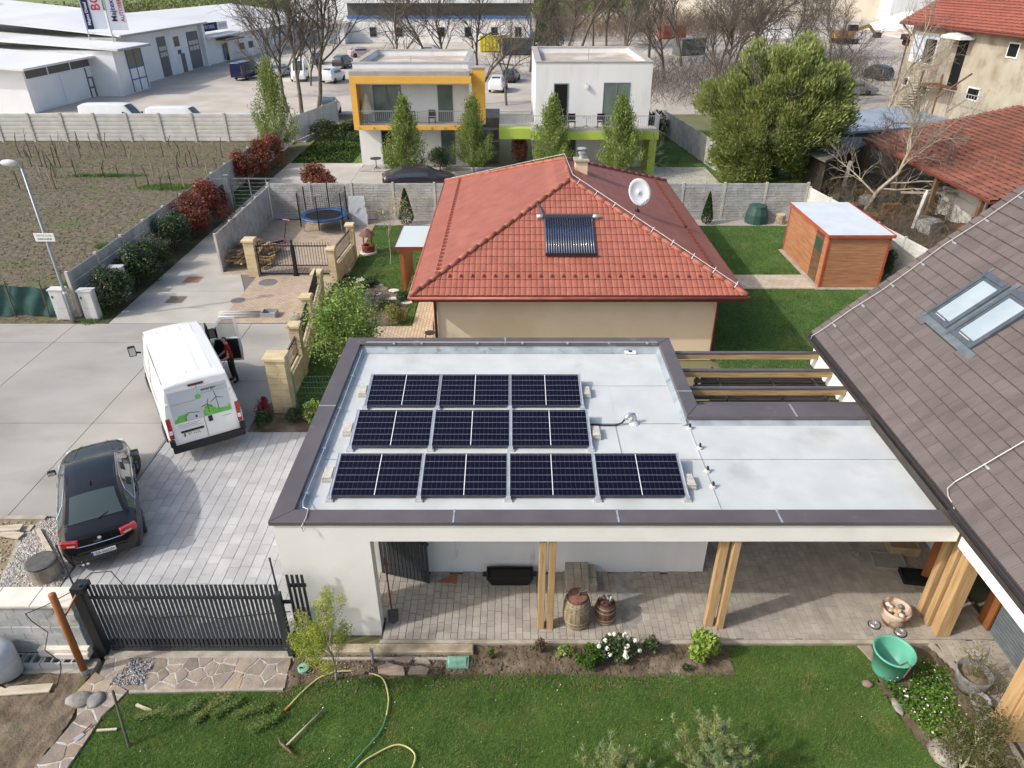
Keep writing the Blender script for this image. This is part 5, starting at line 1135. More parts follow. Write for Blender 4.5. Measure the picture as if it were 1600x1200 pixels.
put('door_handle', B().box(.10, .21, -.035, -.012, 1.06, 1.24), m_blackp, van, local=True, bev=.02)
m_wrapw = mat('wrap_grey', S(186, 192, 198), rough=.35); m_grn = mat('wrap_green', S(92, 170, 62), S(112, 186, 84), sc=9, rough=.4); m_ink = mat('print_ink', S(58, 62, 66), rough=.5)
art = put('artwork', B().box(-.76, .76, -.0165, -.014, 1.24, 2.22), m_wrapw, van, local=True, label='pale printed wrap with trees, house and wind turbines')
rg = random.Random(4); gm = B(); y_ = -.0185
pts = [(-.74, 1.26)]; x = -.74
while x < .74:
    hgt = 1.36 + .1 * math.sin(x * 9) + rg.uniform(0, .09) + (.05 if x > 0 else 0); pts += [(x, hgt), (x + .03, hgt + .02)]; x += .055
pts += [(.74, 1.30)]
for i in range(len(pts) - 1):
    (xa, za), (xb, zb_) = pts[i], pts[i + 1]; gm.poly((xa, y_, 1.26), (xb, y_, 1.26), (xb, y_, zb_), (xa, y_, za))
put('tree_print', gm, m_grn, art, local=True)
dt = B()
for i in range(22):
    for j in range(9):
        cx_, cz_ = -.45 + i * .042 + (j % 2) * .021, 1.45 + j * .04; dd_ = math.hypot(cx_ + .02, (cz_ - 1.42) * 1.4)
        if dd_ < .46: s_ = .012 * (1 - dd_ / .5); dt.poly((cx_ - s_, y_ - .001, cz_), (cx_, y_ - .001, cz_ - s_), (cx_ + s_, y_ - .001, cz_), (cx_, y_ - .001, cz_ + s_))
put('dot_print', dt, mat('dot_ink', S(120, 150, 110)), art, local=True)
wt_ = B()
for cx_, cz_, sc_, a0 in ((.42, 1.78, .2, 1.7), (.16, 1.62, .16, 1.3)):
    for k in range(3): a = a0 + k * 2.094; wt_.beam((cx_, y_ - .003, cz_), (cx_ + sc_ * math.cos(a), y_ - .003, cz_ + sc_ * math.sin(a)), .004, .018, up=(0, 0, 1) if k else (1, 0, 0))
    wt_.beam((cx_, y_ - .003, cz_), (cx_ + .01, y_ - .003, 1.36), .004, .014, up=(1, 0, 0))
put('turbine_print', wt_, m_ink, art, local=True)
hp = B().poly((-.44, y_ - .003, 1.27), (.02, y_ - .003, 1.27), (.02, y_ - .003, 1.36), (-.1, y_ - .003, 1.44), (-.34, y_ - .003, 1.5), (-.44, y_ - .003, 1.38))
put('house_print', hp, m_wrapw, art, local=True)
put('house_outline', B().tube([(-.44, y_ - .004, 1.27), (-.44, y_ - .004, 1.39), (-.34, y_ - .004, 1.51), (-.08, y_ - .004, 1.44)], .009, 4).box(-.2, -.15, y_ - .006, y_ - .004, 1.3, 1.38), m_ink, art, local=True)
put('sun_print', B().lathe([(.075, y_ - .004), (.074, y_ - .003)], 18, (-.02, 0, 1.93), axis='y').beam((-.02, y_ - .003, 2.0), (-.02, y_ - .003, 2.22), .006, .006, up=(1, 0, 0)), m_grn, art, local=True)
text('energo', .135, m_ink, van, frame_m((.27, y_ - .004, 2.11), (1, 0, 0), (0, 0, 1)), bold=.003); text('vision', .135, mat('light_green_ink', S(150, 180, 140)), van, frame_m((.585, y_ - .004, 2.11), (1, 0, 0), (0, 0, 1)), squash=.82)
put('rule_line', B().box(.06, .76, y_ - .003, y_ - .001, 2.0, 2.006).box(-.72, -.06, y_ - .003, y_ - .001, 1.84, 1.846).box(-.70, -.12, y_ - .003, y_ - .001, 1.17, 1.178).box(-.70, -.2, y_ - .003, y_ - .001, 1.12, 1.128).box(-.70, -.06, y_ - .003, y_ - .001, 1.07, 1.076).box(.45, .72, y_ - .003, y_ - .001, 1.12, 1.128), m_ink, van, local=True)
put('plate_lamp', B().box(-.66, -.06, -.05, -.012, .93, .975), m_blackp, van, local=True)
pq = put('number_plate', B().box(-.60, -.08, -.034, -.013, .79, .90), mat('plate_white', S(228, 228, 222)), van, local=True); put('plate_band', B().box(-.60, -.562, -.037, -.034, .79, .90), mat('plate_blue', S(30, 60, 140)), pq, local=True)
text('BT 922IL', .1, m_blackp, van, frame_m((-.325, -.0375, .845), (1, 0, 0), (0, 0, 1)), squash=.9)
put('door_gap', B().box(-.004, .004, -.011, .0, .6, 2.3), m_blackp, van, local=True)
# open cab door, hinged at the front edge, and the dark cab opening
Hx, Hy = .99, 4.72; Ma = Matrix.Rotation(rad(-62), 3, 'Z')
def dl(p_): v = Ma @ Vector((0, p_[0], 0)); return (Hx + v.x + p_[2] * math.cos(rad(-62)) * 1.0, Hy + v.y + p_[2] * math.sin(rad(-62)), p_[1])
# door profile in (distance back from hinge, z)
def door_poly(pp, t0, t1):
    b = B(); k = len(pp)
    def tr_(d_, z_, t_): v = Ma @ Vector((t_, -d_, 0)); return (Hx + v.x, Hy + v.y, z_)
    Mo = Matrix.Rotation(rad(68), 3, 'Z')
    b.v = [tuple(Vector((Hx, Hy, z_)) + Mo @ Vector((t0, -d_, 0))) for d_, z_ in pp] + [tuple(Vector((Hx, Hy, z_)) + Mo @ Vector((t1, -d_, 0))) for d_, z_ in pp]
    b.f = [tuple(range(k))[::-1], tuple(range(k, 2 * k))] + [(i, (i + 1) % k, k + (i + 1) % k, k + i) for i in range(k)]
    return b
cd_ = put('cab_door', door_poly([(0, .45), (1.08, .45), (1.12, .9), (1.1, 1.32), (0, 1.32)], -.03, .05), m_vw, van, local=True, bev=.01)
put('door_frame', B(), m_vw, cd_, local=True) if False else None
fr_ = door_poly([(0, 1.32), (.08, 1.32), (.62, 2.02), (.98, 2.02), (1.02, 1.32), (1.1, 1.32), (1.06, 2.1), (.58, 2.1)], -.02, .04); put('window_frame', fr_, m_vw, cd_, local=True)
put('window_bar', door_poly([(.36, 1.32), (.40, 1.32), (.40, 1.76), (.36, 1.71)], -.02, .04), m_blackp, cd_, local=True)
put('pane', door_poly([(.08, 1.33), (1.02, 1.33), (.98, 2.01), (.62, 2.01)], .005, .012), glassy('door_glass', S(150, 165, 160), .3), cd_, local=True)
put('door_lining', door_poly([(.08, .55), (1.02, .55), (1.02, 1.28), (.3, 1.28)], -.07, -.031), m_blackp, cd_, local=True)
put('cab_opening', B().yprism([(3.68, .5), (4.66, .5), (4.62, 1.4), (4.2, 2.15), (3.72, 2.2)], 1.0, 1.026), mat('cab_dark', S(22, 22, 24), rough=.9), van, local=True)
van.scale = (1.05, 1.06, 1.03)
# ================================================================ PERSON beside the van
def person():
    o = thing('person', 'person in a red shirt and dark trousers standing in the open van door', 'person', (-9.72, 21.55, 0), rad(118))
    me = bpy.data.meshes.new('body'); J = {}
    pts = [('pel', 0, 0, .95, .15), ('bel', 0, .0, 1.1, .145), ('che', 0, .02, 1.35, .165), ('nek', 0, .03, 1.5, .07), ('hd0', 0, .05, 1.58, .075), ('hd1', 0, .07, 1.68, .1), ('hd2', 0, .06, 1.77, .075)]
    E_ = [('pel', 'bel'), ('bel', 'che'), ('che', 'nek'), ('nek', 'hd0'), ('hd0', 'hd1'), ('hd1', 'hd2')]
    for s, n_ in ((-1, 'l'), (1, 'r')):
        pts += [('sh' + n_, s * .19, .02, 1.42, .075), ('el' + n_, s * .27, .06, 1.13, .05), ('wr' + n_, s * .22, .28, 1.02, .034), ('hp' + n_, s * .09, 0, .9, .11), ('kn' + n_, s * .11, .03 * s, .5, .075), ('an' + n_, s * .12, -.04 + .05 * s, .1, .048), ('to' + n_, s * .13, .13 + .05 * s, .04, .04)]
        E_ += [('che', 'sh' + n_), ('sh' + n_, 'el' + n_), ('el' + n_, 'wr' + n_), ('pel', 'hp' + n_), ('hp' + n_, 'kn' + n_), ('kn' + n_, 'an' + n_), ('an' + n_, 'to' + n_)]
        for k in range(5):
            fx_ = (k - 2) * .018; L = [.055, .085, .095, .088, .07][k] if s > 0 else [.07, .088, .095, .085, .055][k]
            pts += [('f%s%d' % (n_, k), s * .22 + fx_, .36 if k not in ((0,) if s > 0 else (4,)) else .32, 1.0, .010), ('g%s%d' % (n_, k), s * .22 + fx_ * 1.2, .36 + L * .8, .98 - L * .3, .008)]
            E_ += [('wr' + n_, 'f%s%d' % (n_, k)), ('f%s%d' % (n_, k), 'g%s%d' % (n_, k))]
    idx = {p_[0]: i for i, p_ in enumerate(pts)}
    me.from_pydata([p_[1:4] for p_ in pts], [(idx[a], idx[b_]) for a, b_ in E_], [])
    ob = bpy.data.objects.new('body', me); COL.objects.link(ob); ob.parent = o
    sk = ob.modifiers.new('skin', 'SKIN')
    for i, p_ in enumerate(pts): me.skin_vertices[0].data[i].radius = (p_[4], p_[4] * (.8 if p_[0] in ('che', 'bel', 'pel') else 1)); me.skin_vertices[0].data[i].use_root = (i == 0)
    sb = ob.modifiers.new('sub', 'SUBSURF'); sb.levels = 2; sb.render_levels = 2
    dg = bpy.context.evaluated_depsgraph_get(); me2 = bpy.data.meshes.new_from_object(ob.evaluated_get(dg)); bpy.data.objects.remove(ob)
    mats = [mat('skin', S(196, 150, 126), rough=.6), mat('red_shirt', S(150, 28, 30), S(130, 20, 24), sc=14, rough=.85), mat('dark_trousers', S(34, 36, 42), rough=.9), mat('hair', S(60, 46, 38), rough=.8), mat('shoe', S(40, 36, 34))]
    me2.materials.clear()
    for q in mats: me2.materials.append(q)
    for p_ in me2.polygons:
        c_ = p_.center; p_.use_smooth = True
        if c_.z > 1.52: k = 3 if (c_.z > 1.74 or (c_.y < .03 and c_.z > 1.6)) else 0
        elif c_.z > .98 and (abs(c_.x) < .26 and c_.z > 1.0 and not (abs(c_.x) > .16 and c_.z < 1.2)) : k = 1
        elif abs(c_.x) > .16 and c_.z > .9 and (c_.y > .04): k = 0
        elif c_.z > 1.2: k = 1
        elif c_.z > .09: k = 2
        else: k = 4
        p_.material_index = k
    q = bpy.data.objects.new('body', me2); COL.objects.link(q); q.parent = o
    fc = B()
    put('nose', B().lathe([(.016, 0), (.011, .03), (.002, .045)], 8), mats[0], o, local=True, loc=(0, .16, 1.66), rot=(rad(-20), 0, 0), smooth=True)
    for s in (-1, 1):
        put('eye', B().lathe([(.012, -.006), (.012, .006)], 8, axis='y'), mat('eye', S(40, 34, 30), rough=.2), o, local=True, loc=(s * .033, .162, 1.695)); put('ear', B().lathe([(.024, -.008), (.02, .008)], 8, axis='x'), mats[0], o, local=True, loc=(s * .1, .065, 1.68))
    put('mouth', B().box(-.025, .025, -.004, .004, -.004, .004), mat('lips', S(150, 84, 76)), o, local=True, loc=(0, .155, 1.62))
person()
# ================================================================ PARKED VEHICLES further back
CAR = [(0.0, .62, .01, .6, .55, .66, .48, .68, .34, .62), (.08, .95, .01, .66, .8, .80, .55, .83, .28, .78), (.35, 1.05, .02, .66, .92, .83, .6, .88, .24, .82), (.9, 1.38, .03, .56, .94, .84, .6, .89, .22, .83), (1.6, 1.44, .03, .57, .94, .84, .6, .89, .22, .83), (2.4, 1.42, .03, .57, .93, .84, .6, .89, .22, .83), (2.75, 1.33, .03, .57, .92, .84, .6, .89, .22, .83), (3.35, .97, .03, .68, .88, .83, .58, .88, .22, .82), (3.9, .86, .03, .66, .76, .78, .54, .85, .24, .78), (4.25, .58, .01, .5, .5, .58, .44, .6, .32, .55)]
SUV = [(r_[0], r_[1] * 1.18, r_[2], r_[3] * 1.04, r_[4] * 1.18, r_[5] * 1.02, r_[6] * 1.15, r_[7] * 1.02, r_[8] * 1.2, r_[9]) for r_ in CAR]
SUV[2] = (.3, 1.5, .02, .62, 1.1, .85, .7, .9, .3, .84); SUV[1] = (.06, 1.1, .01, .68, .95, .82, .62, .85, .33, .8)
SED = [(r_[0], r_[1], r_[2], r_[3], r_[4], r_[5], r_[6], r_[7], r_[8], r_[9]) for r_ in SUP]
WH = [(-.78, .8), (.78, .8), (-.78, 3.4), (.78, 3.4)]
def paint(name, c): return mat(name, c, rough=.25, coat=.6, metal=.15, spec=.5)
def far_car(label, st, pc, loc, rz, kind='car'):
    i = dict(ws=(6, 7), rw=(2, 3), side=[(3.2, 4.3), (4.4, 6.2)]) if st is CAR or st is SUV else dict(ws=(9, 11), rw=(4, 6), side=[(5, 9)])
    o = vehicle('parked_car', label, 'car', st, pc, loc, rad(rz), i['ws'], i['rw'], i['side'], WH, group='cars in the yards behind', n=2, m=2, detail=False)
    for s in (-1, 1): put('tail_light', B().cbox(s * .68, .05, .82, .2, .06, .14), m_redl, o, local=True); put('headlight', B().cbox(s * .55, (4.0 if st is not SED else 4.6), .68, .22, .2, .1), mat('lamp_clear', S(200, 204, 208)), o, local=True)
    return o
def far_van(label, pc, loc, rz, sc=1.0):
    o = vehicle('parked_van', label, 'van', VAN, pc, loc, rad(rz), (5.6, 8), None, [(5.2, 8.0)], [(-.93, 1.25), (.93, 1.25), (-.93, 4.55), (.93, 4.55)], group='vans in the yards behind', n=2, m=2, detail=False); o.scale = (sc, sc, sc)
    for s in (-1, 1): put('door_mirror', B().cbox(s * 1.16, 4.5, 1.5, .2, .12, .3), m_blackp, o, local=True); put('tail_light', B().box(s * .9 - .05, s * .9 + .05, -.03, .03, .8, 1.3), m_redl, o, local=True)
    return o
far_van('white panel van, leftmost behind the ribbed concrete fence', m_vw, (-36.8, 64.5, 0), -90, .98)
far_van('white panel van, second behind the ribbed concrete fence', m_vw, (-31.0, 64.2, 0), -90, .9)
far_car('white car roof showing behind the fence by the hornbeam', SUV, paint('white_car', S(226, 228, 228)), (-25, 64.2, 0), -90)
far_van('navy blue van parked in front of the workshop entrance', paint('navy', S(30, 38, 70)), (-34.8, 97, 0), -14, .85)
far_van('white van facing us between the two trunks', m_vw, (-27.6, 101, 0), 190, .95)
far_car('white estate car next to the facing white van', SUV, paint('white_car', S(226, 228, 228)), (-22.9, 94.5, 0), -12)
far_car('grey green off-road car with a spare wheel on its tailgate', SUV, paint('dark_green_car', S(70, 80, 82)), (-17.6, 71, 0), 4)
q = bpy.data.objects[[o_.name for o_ in bpy.data.objects if o_.get('label', '').startswith('grey green off')][0]]
sw = put('spare_wheel', B().lathe([(.2, -.1), (.34, -.08), (.34, .06), (.2, .08)], 16, (0, -.1, .95), axis='y'), m_tyre, q, local=True, smooth=True)
far_car('silver grey car half hidden by the hornbeam', CAR, paint('silver_car', S(150, 154, 160)), (-31.0, 100, 0), -10)
far_car('dark car in the second row of the yard', CAR, paint('dark_car', S(44, 48, 56)), (-29.5, 118, 0), 190); far_car('red and white car by the grey office', CAR, paint('pink_car', S(200, 176, 172)), (-26, 124, 0), -60)
far_car('white hatchback between yellow house and white house', SUV, paint('white_car', S(226, 228, 228)), (-1.9, 87, 0), -8); far_car('dark car behind the white hatchback', CAR, paint('dark_car', S(44, 48, 56)), (-.6, 95, 0), -12)
far_car('white car at the yellow house edge behind the off-road car', CAR, paint('white_car', S(226, 228, 228)), (-18.5, 95, 0), -10)
far_car('dark off-road car in the second row beside the facing van', SUV, paint('dark_car', S(44, 48, 56)), (-24.6, 109, 0), -12); far_car('white saloon at the back of the yard near the low shed', SED, paint('white_car', S(226, 228, 228)), (-19.5, 116, 0), 20); far_car('grey car standing before the white warehouse', CAR, paint('silver_car', S(150, 154, 160)), (-12, 128, 0), 80)
far_car('dark violet car parked in front of the yellow house', SED, paint('plum_car', S(58, 50, 58)), (-8.4, 46.3, 0), -80)
far_car('silver saloon in the yard behind the grey sheds', SED, paint('silver_car', S(176, 182, 190)), (36.5, 86, 0), -88); far_car('black jeep in the yard behind the silver saloon', SUV, paint('dark_car', S(44, 48, 56)), (47.5, 97, 0), 10)
far_car('dark car parked beyond the big tree', CAR, paint('dark_car', S(44, 48, 56)), (40.5, 101, 0), 14)
# ================================================================ FRONT GATE, BLOCK WALL, GARDEN THINGS
m_anth = mat('anthracite', S(62, 66, 70), S(54, 58, 62), sc=3, rough=.45, metal=.2)
sg_ = thing('sliding_gate', 'anthracite sliding gate of upright slats closing the driveway', 'gate', (-6.6, 10.15, 0))
put('rail', B().box(-8.5, -4.72, 10.13, 10.19, .06, .14), m_anth, sg_); put('rail', B().box(-8.5, -4.72, 10.11, 10.13, 1.62, 1.7), m_anth, sg_); put('rail', B().box(-8.5, -4.72, 10.19, 10.2, .3, .36), m_anth, sg_)
slm = B().box(-.027, .027, -.012, .012, .14, 1.98).mesh('slat')
for i in range(42): put('slat', slm, m_anth, sg_, loc=(-8.44 + i * .0905, 10.155, 0))
o = thing('gate_post', 'thick black steel post at the block wall end of the sliding gate', 'post', (-8.65, 10.12, 0)); put('tube', B().box(-.1, .1, -.1, .1, -.1, 1.98), mat('black_post', S(34, 35, 38), rough=.5), o, local=True); put('catch', B().box(-.04, .2, -.14, .14, 1.9, 2.03), mat('black_post', S(34, 35, 38)), o, local=True)
put('roller', B().lathe([(.03, 0), (.03, .1)], 8, (.12, -.06, 1.98)), m_anth, o, local=True)
o = thing('gate_post', 'slim grey steel post at the garage end of the sliding gate', 'post', (-4.66, 10.05, 0)); put('tube', B().box(-.055, .055, -.055, .055, -.1, 1.86), m_anth, o, local=True); put('bracket', B().box(-.03, .22, .055, .09, 1.5, 1.58), m_anth, o, local=True)
sp_ = thing('slat_fence_section', 'short dark slatted fence section against the white pillar', 'fence', (-4.4, 10.4, 0))
for i in range(4): put('slat', slm, m_anth, sp_, loc=(-4.56 + i * .1, 10.42, 0))
put('rail', B().box(-4.6, -4.22, 10.434, 10.47, 1.62, 1.7), m_anth, sp_); put('rail', B().box(-4.6, -4.22, 10.434, 10.47, .1, .16), m_anth, sp_)
for nm, lb, x, y, zt in (('antenna_rod', 'thin black rod rising from the block wall corner', -8.9, 10.35, 2.75), ('antenna_rod', 'thin black rod leaning at the garage end of the gate', -4.7, 10.2, 2.55)):
    o = thing(nm, lb, 'rod', (x, y, 1.5 if x < -8 else 0)); put('rod', B().tube([(0, 0, 0), (-.05, .06, zt - (1.5 if x < -8 else 0))], .018, 6), m_anth, o, local=True); put('cap', B().lathe([(.024, 0), (.024, .05)], 6, (-.05, .06, zt - (1.5 if x < -8 else 0))), m_anth, o, local=True)
# block wall
m_blk = mat('concrete_block', S(176, 178, 178), S(158, 160, 158), sc=2.5, bump=.3, bsc=30, rnd=.12, rough=.9, c3=S(192, 190, 184), sc3=1.5)
bw = thing('block_wall', 'unfinished grey concrete block wall with pale coping slabs', 'wall', (-10, 10.2, 0))
put('core', B().box(-14.5, -8.9, 10.06, 10.4, -.1, 1.5), mat('block_mortar', S(120, 118, 114), S(100, 98, 94), sc=6), bw)
for r in range(7):
    z = .17 + r * .19; x = -8.86; wd_ = .4; x -= (r % 2) * .2; first_ = True
    if r % 2: put('block', B().chip(-9.055, -8.86, 10.0, 10.46, z + .005, z + .185, .006), m_blk, bw)
    while x > -13.2:
        put('block', B().chip(x - wd_ + .006, x - .004, 10.0 + (.03 if r > 3 else 0), 10.46 - (.03 if r > 3 else 0), z + .005, z + .185, .006), m_blk, bw); x -= wd_
for i in range(6):
    xa = -8.84 - i * .82; put('coping_slab', B().chip(xa - .81, xa, 9.98, 10.5, 1.505, 1.57, .01), mat('coping_pale', S(222, 216, 202), S(206, 200, 186), sc=2, rnd=.06, bump=.15), bw)
for i in range(7):
    xa = -8.95 - i * .42; b = B(); 
    for q_ in ((xa - .4, xa, 9.72, 9.76), (xa - .4, xa, 9.96, 10.0), (xa - .4, xa - .36, 9.76, 9.96), (xa - .04, xa, 9.76, 9.96), (xa - .22, xa - .18, 9.76, 9.96)): b.box(q_[0], q_[1], q_[2], q_[3], -.06, .15)
    put('hollow_block', b, m_blk, bw)
put('footing', B().box(-14, -8.7, 9.62, 9.98, -.14, .0), m_kerb, bw)
o = thing('wall_slab_pile', 'pale slab leaning flat on the foot of the block wall', 'slab', (-9.3, 9.95, 0)); put('slab', B().chip(-.55, .5, -.06, .06, .17, .38, .01), mat('coping_pale', S(222, 216, 202)), o, local=True)
put('slab', B().chip(-.2, .5, -.12, -.065, .16, .3, .01), mat('coping_pale', S(222, 216, 202)), o, local=True)
o = thing('timber_post', 'orange brown timber post in a steel shoe before the block wall', 'post', (-8.82, 9.62, 0))
put('post', B().tube([(0, 0, .08), (.03, .03, 2.25)], .07, 12), mat('orange_post', S(160, 100, 52), S(140, 84, 42), sc=3, st=(5, 5, .5), rough=.6), o, local=True, smooth=True); put('shoe', B().lathe([(.075, -.05), (.08, .12)], 12), wm, o, local=True)
put('brace', B().beam((.02, .02, 1.55), (.22, .35, 1.9), .03, .03), m_dwood, o, local=True)
o = thing('garden_wire', 'loose black cable hanging over the block wall and along the paving edge', 'cable', (-9.5, 10, 0))
put('conductor', B().tube([(-9.25, 9.35, .0), (-9.3, 9.6, .05), (-9.25, 9.66, .3), (-9.5, 9.7, .6), (-9.45, 9.9, .9), (-9.7, 9.93, 1.2), (-9.75, 9.93, 1.4), (-9.3, 9.97, 1.6), (-8.9, 10.2, 1.72), (-8.6, 10.55, 1.9), (-8.3, 10.7, 1.8), (-8.2, 10.9, .9), (-8.0, 11.0, .06), (-7.2, 11.08, .05), (-6.5, 11.0, .05), (-5.8, 11.1, .05), (-5.0, 11.2, .05)], .01, 5), m_blackp, o)
o = thing('water_tank', 'grey white plastic water tank against the block wall', 'tank', (-10.55, 9.62, 0)); put('body', B().lathe([(.36, 0), (.4, .04), (.4, .66), (.36, .8), (.15, .86)], 16), mat('tank_plastic', S(196, 202, 204), S(176, 184, 188), sc=4, rough=.4), o, local=True, smooth=True, sc=(1.15, .8, 1))
put('valve', B().box(-.06, .14, -.36, -.28, .52, .66), m_blackp, o, local=True); put('hose', B().tube([(.1, -.34, .5), (.2, -.4, .25), (.35, -.38, .02)], .018, 6), m_blackp, o, local=True)
m_plank = mat('pale_plank', S(200, 190, 170), S(176, 164, 142), sc=2.5, st=(.7, 5, 5), bump=.2)
o = put('plank', B().cbox(-10.1, 9.18, .03, 1.6, .2, .04, Matrix.Rotation(rad(5), 3, 'Z')), m_plank, None, label='pale plank lying on the vegetable patch', cat='plank', bev=.004)
def boulder(name, label, x, y, rx, ry, rz_, m, z=.0, seed=1):
    rng = np.random.default_rng(seed); b = B(); b.lathe([(.01, -.5), (.6, -.42), (.95, 0), (.8, .5), (.4, .8), (.01, .85)], 12)
    V = np.array(b.v); V *= 1 + .12 * np.sin(V[:, [1]] * 5 + seed) * np.cos(V[:, [0]] * 4 + seed); V = V * np.array([rx, ry, rz_]) + np.array([0, 0, rz_ * .3]); b.v = [tuple(v) for v in V]
    return put(name, b, m, None, loc=(x, y, z), smooth=True, label=label, cat='stone')
m_bould = mat('boulder_stone', S(150, 148, 142), S(120, 118, 112), sc=5, bump=.7, bsc=20)
boulder('boulder', 'large oval grey boulder at the corner of the stone path', -8.6, 8.98, .3, .2, .1, m_bould, seed=2); boulder('boulder', 'smaller grey boulder beside the oval one', -8.28, 8.98, .2, .2, .09, m_bould, seed=5)
# gravel plot things
o = thing('concrete_ring', 'low round concrete well ring with dark lid beside the car', 'well ring', (-11.15, 12.35, 0)); put('ring', B().lathe([(.33, -.05), (.33, .42), (.3, .44)], 24), m_kerb, o, local=True, smooth=False); put('lid', B().lathe([(.34, .44), (.34, .475), (.3, .49)], 24), mat('dark_lid', S(96, 96, 94), S(78, 78, 76), sc=8), o, local=True)
o = put('plank', B().beam((-12.25, 13.9, .05), (-11.0, 12.6, .05), .1, .07), m_plank, None, label='long pale plank across the gravel towards the concrete ring', cat='plank')
for i, (x, y, r_) in enumerate(((-13.0, 13.95, 4), (-13.05, 13.75, -12), (-13.2, 13.85, 8))):
    put('plank', B().cbox(x, y, .02 + i * .045, 1.1, .22, .04, Matrix.Rotation(rad(r_), 3, 'Z')), m_plank, None, label=['lowest board of the small board pile beside the street', 'middle board of the small board pile beside the street', 'top board of the small board pile beside the street'][i], cat='board', group='boards beside the street')
put('street_edge', B().box(-33, -12.3, 14.3, 14.44, -.12, .06), m_kerb, kind='structure')
# hose: two lengths of garden hose on the lawn
m_hose = mat('hose_yellow', S(196, 190, 130), S(176, 172, 112), sc=6, rough=.5); m_hoseg = mat('hose_green', S(70, 130, 96), S(60, 116, 84), sc=6, rough=.5)
def smooth_path(P, n=8): return [tuple(v) for v in crom(np.array(P, float), n)[0]]
o = thing('garden_hose', 'yellowish garden hose end with orange coupling by the small tree', 'hose', (-3.9, 9.3, 0))
put('hose', B().tube(smooth_path([(-4.41, 8.81, .03), (-4.19, 9.19, .03), (-3.94, 9.49, .03), (-3.63, 9.61, .05), (-3.3, 9.66, .02)]), .016, 8), m_hose, o, smooth=True); put('coupling', B().tube([(-4.45, 8.75, .03), (-4.4, 8.83, .03)], .025, 8), mat('orange_plastic', S(206, 120, 60)), o)
o = thing('garden_hose', 'green and yellow garden hose looping over the lawn', 'hose', (-2.5, 8.5, 0))
put('hose', B().tube(smooth_path([(-2.95, 9.62, .0), (-2.64, 9.46, .03), (-2.46, 9.02, .035), (-2.44, 8.63, .035)]), .016, 8), m_hose, o, smooth=True)
put('hose', B().tube(smooth_path([(-2.44, 8.63, .035), (-2.53, 8.25, .035), (-2.95, 7.6, .035), (-3.2, 7.1, .035), (-3.1, 6.7, .035), (-2.95, 6.95, .035)]), .016, 8), m_hoseg, o, smooth=True)
put('hose', B().tube(smooth_path([(-2.95, 6.95, .035), (-2.82, 7.58, .035), (-2.49, 7.87, .035), (-2.16, 8.03, .035), (-1.9, 7.95, .035), (-1.78, 7.76, .035), (-1.9, 7.4, .035), (-2.2, 7.0, .035)]), .016, 8), m_hose, o, smooth=True)
o = thing('pickaxe', 'weathered pickaxe lying on the lawn', 'pickaxe', (-4.2, 8.0, .03))
put('handle', B().tube([(-.02, -.03, .04), (.25, .38, .03), (.5, .72, .03)], [.022, .018, .024], 8), mat('old_handle', S(178, 166, 150), S(150, 138, 122), sc=6, rough=.8), o, local=True, smooth=True)
put('head', B().tube([(-.24, .2, .02), (-.13, .04, .04), (-.02, -.04, .045), (.08, -.11, .04), (.2, -.2, .02)], [.008, .022, .034, .024, .01], 8), mat('rusty_iron', S(120, 100, 84), S(92, 78, 68), sc=9, metal=.4, rough=.7), o, local=True, smooth=True)
m_sod = mat('sod_roll', S(104, 106, 62), S(84, 94, 46), sc=7, bump=.8, bsc=30, rough=.95)
def sod(label, P, w=.11):
    b = B(); P = smooth_path(P, 6)
    for i in range(len(P) - 1): b.beam(P[i], (P[i + 1][0] * 1.0, P[i + 1][1], P[i + 1][2]), w * (.75 + .5 * ((i * 7) % 5) / 5), .07 + .04 * ((i * 3) % 4) / 4)
    o = thing('turf_strip', label, 'turf strip', (P[0][0], P[0][1], 0), group='cut turf strips on the lawn'); put('sod', b, m_sod, o)
    V = np.array(b.v); rng = np.random.default_rng(len(P)); Q = V[rng.integers(0, len(V), 2400)] + rng.normal(0, .035, (2400, 3)); Q[:, 2] = np.abs(Q[:, 2])
    v_, f_ = leaf_quads(Q, .05, rng, aspect=.2); put('turf_grass', npmesh('turf_grass', v_, f_), m_grass, o)
sod('long curved turf strip beside the thin stake', [(-7.3, 8.56, .03), (-6.85, 8.72, .04), (-6.6, 8.66, .04), (-6.3, 8.78, .03), (-6.2, 8.95, .03)]); sod('straight turf strip pointing at the gate, left of two', [(-6.15, 8.47, .03), (-5.9, 8.8, .05), (-5.62, 9.05, .03)]); sod('straight turf strip pointing at the gate, right of two', [(-5.82, 8.62, .03), (-5.6, 8.8, .05), (-5.38, 8.95, .03)])
sod('short turf strip nearest the hose end, upper one', [(-5.38, 8.6, .03), (-5.1, 8.75, .05), (-4.8, 8.82, .03)]); sod('short turf strip nearest the hose end, lower one', [(-4.98, 8.33, .03), (-4.75, 8.45, .05), (-4.5, 8.66, .03)])
o = thing('wooden_stake', 'thin weathered stake standing askew at the lawn corner', 'stake', (-7.18, 8.02, 0)); put('rod', B().tube([(0, 0, -.05), (-.1, .3, 1.2)], .025, 8), mat('grey_wood', S(110, 104, 92), S(90, 84, 74), sc=6), o, local=True); put('tip', B().lathe([(.025, 0), (.012, .03)], 8, (-.1, .3, 1.2)), mat('grey_wood', S(110, 104, 92)), o, local=True)
put('stick', B().beam((-7.92, 8.32, .03), (-7.55, 8.35, .03), .04, .03), m_plank, None, label='short white stick on the lawn edge', cat='stick'); put('stick', B().beam((-7.4, 8.85, .05), (-7.05, 8.72, .05), .05, .04), m_plank, None, label='brown stick among the turf strips', cat='stick')
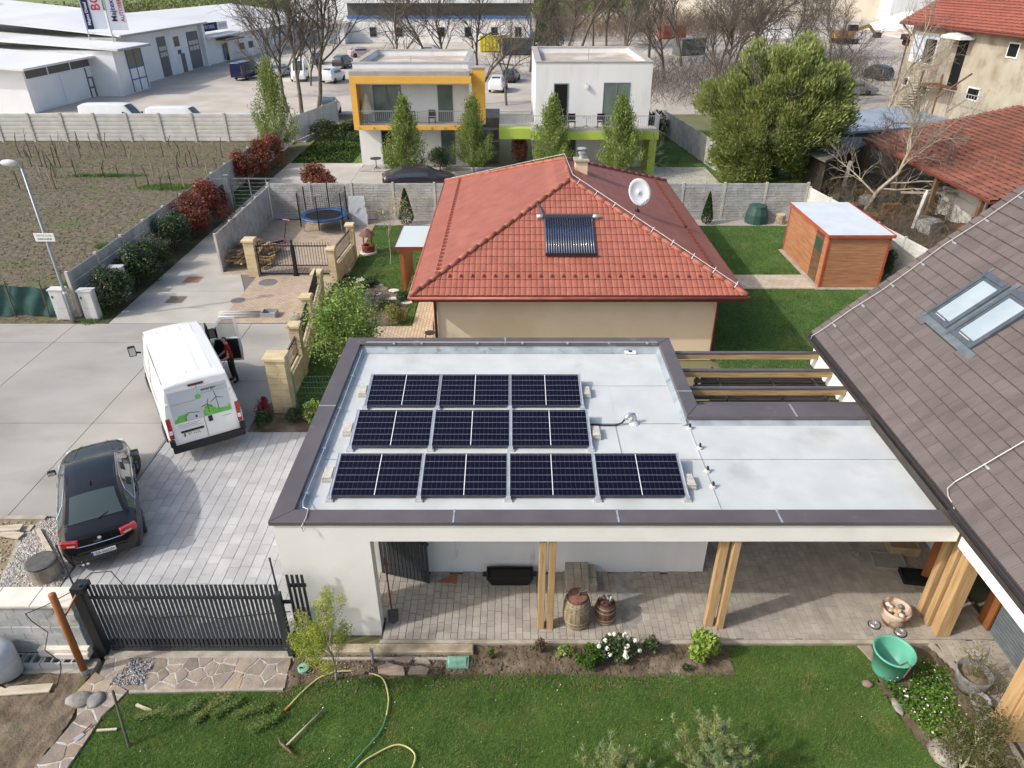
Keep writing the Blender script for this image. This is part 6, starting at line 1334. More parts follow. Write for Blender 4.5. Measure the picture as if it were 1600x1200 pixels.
o = thing('trowel', 'pale trowel lying on the stone path', 'trowel', (-8.18, 8.2, .03)); put('blade', B().prism([(-.06, -.1), (.05, -.08), (.06, .06), (-.02, .1)], .0, .012), wm, o, local=True, rz=rad(-30)); put('handle', B().tube([(.03, .06, .02), (.12, .24, .03)], .014, 6), mat('grey_wood', S(110, 104, 92)), o, local=True)
# valve covers, pipe, stones in the flower bed
m_gcov = mat('valve_green', S(132, 178, 156), S(116, 160, 140), sc=9, rough=.6)
o = thing('valve_box', 'rounded rectangular pale green valve box lid in the bed', 'valve box', (-1.14, 9.88, 0)); put('lid', B().chip(-.2, .2, -.12, .12, -.02, .05, .02), m_gcov, o, local=True, bev=.02); put('rim', B().box(-.23, .23, -.15, .15, -.05, .02), m_gcov, o, local=True)
o = thing('valve_box', 'small round pale green valve box lid by the small tree', 'valve box', (-4.33, 9.72, 0)); put('lid', B().lathe([(.12, -.02), (.12, .05), (.09, .06)], 16), m_gcov, o, local=True); put('opening', B().box(-.08, .02, -.04, .0, .055, .064), m_blackp, o, local=True)
o = thing('standpipe', 'short grey pipe stub standing in the flower bed', 'pipe', (-2.92, 9.9, 0)); put('pipe', B().tube([(0, 0, -.05), (0, 0, .34)], .035, 10), mat('grey_pvc', S(140, 144, 148)), o, local=True, smooth=True); put('cap', B().lathe([(.042, .33), (.042, .38)], 10), mat('grey_pvc', S(140, 144, 148)), o, local=True)
for i, (pp, c_) in enumerate((([(-2.75, 9.6), (-2.5, 9.55), (-2.2, 9.55), (-2.25, 9.75), (-2.6, 9.85), (-2.8, 9.75)], 'flat reddish stone slab in the bed, left one'), ([(-2.15, 9.58), (-1.75, 9.56), (-1.7, 9.7), (-1.9, 9.78), (-2.12, 9.75)], 'flat reddish stone slab in the bed, right one'), ([(-2.45, 9.9), (-2.15, 9.85), (-2.05, 9.98), (-2.3, 10.02)], 'grey stone slab in the bed near the kerb'), ([(-2.05, 9.85), (-1.7, 9.82), (-1.75, 9.93), (-1.95, 9.97)], 'small yellowish stone slab in the bed'))):
    put('stone_slab', B().prism(pp, -.02, .045), m_flag, None, label=c_, cat='stone', bev=.01)
# carport things
def barrel(label, x, y, r, hgt, m1, fill):
    o = thing('barrel', label, 'barrel', (x, y, .05)); prof = [(r * (.78 + .22 * math.sin(math.pi * t)), hgt * t) for t in [i / 8 for i in range(9)]]
    n = 18
    for j in range(n):
        a0, a1 = 2 * math.pi * j / n + .012, 2 * math.pi * (j + 1) / n - .012; b = B()
        for i in range(8):
            (r0, z0_), (r1, z1_) = prof[i], prof[i + 1]; b.poly((r0 * math.cos(a0), r0 * math.sin(a0), z0_), (r0 * math.cos(a1), r0 * math.sin(a1), z0_), (r1 * math.cos(a1), r1 * math.sin(a1), z1_), (r1 * math.cos(a0), r1 * math.sin(a0), z1_))
        r1, z1_ = prof[-1]; b.poly((r1 * math.cos(a0), r1 * math.sin(a0), z1_), (r1 * math.cos(a1), r1 * math.sin(a1), z1_), (r1 * .88 * math.cos(a1), r1 * .88 * math.sin(a1), z1_), (r1 * .88 * math.cos(a0), r1 * .88 * math.sin(a0), z1_)); put('stave', b, m1, o, local=True)
    put('core', B().lathe([(a * .97, z) for a, z in prof], 18), m_joint2, o, local=True)
    for t in (.12, .3, .7, .88): rr_ = r * (.78 + .22 * math.sin(math.pi * t)) + .006; put('hoop', B().lathe([(rr_, hgt * t - .02), (rr_, hgt * t + .02)], 20, cap=False), mat('hoop_iron', S(190, 178, 156), S(150, 136, 116), sc=6, metal=.3, rough=.5), o, local=True)
    if fill == 'stump':
        put('lid', B().lathe([(r * .72, hgt - .01), (r * .7, hgt + .07), (r * .3, hgt + .1)], 14), mat('rusty_lid', S(140, 96, 82), S(112, 78, 68), sc=7, bump=.6), o, local=True)
        rng = np.random.default_rng(3); low_, hi_, tp = skel(rng, .5, .02, 2, (6, 4), (.9, .9), (.6, .5), first=.1); put('twig', segs_mesh('twig', [((a[0], a[1], a[2] + hgt), (b_[0], b_[1], b_[2] + hgt), c1_ + .004, d1_ + .003) for a, b_, c1_, d1_ in low_ + hi_]), mat('grey_wood', S(110, 104, 92)), o, local=True)
    else:
        for k in range(9): a = k * 2.4; put('bottle', B().tube([(math.cos(a) * .1, math.sin(a) * .1, hgt - .02), (math.cos(a + .6) * .14, math.sin(a + .6) * .14, hgt + .07)], .03, 7), mat('scrap%d' % (k % 3), (S(190, 186, 178), S(120, 50, 44), S(50, 50, 54))[k % 3], rough=.4), o, local=True)
m_bar1 = mat('barrel_oak', S(160, 144, 116), S(126, 110, 86), sc=4, st=(4, 4, .6), rnd=.2, bump=.3); m_bar2 = mat('barrel_dark', S(112, 84, 66), S(86, 62, 50), sc=4, st=(4, 4, .6), rnd=.2, bump=.3)
barrel('large pale oak barrel with a stump on top by the carport posts', 1.42, 10.9, .31, .78, m_bar1, 'stump'); barrel('smaller dark barrel filled with odds and ends', 2.06, 10.98, .235, .56, m_bar2, 'bottles')
o = thing('planter_trough', 'black rubber trough on the carport floor against the back wall', 'trough', (-.05, 12.12, .05)); tb = B()
for (w0, d0, z0_), (w1, d1_, z1_) in ((((.42), .14, 0), (.55, .2, .28)),):
    lo = [(-w0, -d0, z0_), (w0, -d0, z0_), (w0, d0, z0_), (-w0, d0, z0_)]; hi = [(-w1, -d1_, z1_), (w1, -d1_, z1_), (w1, d1_, z1_), (-w1, d1_, z1_)]; inn = [(-w1 + .04, -d1_ + .04, z1_), (w1 - .04, -d1_ + .04, z1_), (w1 - .04, d1_ - .04, z1_), (-w1 + .04, d1_ - .04, z1_)]
    for i in range(4): j = (i + 1) % 4; tb.poly(lo[i], lo[j], hi[j], hi[i]); tb.poly(hi[i], hi[j], inn[j], inn[i])
put('tub', tb, m_blackp, o, local=True); put('filling', B().box(-.5, .5, -.16, .16, .2, .24), mat('dark_soil', S(40, 38, 36), rough=.95), o, local=True); put('handle', B().box(-.63, -.55, -.05, .05, .2, .26).box(.55, .63, -.05, .05, .2, .26), m_blackp, o, local=True)
st_ = thing('paver_stack', 'stack of grey pavers on the carport floor against the back wall', 'paver stack', (1.62, 12.1, .05))
for i in range(4):
    for j in range(3):
        for k in range(4 - (i == 3)): put('paver', B().chip(-.085, .085, -.1, .1, 0, .078, .006), m_pav2, st_, local=True, loc=(-.27 + i * .18, -.2 + j * .21, k * .08))
o = thing('shovel', 'shovel leaning on the inside of the white pillar', 'shovel', (-2.62, 11.0, .05)); put('shaft', B().tube([(-.05, .05, .25), (-.18, .5, 1.35)], .018, 8), mat('red_wood', S(120, 60, 44)), o, local=True); put('blade', B().prism([(-.11, -.14), (0, -.2), (.11, -.14), (.12, .12), (-.12, .12)], .0, .012), mat('shovel_iron', S(84, 78, 74), metal=.5, rough=.6), o, local=True, loc=(-.02, 0, .12), rot=(rad(38), 0, rad(10)))
gl = thing('gate_leaf', 'dark slatted gate leaf standing open inside the carport', 'gate', (-3.1, 12.35, .05), rad(-16))
for i in range(13): put('slat', B().box(.0 + i * .095, .075 + i * .095, -.012, .012, .05, 2.3), m_anth, gl, local=True)
for z in (.3, 1.2, 2.1): put('rail', B().box(0, 1.24, .013, .05, z, z + .06), m_anth, gl, local=True)
put('board', B().prism([(-1.75, 12.1), (-1.3, 12.02), (-1.3, 12.38)], .05, .07), mat('terracotta_board', S(150, 96, 66)), None, label='triangular brown board on the carport floor near the gate leaf', cat='board')
# terrace things near the tiled house
def bowl_prof(r, hgt, t): return [(r * .6, 0), (r * .78, hgt * .3), (r * .95, hgt * .75), (r, hgt), (r - t, hgt), (r * .9 - t, hgt * .7), (r * .7 - t, hgt * .35), (.01, hgt * .3)]
o = thing('stone_pot', 'terracotta pot with whitewashed side heaped with stones', 'pot', (8.42, 10.9, .05)); put('pot', B().lathe(bowl_prof(.31, .46, .03), 22), mat('whitewashed', S(190, 172, 156), S(140, 96, 76), sc=5, ramp=(.45, .6), bump=.3), o, local=True, smooth=True)
rg = random.Random(6)
for k in range(16):
    a = rg.uniform(0, 6.28); r_ = rg.uniform(0, .2); put('stone', B().lathe([(.01, -.04), (.05, -.03), (.065, 0), (.04, .035), (.01, .045)], 8), mat('pot_stone%d' % (k % 3), (S(214, 206, 196), S(190, 160, 130), S(120, 116, 112))[k % 3], rough=.7), o, local=True, loc=(r_ * math.cos(a), r_ * math.sin(a), .36 + rg.uniform(0, .05)), smooth=True)
for x, y, lb in ((8.0, 10.82, 'steel pet bowl on the terrace edge, left of two'), (8.47, 10.6, 'steel pet bowl tilted below the stone pot')):
    o = thing('pet_bowl', lb, 'bowl', (x, y, .05), group='steel bowls on the terrace'); put('bowl', B().lathe([(.13, 0), (.1, .06), (.08, .06), (.06, .015), (.01, .012)], 18), mat('bowl_steel', S(200, 200, 200), metal=.8, rough=.25), o, local=True, smooth=True); put('rim', B().lathe([(.135, 0), (.135, .01)], 18), m_blackp, o, local=True)
o = thing('garden_tub', 'round turquoise plastic tub standing at the lawn corner', 'tub', (7.76, 9.66, 0)); put('tub', B().lathe([(.28, 0), (.31, .1), (.38, .6), (.405, .6), (.41, .64), (.38, .65), (.36, .6), (.29, .06), (.01, .05)], 32), mat('turquoise_plastic', S(98, 172, 148), S(88, 160, 138), sc=3, rough=.45), o, local=True, smooth=True)
put('strap', B().tube([(.1, -.36, .28), (.11, -.42, .66), (.08, -.32, .69), (.07, -.18, .4)], .016, 6), mat('grey_wood', S(110, 104, 92)), o, local=True)
for i, (pp, lb) in enumerate((([(7.42, 10.3), (7.72, 10.3), (7.68, 9.98), (7.55, 9.9)], 'grey paving slab beside the turquoise tub'), ([(7.75, 10.3), (8.25, 10.3), (8.2, 9.85), (7.72, 9.9)], 'reddish paving slab behind the turquoise tub'))): put('stone_slab', B().prism(pp, -.04, .02), m_flag, None, label=lb, cat='slab', bev=.01)
heightfield('corner_bed', [(7.45, 9.3), (7.7, 9.9), (8.9, 10.3), (9.3, 9.4), (9.25, 6.5), (8.1, 6.5), (7.6, 8.4)], .0, .03, .06, 4, m_soil, 21)
for lb, x, y, r_, hg in (('big weathered stone planter at the edge of the walk', 9.2, 9.25, .34, .5), ('small clay flower pot beside the stone planter', 9.15, 8.82, .19, .26)):
    o = thing('planter', lb, 'planter', (x, y, .02)); put('pot', B().lathe(bowl_prof(r_, hg, .03), 20), mat('stone_planter', S(136, 136, 136), S(98, 95, 92), sc=5, bump=.7, bsc=18), o, local=True, smooth=True); put('soil', B().lathe([(r_ * .86, hg * .7), (.02, hg * .78)], 14), m_soil, o, local=True)
boulder('boulder', 'pale rock in the corner bed under the gnarled shrub', 7.95, 7.85, .26, .34, .16, mat('pale_rock', S(156, 150, 138), S(120, 114, 104), sc=6, bump=.9, bsc=24), seed=8); boulder('boulder', 'flat pale stone at the lawn edge below the tub', 7.6, 8.85, .1, .22, .05, mat('pale_rock', S(176, 170, 158)), seed=9); boulder('boulder', 'small brown stone against the foot of the tub', 7.22, 9.35, .12, .1, .07, mat('brown_rock', S(130, 110, 100)), seed=10)
for x, y, w, dd_, hg, lb, c_ in ((9.7, 13.2, .7, .5, .25, 'low cardboard box on the terrace behind the corner posts', S(170, 150, 116)), (9.2, 12.75, .75, .55, .06, 'pale cushion lying behind the corner posts of the terrace', S(150, 146, 136)), (9.55, 12.2, .6, .45, .12, 'black tray on the terrace beside the corner posts', S(24, 24, 26))):
    o = thing(lb.split(' on ')[0].split(' lying')[0].split()[-1], lb, lb.split(' on ')[0].split(' lying')[0].split()[-1], (x, y, .05), rad(-8)); mm = mat('c' + lb[:8], c_, tuple(v * .8 for v in c_), sc=4)
    put('base', B().chip(-w / 2, w / 2, -dd_ / 2, dd_ / 2, 0, hg * .6, .02), mm, o, local=True); put('edge', B().box(-w / 2, w / 2, -dd_ / 2, -dd_ / 2 + .02, hg * .6, hg).box(-w / 2, w / 2, dd_ / 2 - .02, dd_ / 2, hg * .6, hg).box(-w / 2, -w / 2 + .02, -dd_ / 2 + .02, dd_ / 2 - .02, hg * .6, hg).box(w / 2 - .02, w / 2, -dd_ / 2 + .02, dd_ / 2 - .02, hg * .6, hg), mm, o, local=True)
o = thing('steel_ball', 'shiny steel bowl on the shaded terrace floor', 'bowl', (8.45, 12.95, .05)); put('bowl', B().lathe([(.06, 0), (.1, .08), (.08, .085), (.02, .02)], 14), mat('bowl_steel', S(200, 200, 200)), o, local=True, smooth=True); put('rim', B().lathe([(.102, .08), (.102, .09)], 14, cap=False), mat('bowl_steel', S(200, 200, 200)), o, local=True)
for i, (x, y, lb) in enumerate(((9.75, 11.15, 'lilac clog left by the door, nearer one'), (9.92, 11.25, 'lilac clog left by the door, farther one'))):
    o = thing('clog', lb, 'shoe', (x, y, .06), rad(20), group='clogs by the door'); put('sole', B().lathe([(.06, 0), (.055, .03)], 12), mat('lilac_foam', S(130, 108, 190), rough=.7), o, local=True, sc=(1.9, 1, 1)); put('upper', B().lathe([(.055, .03), (.05, .07), (.02, .09)], 12), mat('lilac_foam', S(130, 108, 190)), o, local=True, loc=(.03, 0, 0), sc=(1.2, 1, 1))
# ================================================================ NEIGHBOUR'S YARD AND LANE THINGS
o = thing('trampoline', 'round blue trampoline with black safety net in the courtyard corner', 'trampoline', (-10.35, 38.45, 0))
TRr = 1.28
put('mat', B().lathe([(1.0, .76), (.01, .755)], 28, cap=False), mat('tramp_black', S(26, 27, 30), rough=.7), o, local=True); put('pad', B().lathe([(.98, .78), (1.05, .82), (TRr, .82), (TRr + .03, .77), (TRr, .72)], 28, cap=False), mat('tramp_blue', S(54, 96, 140), S(44, 82, 124), sc=3, rough=.5), o, local=True)
for k in range(6):
    a = rad(30 + 60 * k); c_, s_ = math.cos(a), math.sin(a); put('net_pole', B().tube([(c_ * 1.33, s_ * 1.33, .3), (c_ * 1.33, s_ * 1.33, 2.15)], .035, 7), m_iron, o, local=True); put('leg', B().tube([(c_ * 1.15, s_ * 1.15, .74), (c_ * 1.2, s_ * 1.2, 0)], .025, 6), wm, o, local=True)
nb = B()
for k in range(72): a = 2 * math.pi * k / 72; nb.tube([(math.cos(a) * 1.3, math.sin(a) * 1.3, .85), (math.cos(a) * 1.3, math.sin(a) * 1.3, 2.1)], .006, 3, False)
for z in [.9 + .1 * i for i in range(13)]: nb.tube([(math.cos(2 * math.pi * k / 36) * 1.3, math.sin(2 * math.pi * k / 36) * 1.3, z) for k in range(37)], .005, 3, False)
put('safety_net', nb, m_iron, o, local=True)
o = thing('sheet_stack', 'stack of pale corrugated sheets leaning by the trampoline', 'sheets', (-8.75, 39.5, 0))
for k in range(4): put('sheet', B().cbox(.06 * k, -.12 * k, .75 - .15 * k, .9, .03, 1.5 - .3 * k, Matrix.Rotation(rad(-14), 3, 'X')), mat('pale_sheet', S(186, 190, 192), S(178, 183, 186), sc=1, rough=.6), o, local=True)
wp = thing('firewood_pile', 'pile of split firewood leaning on the grey fence', 'firewood', (-12.7, 33.6, 0)); rg = random.Random(8)
m_log = mat('firewood', S(176, 148, 108), S(140, 112, 78), sc=4, rnd=.5, rough=.85)
for k in range(120):
    x, y = rg.uniform(-.9, .9), rg.uniform(-1.3, 1.2); z = .1 + max(0, (.9 - abs(x) * .3 - abs(y) * .5)) * rg.uniform(.3, 1.0) + max(0, -x) * .35
    a = rg.uniform(-.6, .6) + .9; put('log', B().beam((-.28, 0, 0), (.28, 0, 0), .1, .08) if k < 1 else bpy.data.meshes['log'], m_log, wp, local=True, loc=(x, y, z), rot=(rg.uniform(-.3, .3), rg.uniform(-.3, .3), a))
o = thing('kick_scooter', 'dark push scooter with orange wheels by the grey fence', 'scooter', (-12.2, 36.0, 0))
put('deck', B().tube([(-.5, -.5, .12), (.2, .1, .12)], .05, 6), m_iron, o, local=True); put('stem', B().tube([(.2, .1, .1), (.35, .5, 1.1)], .025, 6), m_iron, o, local=True); put('handlebar', B().tube([(.15, .6, 1.1), (.55, .4, 1.1)], .03, 6), mat('coral_plastic', S(206, 110, 96)), o, local=True)
for x, y in ((-.55, -.55), (.22, .12)): put('wheel', B().lathe([(.12, -.03), (.12, .03)], 12, (x, y, .12), axis='x'), mat('coral_plastic', S(206, 110, 96)), o, local=True)
o = thing('wishing_well', 'miniature brick wishing well with shingled roof on the lawn', 'garden ornament', (-7.3, 34.6, 0))
put('plinth', B().lathe([(.45, -.02), (.42, .08)], 16), mat('white_stones', S(214, 210, 202), S(170, 166, 158), sc=14), o, local=True)
for i in range(3):
    for j in range(12): a = 2 * math.pi * (j + .5 * (i % 2)) / 12; put('brick', B().cbox(.27 * math.cos(a), .27 * math.sin(a), .14 + i * .11, .09, .13, .1, Matrix.Rotation(a, 3, 'Z')), mat('well_brick', S(140, 78, 64), S(112, 60, 50), sc=6, rnd=.2), o, local=True)
for s in (-1, 1): put('post', B().box(s * .2 - .03, s * .2 + .03, -.03, .03, .4, 1.0), m_dwood, o, local=True)
put('roof', B().lathe([(.42, .92), (.28, 1.08), (.03, 1.25)], 8), mat('well_shingle', S(130, 90, 80), S(104, 70, 62), sc=8, bump=.6), o, local=True)
for i, (x, y) in enumerate(((-7.6, 30.5), (-7.0, 30.9), (-6.9, 30.0), (-6.1, 30.2), (-6.0, 29.2), (-5.3, 29.6), (-5.2, 28.7), (-4.6, 29.0), (-4.55, 28.3))): put('stepping_stone', B().lathe([(.2, 0), (.21, .05), (.17, .07)], 9), mat('white_stone', S(220, 218, 210), S(190, 188, 180), sc=5), None, loc=(x, y, .0), sc=(1.2, .8, 1), label='white stone edging the neighbour\'s shrub bed', cat='stone', group='white edging stones')
o = thing('plastic_pipe_bundle', 'bundle of grey white plastic pipes lying on the courtyard edge', 'pipes', (-11.1, 26.9, 0))
for k in range(5): put('pipe', B().tube([(-1.1, -.12 + k * .1, .08 + (k % 2) * .08), (.6 + .2 * (k % 3), -.1 + k * .1, .08 + (k % 2) * .08)], .03, 8), mat('grey_pipe', S(176, 176, 174), rough=.6), o, local=True, smooth=True)
o = thing('crate', 'grey plastic crate beside the pipe bundle', 'crate', (-10.1, 27.0, 0)); put('base', B().box(-.3, .3, -.25, .25, 0, .05), mat('grey_pipe', S(176, 176, 174)), o, local=True)
for q_ in ((-.3, .3, -.25, -.22), (-.3, .3, .22, .25), (-.3, -.27, -.22, .22), (.27, .3, -.22, .22)): put('side', B().box(*q_, .05, .22), mat('crate_grey', S(150, 150, 150)), o, local=True)
boulder('boulder', 'round pale stone on the courtyard corner', -8.9, 26.6, .25, .2, .18, m_bould, seed=12)
o = thing('composter', 'dark green round composter at the back fence', 'composter', (13.9, 39.6, 0)); put('body', B().lathe([(.65, 0), (.62, .5), (.5, .85), (.46, .9)], 12), mat('compost_green', S(52, 84, 76), S(44, 72, 66), sc=4, rough=.6), o, local=True); put('lid', B().lathe([(.5, .9), (.48, .96), (.1, 1.02)], 12), mat('compost_green', S(52, 84, 76)), o, local=True)
o = thing('log_stump', 'pale cut stump beside the composter', 'stump', (15.2, 39.4, 0)); put('stump', B().lathe([(.34, 0), (.28, .2), (.26, .5)], 12), mat('stump_wood', S(170, 156, 132), S(130, 114, 92), sc=5, bump=.5), o, local=True); put('top', B().lathe([(.25, .5), (.24, .51)], 12), mat('stump_top', S(190, 170, 136)), o, local=True)
# timber garden shed
sd_ = thing('garden_shed', 'orange timber garden shed with a pale flat roof', 'shed', (15.2, 32.2, 0)); m_cl = mat('shed_cladding', S(186, 134, 97), S(164, 113, 79), sc=2.2, st=(.6, 1, 5), rnd=.1, bump=.12, rough=.6); m_cl2 = mat('shed_cladding_side', S(178, 128, 92), S(156, 106, 74), sc=2.2, st=(1, .6, 5), rnd=.1, bump=.12, rough=.6)
SX0, SX1, SY0, SY1 = 13.9, 16.6, 30.0, 34.9
put('carcass', B().box(SX0 + .03, SX1 - .03, SY0 + .03, SY1 - .03, 0, 2.3), m_joint2, sd_)
for k in range(17):
    z = .04 + k * .134; put('board', B().chip(SX0 + .08, SX1 - .06, SY0 - .004, SY0 + .03, z, z + .128, .004), m_cl, sd_)
    for ya, yb in ((SY0 + .06, SY0 + .5), (SY0 + 1.42, SY1 - .05)): put('board', B().box(SX0 - .004, SX0 + .03, ya, yb, z, z + .128), m_cl2, sd_)
dd = put('door', B().box(SX0 - .012, SX0 + .025, SY0 + .52, SY0 + 1.4, .06, 2.15), mat('shed_door', S(110, 84, 58), S(90, 68, 46), sc=2, st=(1, 1, 4)), sd_); put('pane', B().box(SX0 - .02, SX0 - .012, SY0 + .62, SY0 + 1.3, 1.45, 2.0), mat('shed_pane', S(58, 84, 72), rough=.08, spec=.8), dd); put('threshold', B().box(SX0 - .03, SX0 + .02, SY0 + .5, SY0 + 1.42, .0, .055), wm, dd)
m_strim = mat('shed_trim', S(176, 86, 62), S(160, 74, 52), sc=3)
for x, y in ((SX0 + .02, SY0 + .02), (SX1 - .03, SY0 + .02), (SX0 + .02, SY1 - .02)): put('corner_trim', B().box(x - .05, x + .05, y - .045, y + .045, 0, 2.36), m_strim, sd_)
put('roof', B().box(SX0 - .1, SX1 + .1, SY0 - .1, SY1 + .1, 2.42, 2.47), mat('shed_roof', S(206, 214, 218), S(196, 204, 208), sc=1.2, rough=.5), sd_); put('roof_trim', B().box(SX0 - .13, SX0 - .1, SY0 - .13, SY1 + .1, 2.36, 2.5).box(SX0 - .1, SX1 + .13, SY0 - .13, SY0 - .1, 2.36, 2.5).box(SX1 + .1, SX1 + .13, SY0 - .1, SY1 + .1, 2.36, 2.5), m_strim, sd_)
put('plinth', B().box(SX0 - .2, SX1 + .2, SY0 - .25, SY1 + .1, -.1, .025), m_kerb, sd_)
# street lamp and sign, cabinets, net fence
o = thing('street_lamp', 'tall grey street lamp by the net fence carrying a white sign', 'street lamp', (-17.95, 26.42, 0)); put('pole', B().tube([(0, 0, 0), (0, 0, 1.2), (0, 0, 6.2)], [.075, .065, .045], 10), mat('lamp_steel', S(150, 160, 168), metal=.4, rough=.45), o, local=True, smooth=True)
put('arm', B().tube([(0, 0, 6.2), (-.05, 0, 6.35), (-.3, 0, 6.4)], .03, 8), mat('lamp_steel', S(150, 160, 168)), o, local=True); put('lamp_head', B().lathe([(.02, -.3), (.09, -.22), (.13, 0), (.1, .25), (.02, .32)], 12, (-.42, 0, 6.4), axis='x'), mat('lamp_head', S(204, 206, 204), rough=.4), o, local=True, smooth=True, sc=(1, 1, 1))
put('band', B().lathe([(.072, 0), (.072, .1)], 10, (0, 0, 1.25)), mat('white_plastic', S(226, 226, 222)), o, local=True)
o = thing('street_sign', 'small white notice board with two lines on the lamp pole', 'sign', (-17.93, 26.33, 3.62)); put('board', B().box(-.38, .38, -.012, .012, -.16, .16), mat('white_plastic', S(226, 226, 222)), o, local=True); put('bracket', B().box(-.05, .05, .012, .05, -.06, .06), wm, o, local=True)
text('OBYTNÁ ZÓNA', .1, m_ink, o, frame_m((0, -.0135, .065), (1, 0, 0), (0, 0, 1)), squash=.82); text('PARKOVANIE', .1, m_blackp, o, frame_m((0, -.0135, -.07), (1, 0, 0), (0, 0, 1)), squash=.9, bold=.002)
m_cab = mat('cabinet_grey', S(206, 206, 202), S(192, 192, 188), sc=2, rough=.6)
for x, y, lb, hg in ((-18.45, 26.75, 'grey electric cabinet in front of the green net', 1.3), (-17.3, 26.75, 'grey electric cabinet in front of the nearest dark shrub', 1.25), (-17.25, 29.2, 'white meter box half hidden behind the dark shrubs', 1.3)):
    o = thing('utility_cabinet', lb, 'cabinet', (x, y, 0)); put('body', B().box(-.28, .28, -.16, .16, 0, hg), m_cab, o, local=True, bev=.01); put('roof', B().box(-.31, .31, -.2, .19, hg, hg + .05), m_cab, o, local=True); q = put('door', B().box(-.25, .25, -.175, -.161, hg * .42, hg - .06), m_cab, o, local=True); put('lock', B().box(-.2, -.14, -.185, -.175, hg * .75, hg * .83), m_blackp, q, local=True); put('panel', B().box(-.25, .25, -.175, -.161, .05, hg * .4), m_cab, o, local=True)
nf = thing('net_fence', 'sagging green shade net on metal stakes at the field edge', 'fence', (-22, 26.9, 0)); nx = 60
xs_ = np.linspace(-27, -18.75, nx); V = []
for i, x in enumerate(xs_):
    for j in range(12): t = j / 11; V.append((x, 26.98 + .08 * math.sin(x * 3 + t * 4) + .05 * math.sin(x * 7.3 - t * 5), .03 + t * (1.32 + .1 * math.sin(x * 1.7)) + (.02 * math.sin(x * 9 + t * 8))))
F = [(i * 12 + j, (i + 1) * 12 + j, (i + 1) * 12 + j + 1, i * 12 + j + 1) for i in range(nx - 1) for j in range(11)]
put('net', npmesh('net', V, F, True), mat('shade_net', S(58, 92, 86), S(46, 76, 72), sc=3, rough=.9, bump=.4, bsc=8), nf)
for x in (-26, -24.2, -22.4, -20.6, -19.2): put('stake', B().tube([(x, 26.85, 0), (x + .05, 26.87, 1.6)], .025, 6), mat('rusty_iron', S(120, 100, 84)), nf)
rg = random.Random(12); vm = {}
for k in range(95):
    y = rg.choice([46.5, 49.5, 52.5, 55.5, 58.5]) + rg.uniform(-.3, .3); x = rg.uniform(-45, -19.2); hg = rg.uniform(.9, 1.8); ky = k % 6
    if ky not in vm:
        b = B().tube([(0, 0, -.05), (rg.uniform(-.1, .1), 0, .7), (rg.uniform(-.2, .2), 0, 1.4)], [.035, .03, .025], 5); b.tube([(0, 0, .75), (rg.uniform(-.4, .4), .1, 1.2)], [.02, .01], 4); vm[ky] = b.mesh('vine_stake')
    put('vine_stake', vm[ky], mat('vine_wood%d' % (ky % 2), (S(150, 140, 120), S(84, 76, 66))[ky % 2], rough=.9), None, loc=(x, y, 0), rz=rg.uniform(0, 6), sc=(1, 1, hg / 1.4), label='thin vine stake standing in the bare field', cat='stake', group='vine stakes in the field')
# ================================================================ HOUSES BEHIND
m_hw = mat('house_white', S(230, 230, 228), S(222, 222, 220), sc=.7, rough=.9, c3=S(202, 201, 195), sc3=1.1, t3=(.56, .85), st=(1, 1, .22)); m_yel = mat('house_yellow', S(232, 180, 84), S(226, 172, 76), sc=.8, rough=.85); m_lime = mat('house_lime', S(168, 188, 84), S(158, 178, 76), sc=.8, rough=.85)
m_flat = mat('flat_roof_gravel', S(182, 172, 160), S(160, 150, 138), sc=.8, bump=.3, bsc=12, c3=S(196, 190, 180), sc3=.5); m_par = mat('parapet_grey', S(172, 168, 160), S(156, 152, 146), sc=1.5); m_wf = mat('window_frame_grey', S(110, 118, 120)); m_pane = mat('dark_pane', S(92, 108, 104), S(112, 126, 120), sc=.8, rough=.06, spec=.8, coat=.5); m_pdark = mat('black_pane', S(30, 34, 36), rough=.12, spec=.3)
m_rail = mat('rail_steel', S(176, 180, 184), metal=.4, rough=.4)
def window(par, x0, x1, z0, z1, y, mp=None, bars=1, out=-1, nm='window'):
    """framed glass set in a wall facing -y"""
    f = B().box(x0, x1, y + out * .03, y, z0, z0 + .07).box(x0, x1, y + out * .03, y, z1 - .07, z1).box(x0, x0 + .07, y + out * .03, y, z0 + .07, z1 - .07).box(x1 - .07, x1, y + out * .03, y, z0 + .07, z1 - .07)
    if bars == 2: f.box((x0 + x1) / 2 - .04, (x0 + x1) / 2 + .04, y + out * .032, y, z0 + .07, z1 - .07)
    w = put(nm, f, m_wf, par); put('pane', B().box(x0 + .07, x1 - .07, y + out * .012, y + .01, z0 + .07, z1 - .07), mp or m_pane, w); return w
def railing(par, x0, x1, y, z, hgt=.95):
    b = B().box(x0, x1, y - .02, y + .02, z + hgt - .04, z + hgt).box(x0, x1, y - .015, y + .015, z + .08, z + .11); n_ = int((x1 - x0) / .14)
    for i in range(n_ + 1): x = x0 + (x1 - x0) * i / n_; b.box(x - .01, x + .01, y - .01, y + .01, z, z + hgt - .04)
    return put('railing', b, m_rail, par)
yh = thing('yellow_house', 'two storey white flat roofed house with a yellow balcony frame', 'house', (-6.5, 57, 0))
put('wall', B().box(-10.95, -3.0, 53, 62.0, -.1, 6.2), m_hw, yh)
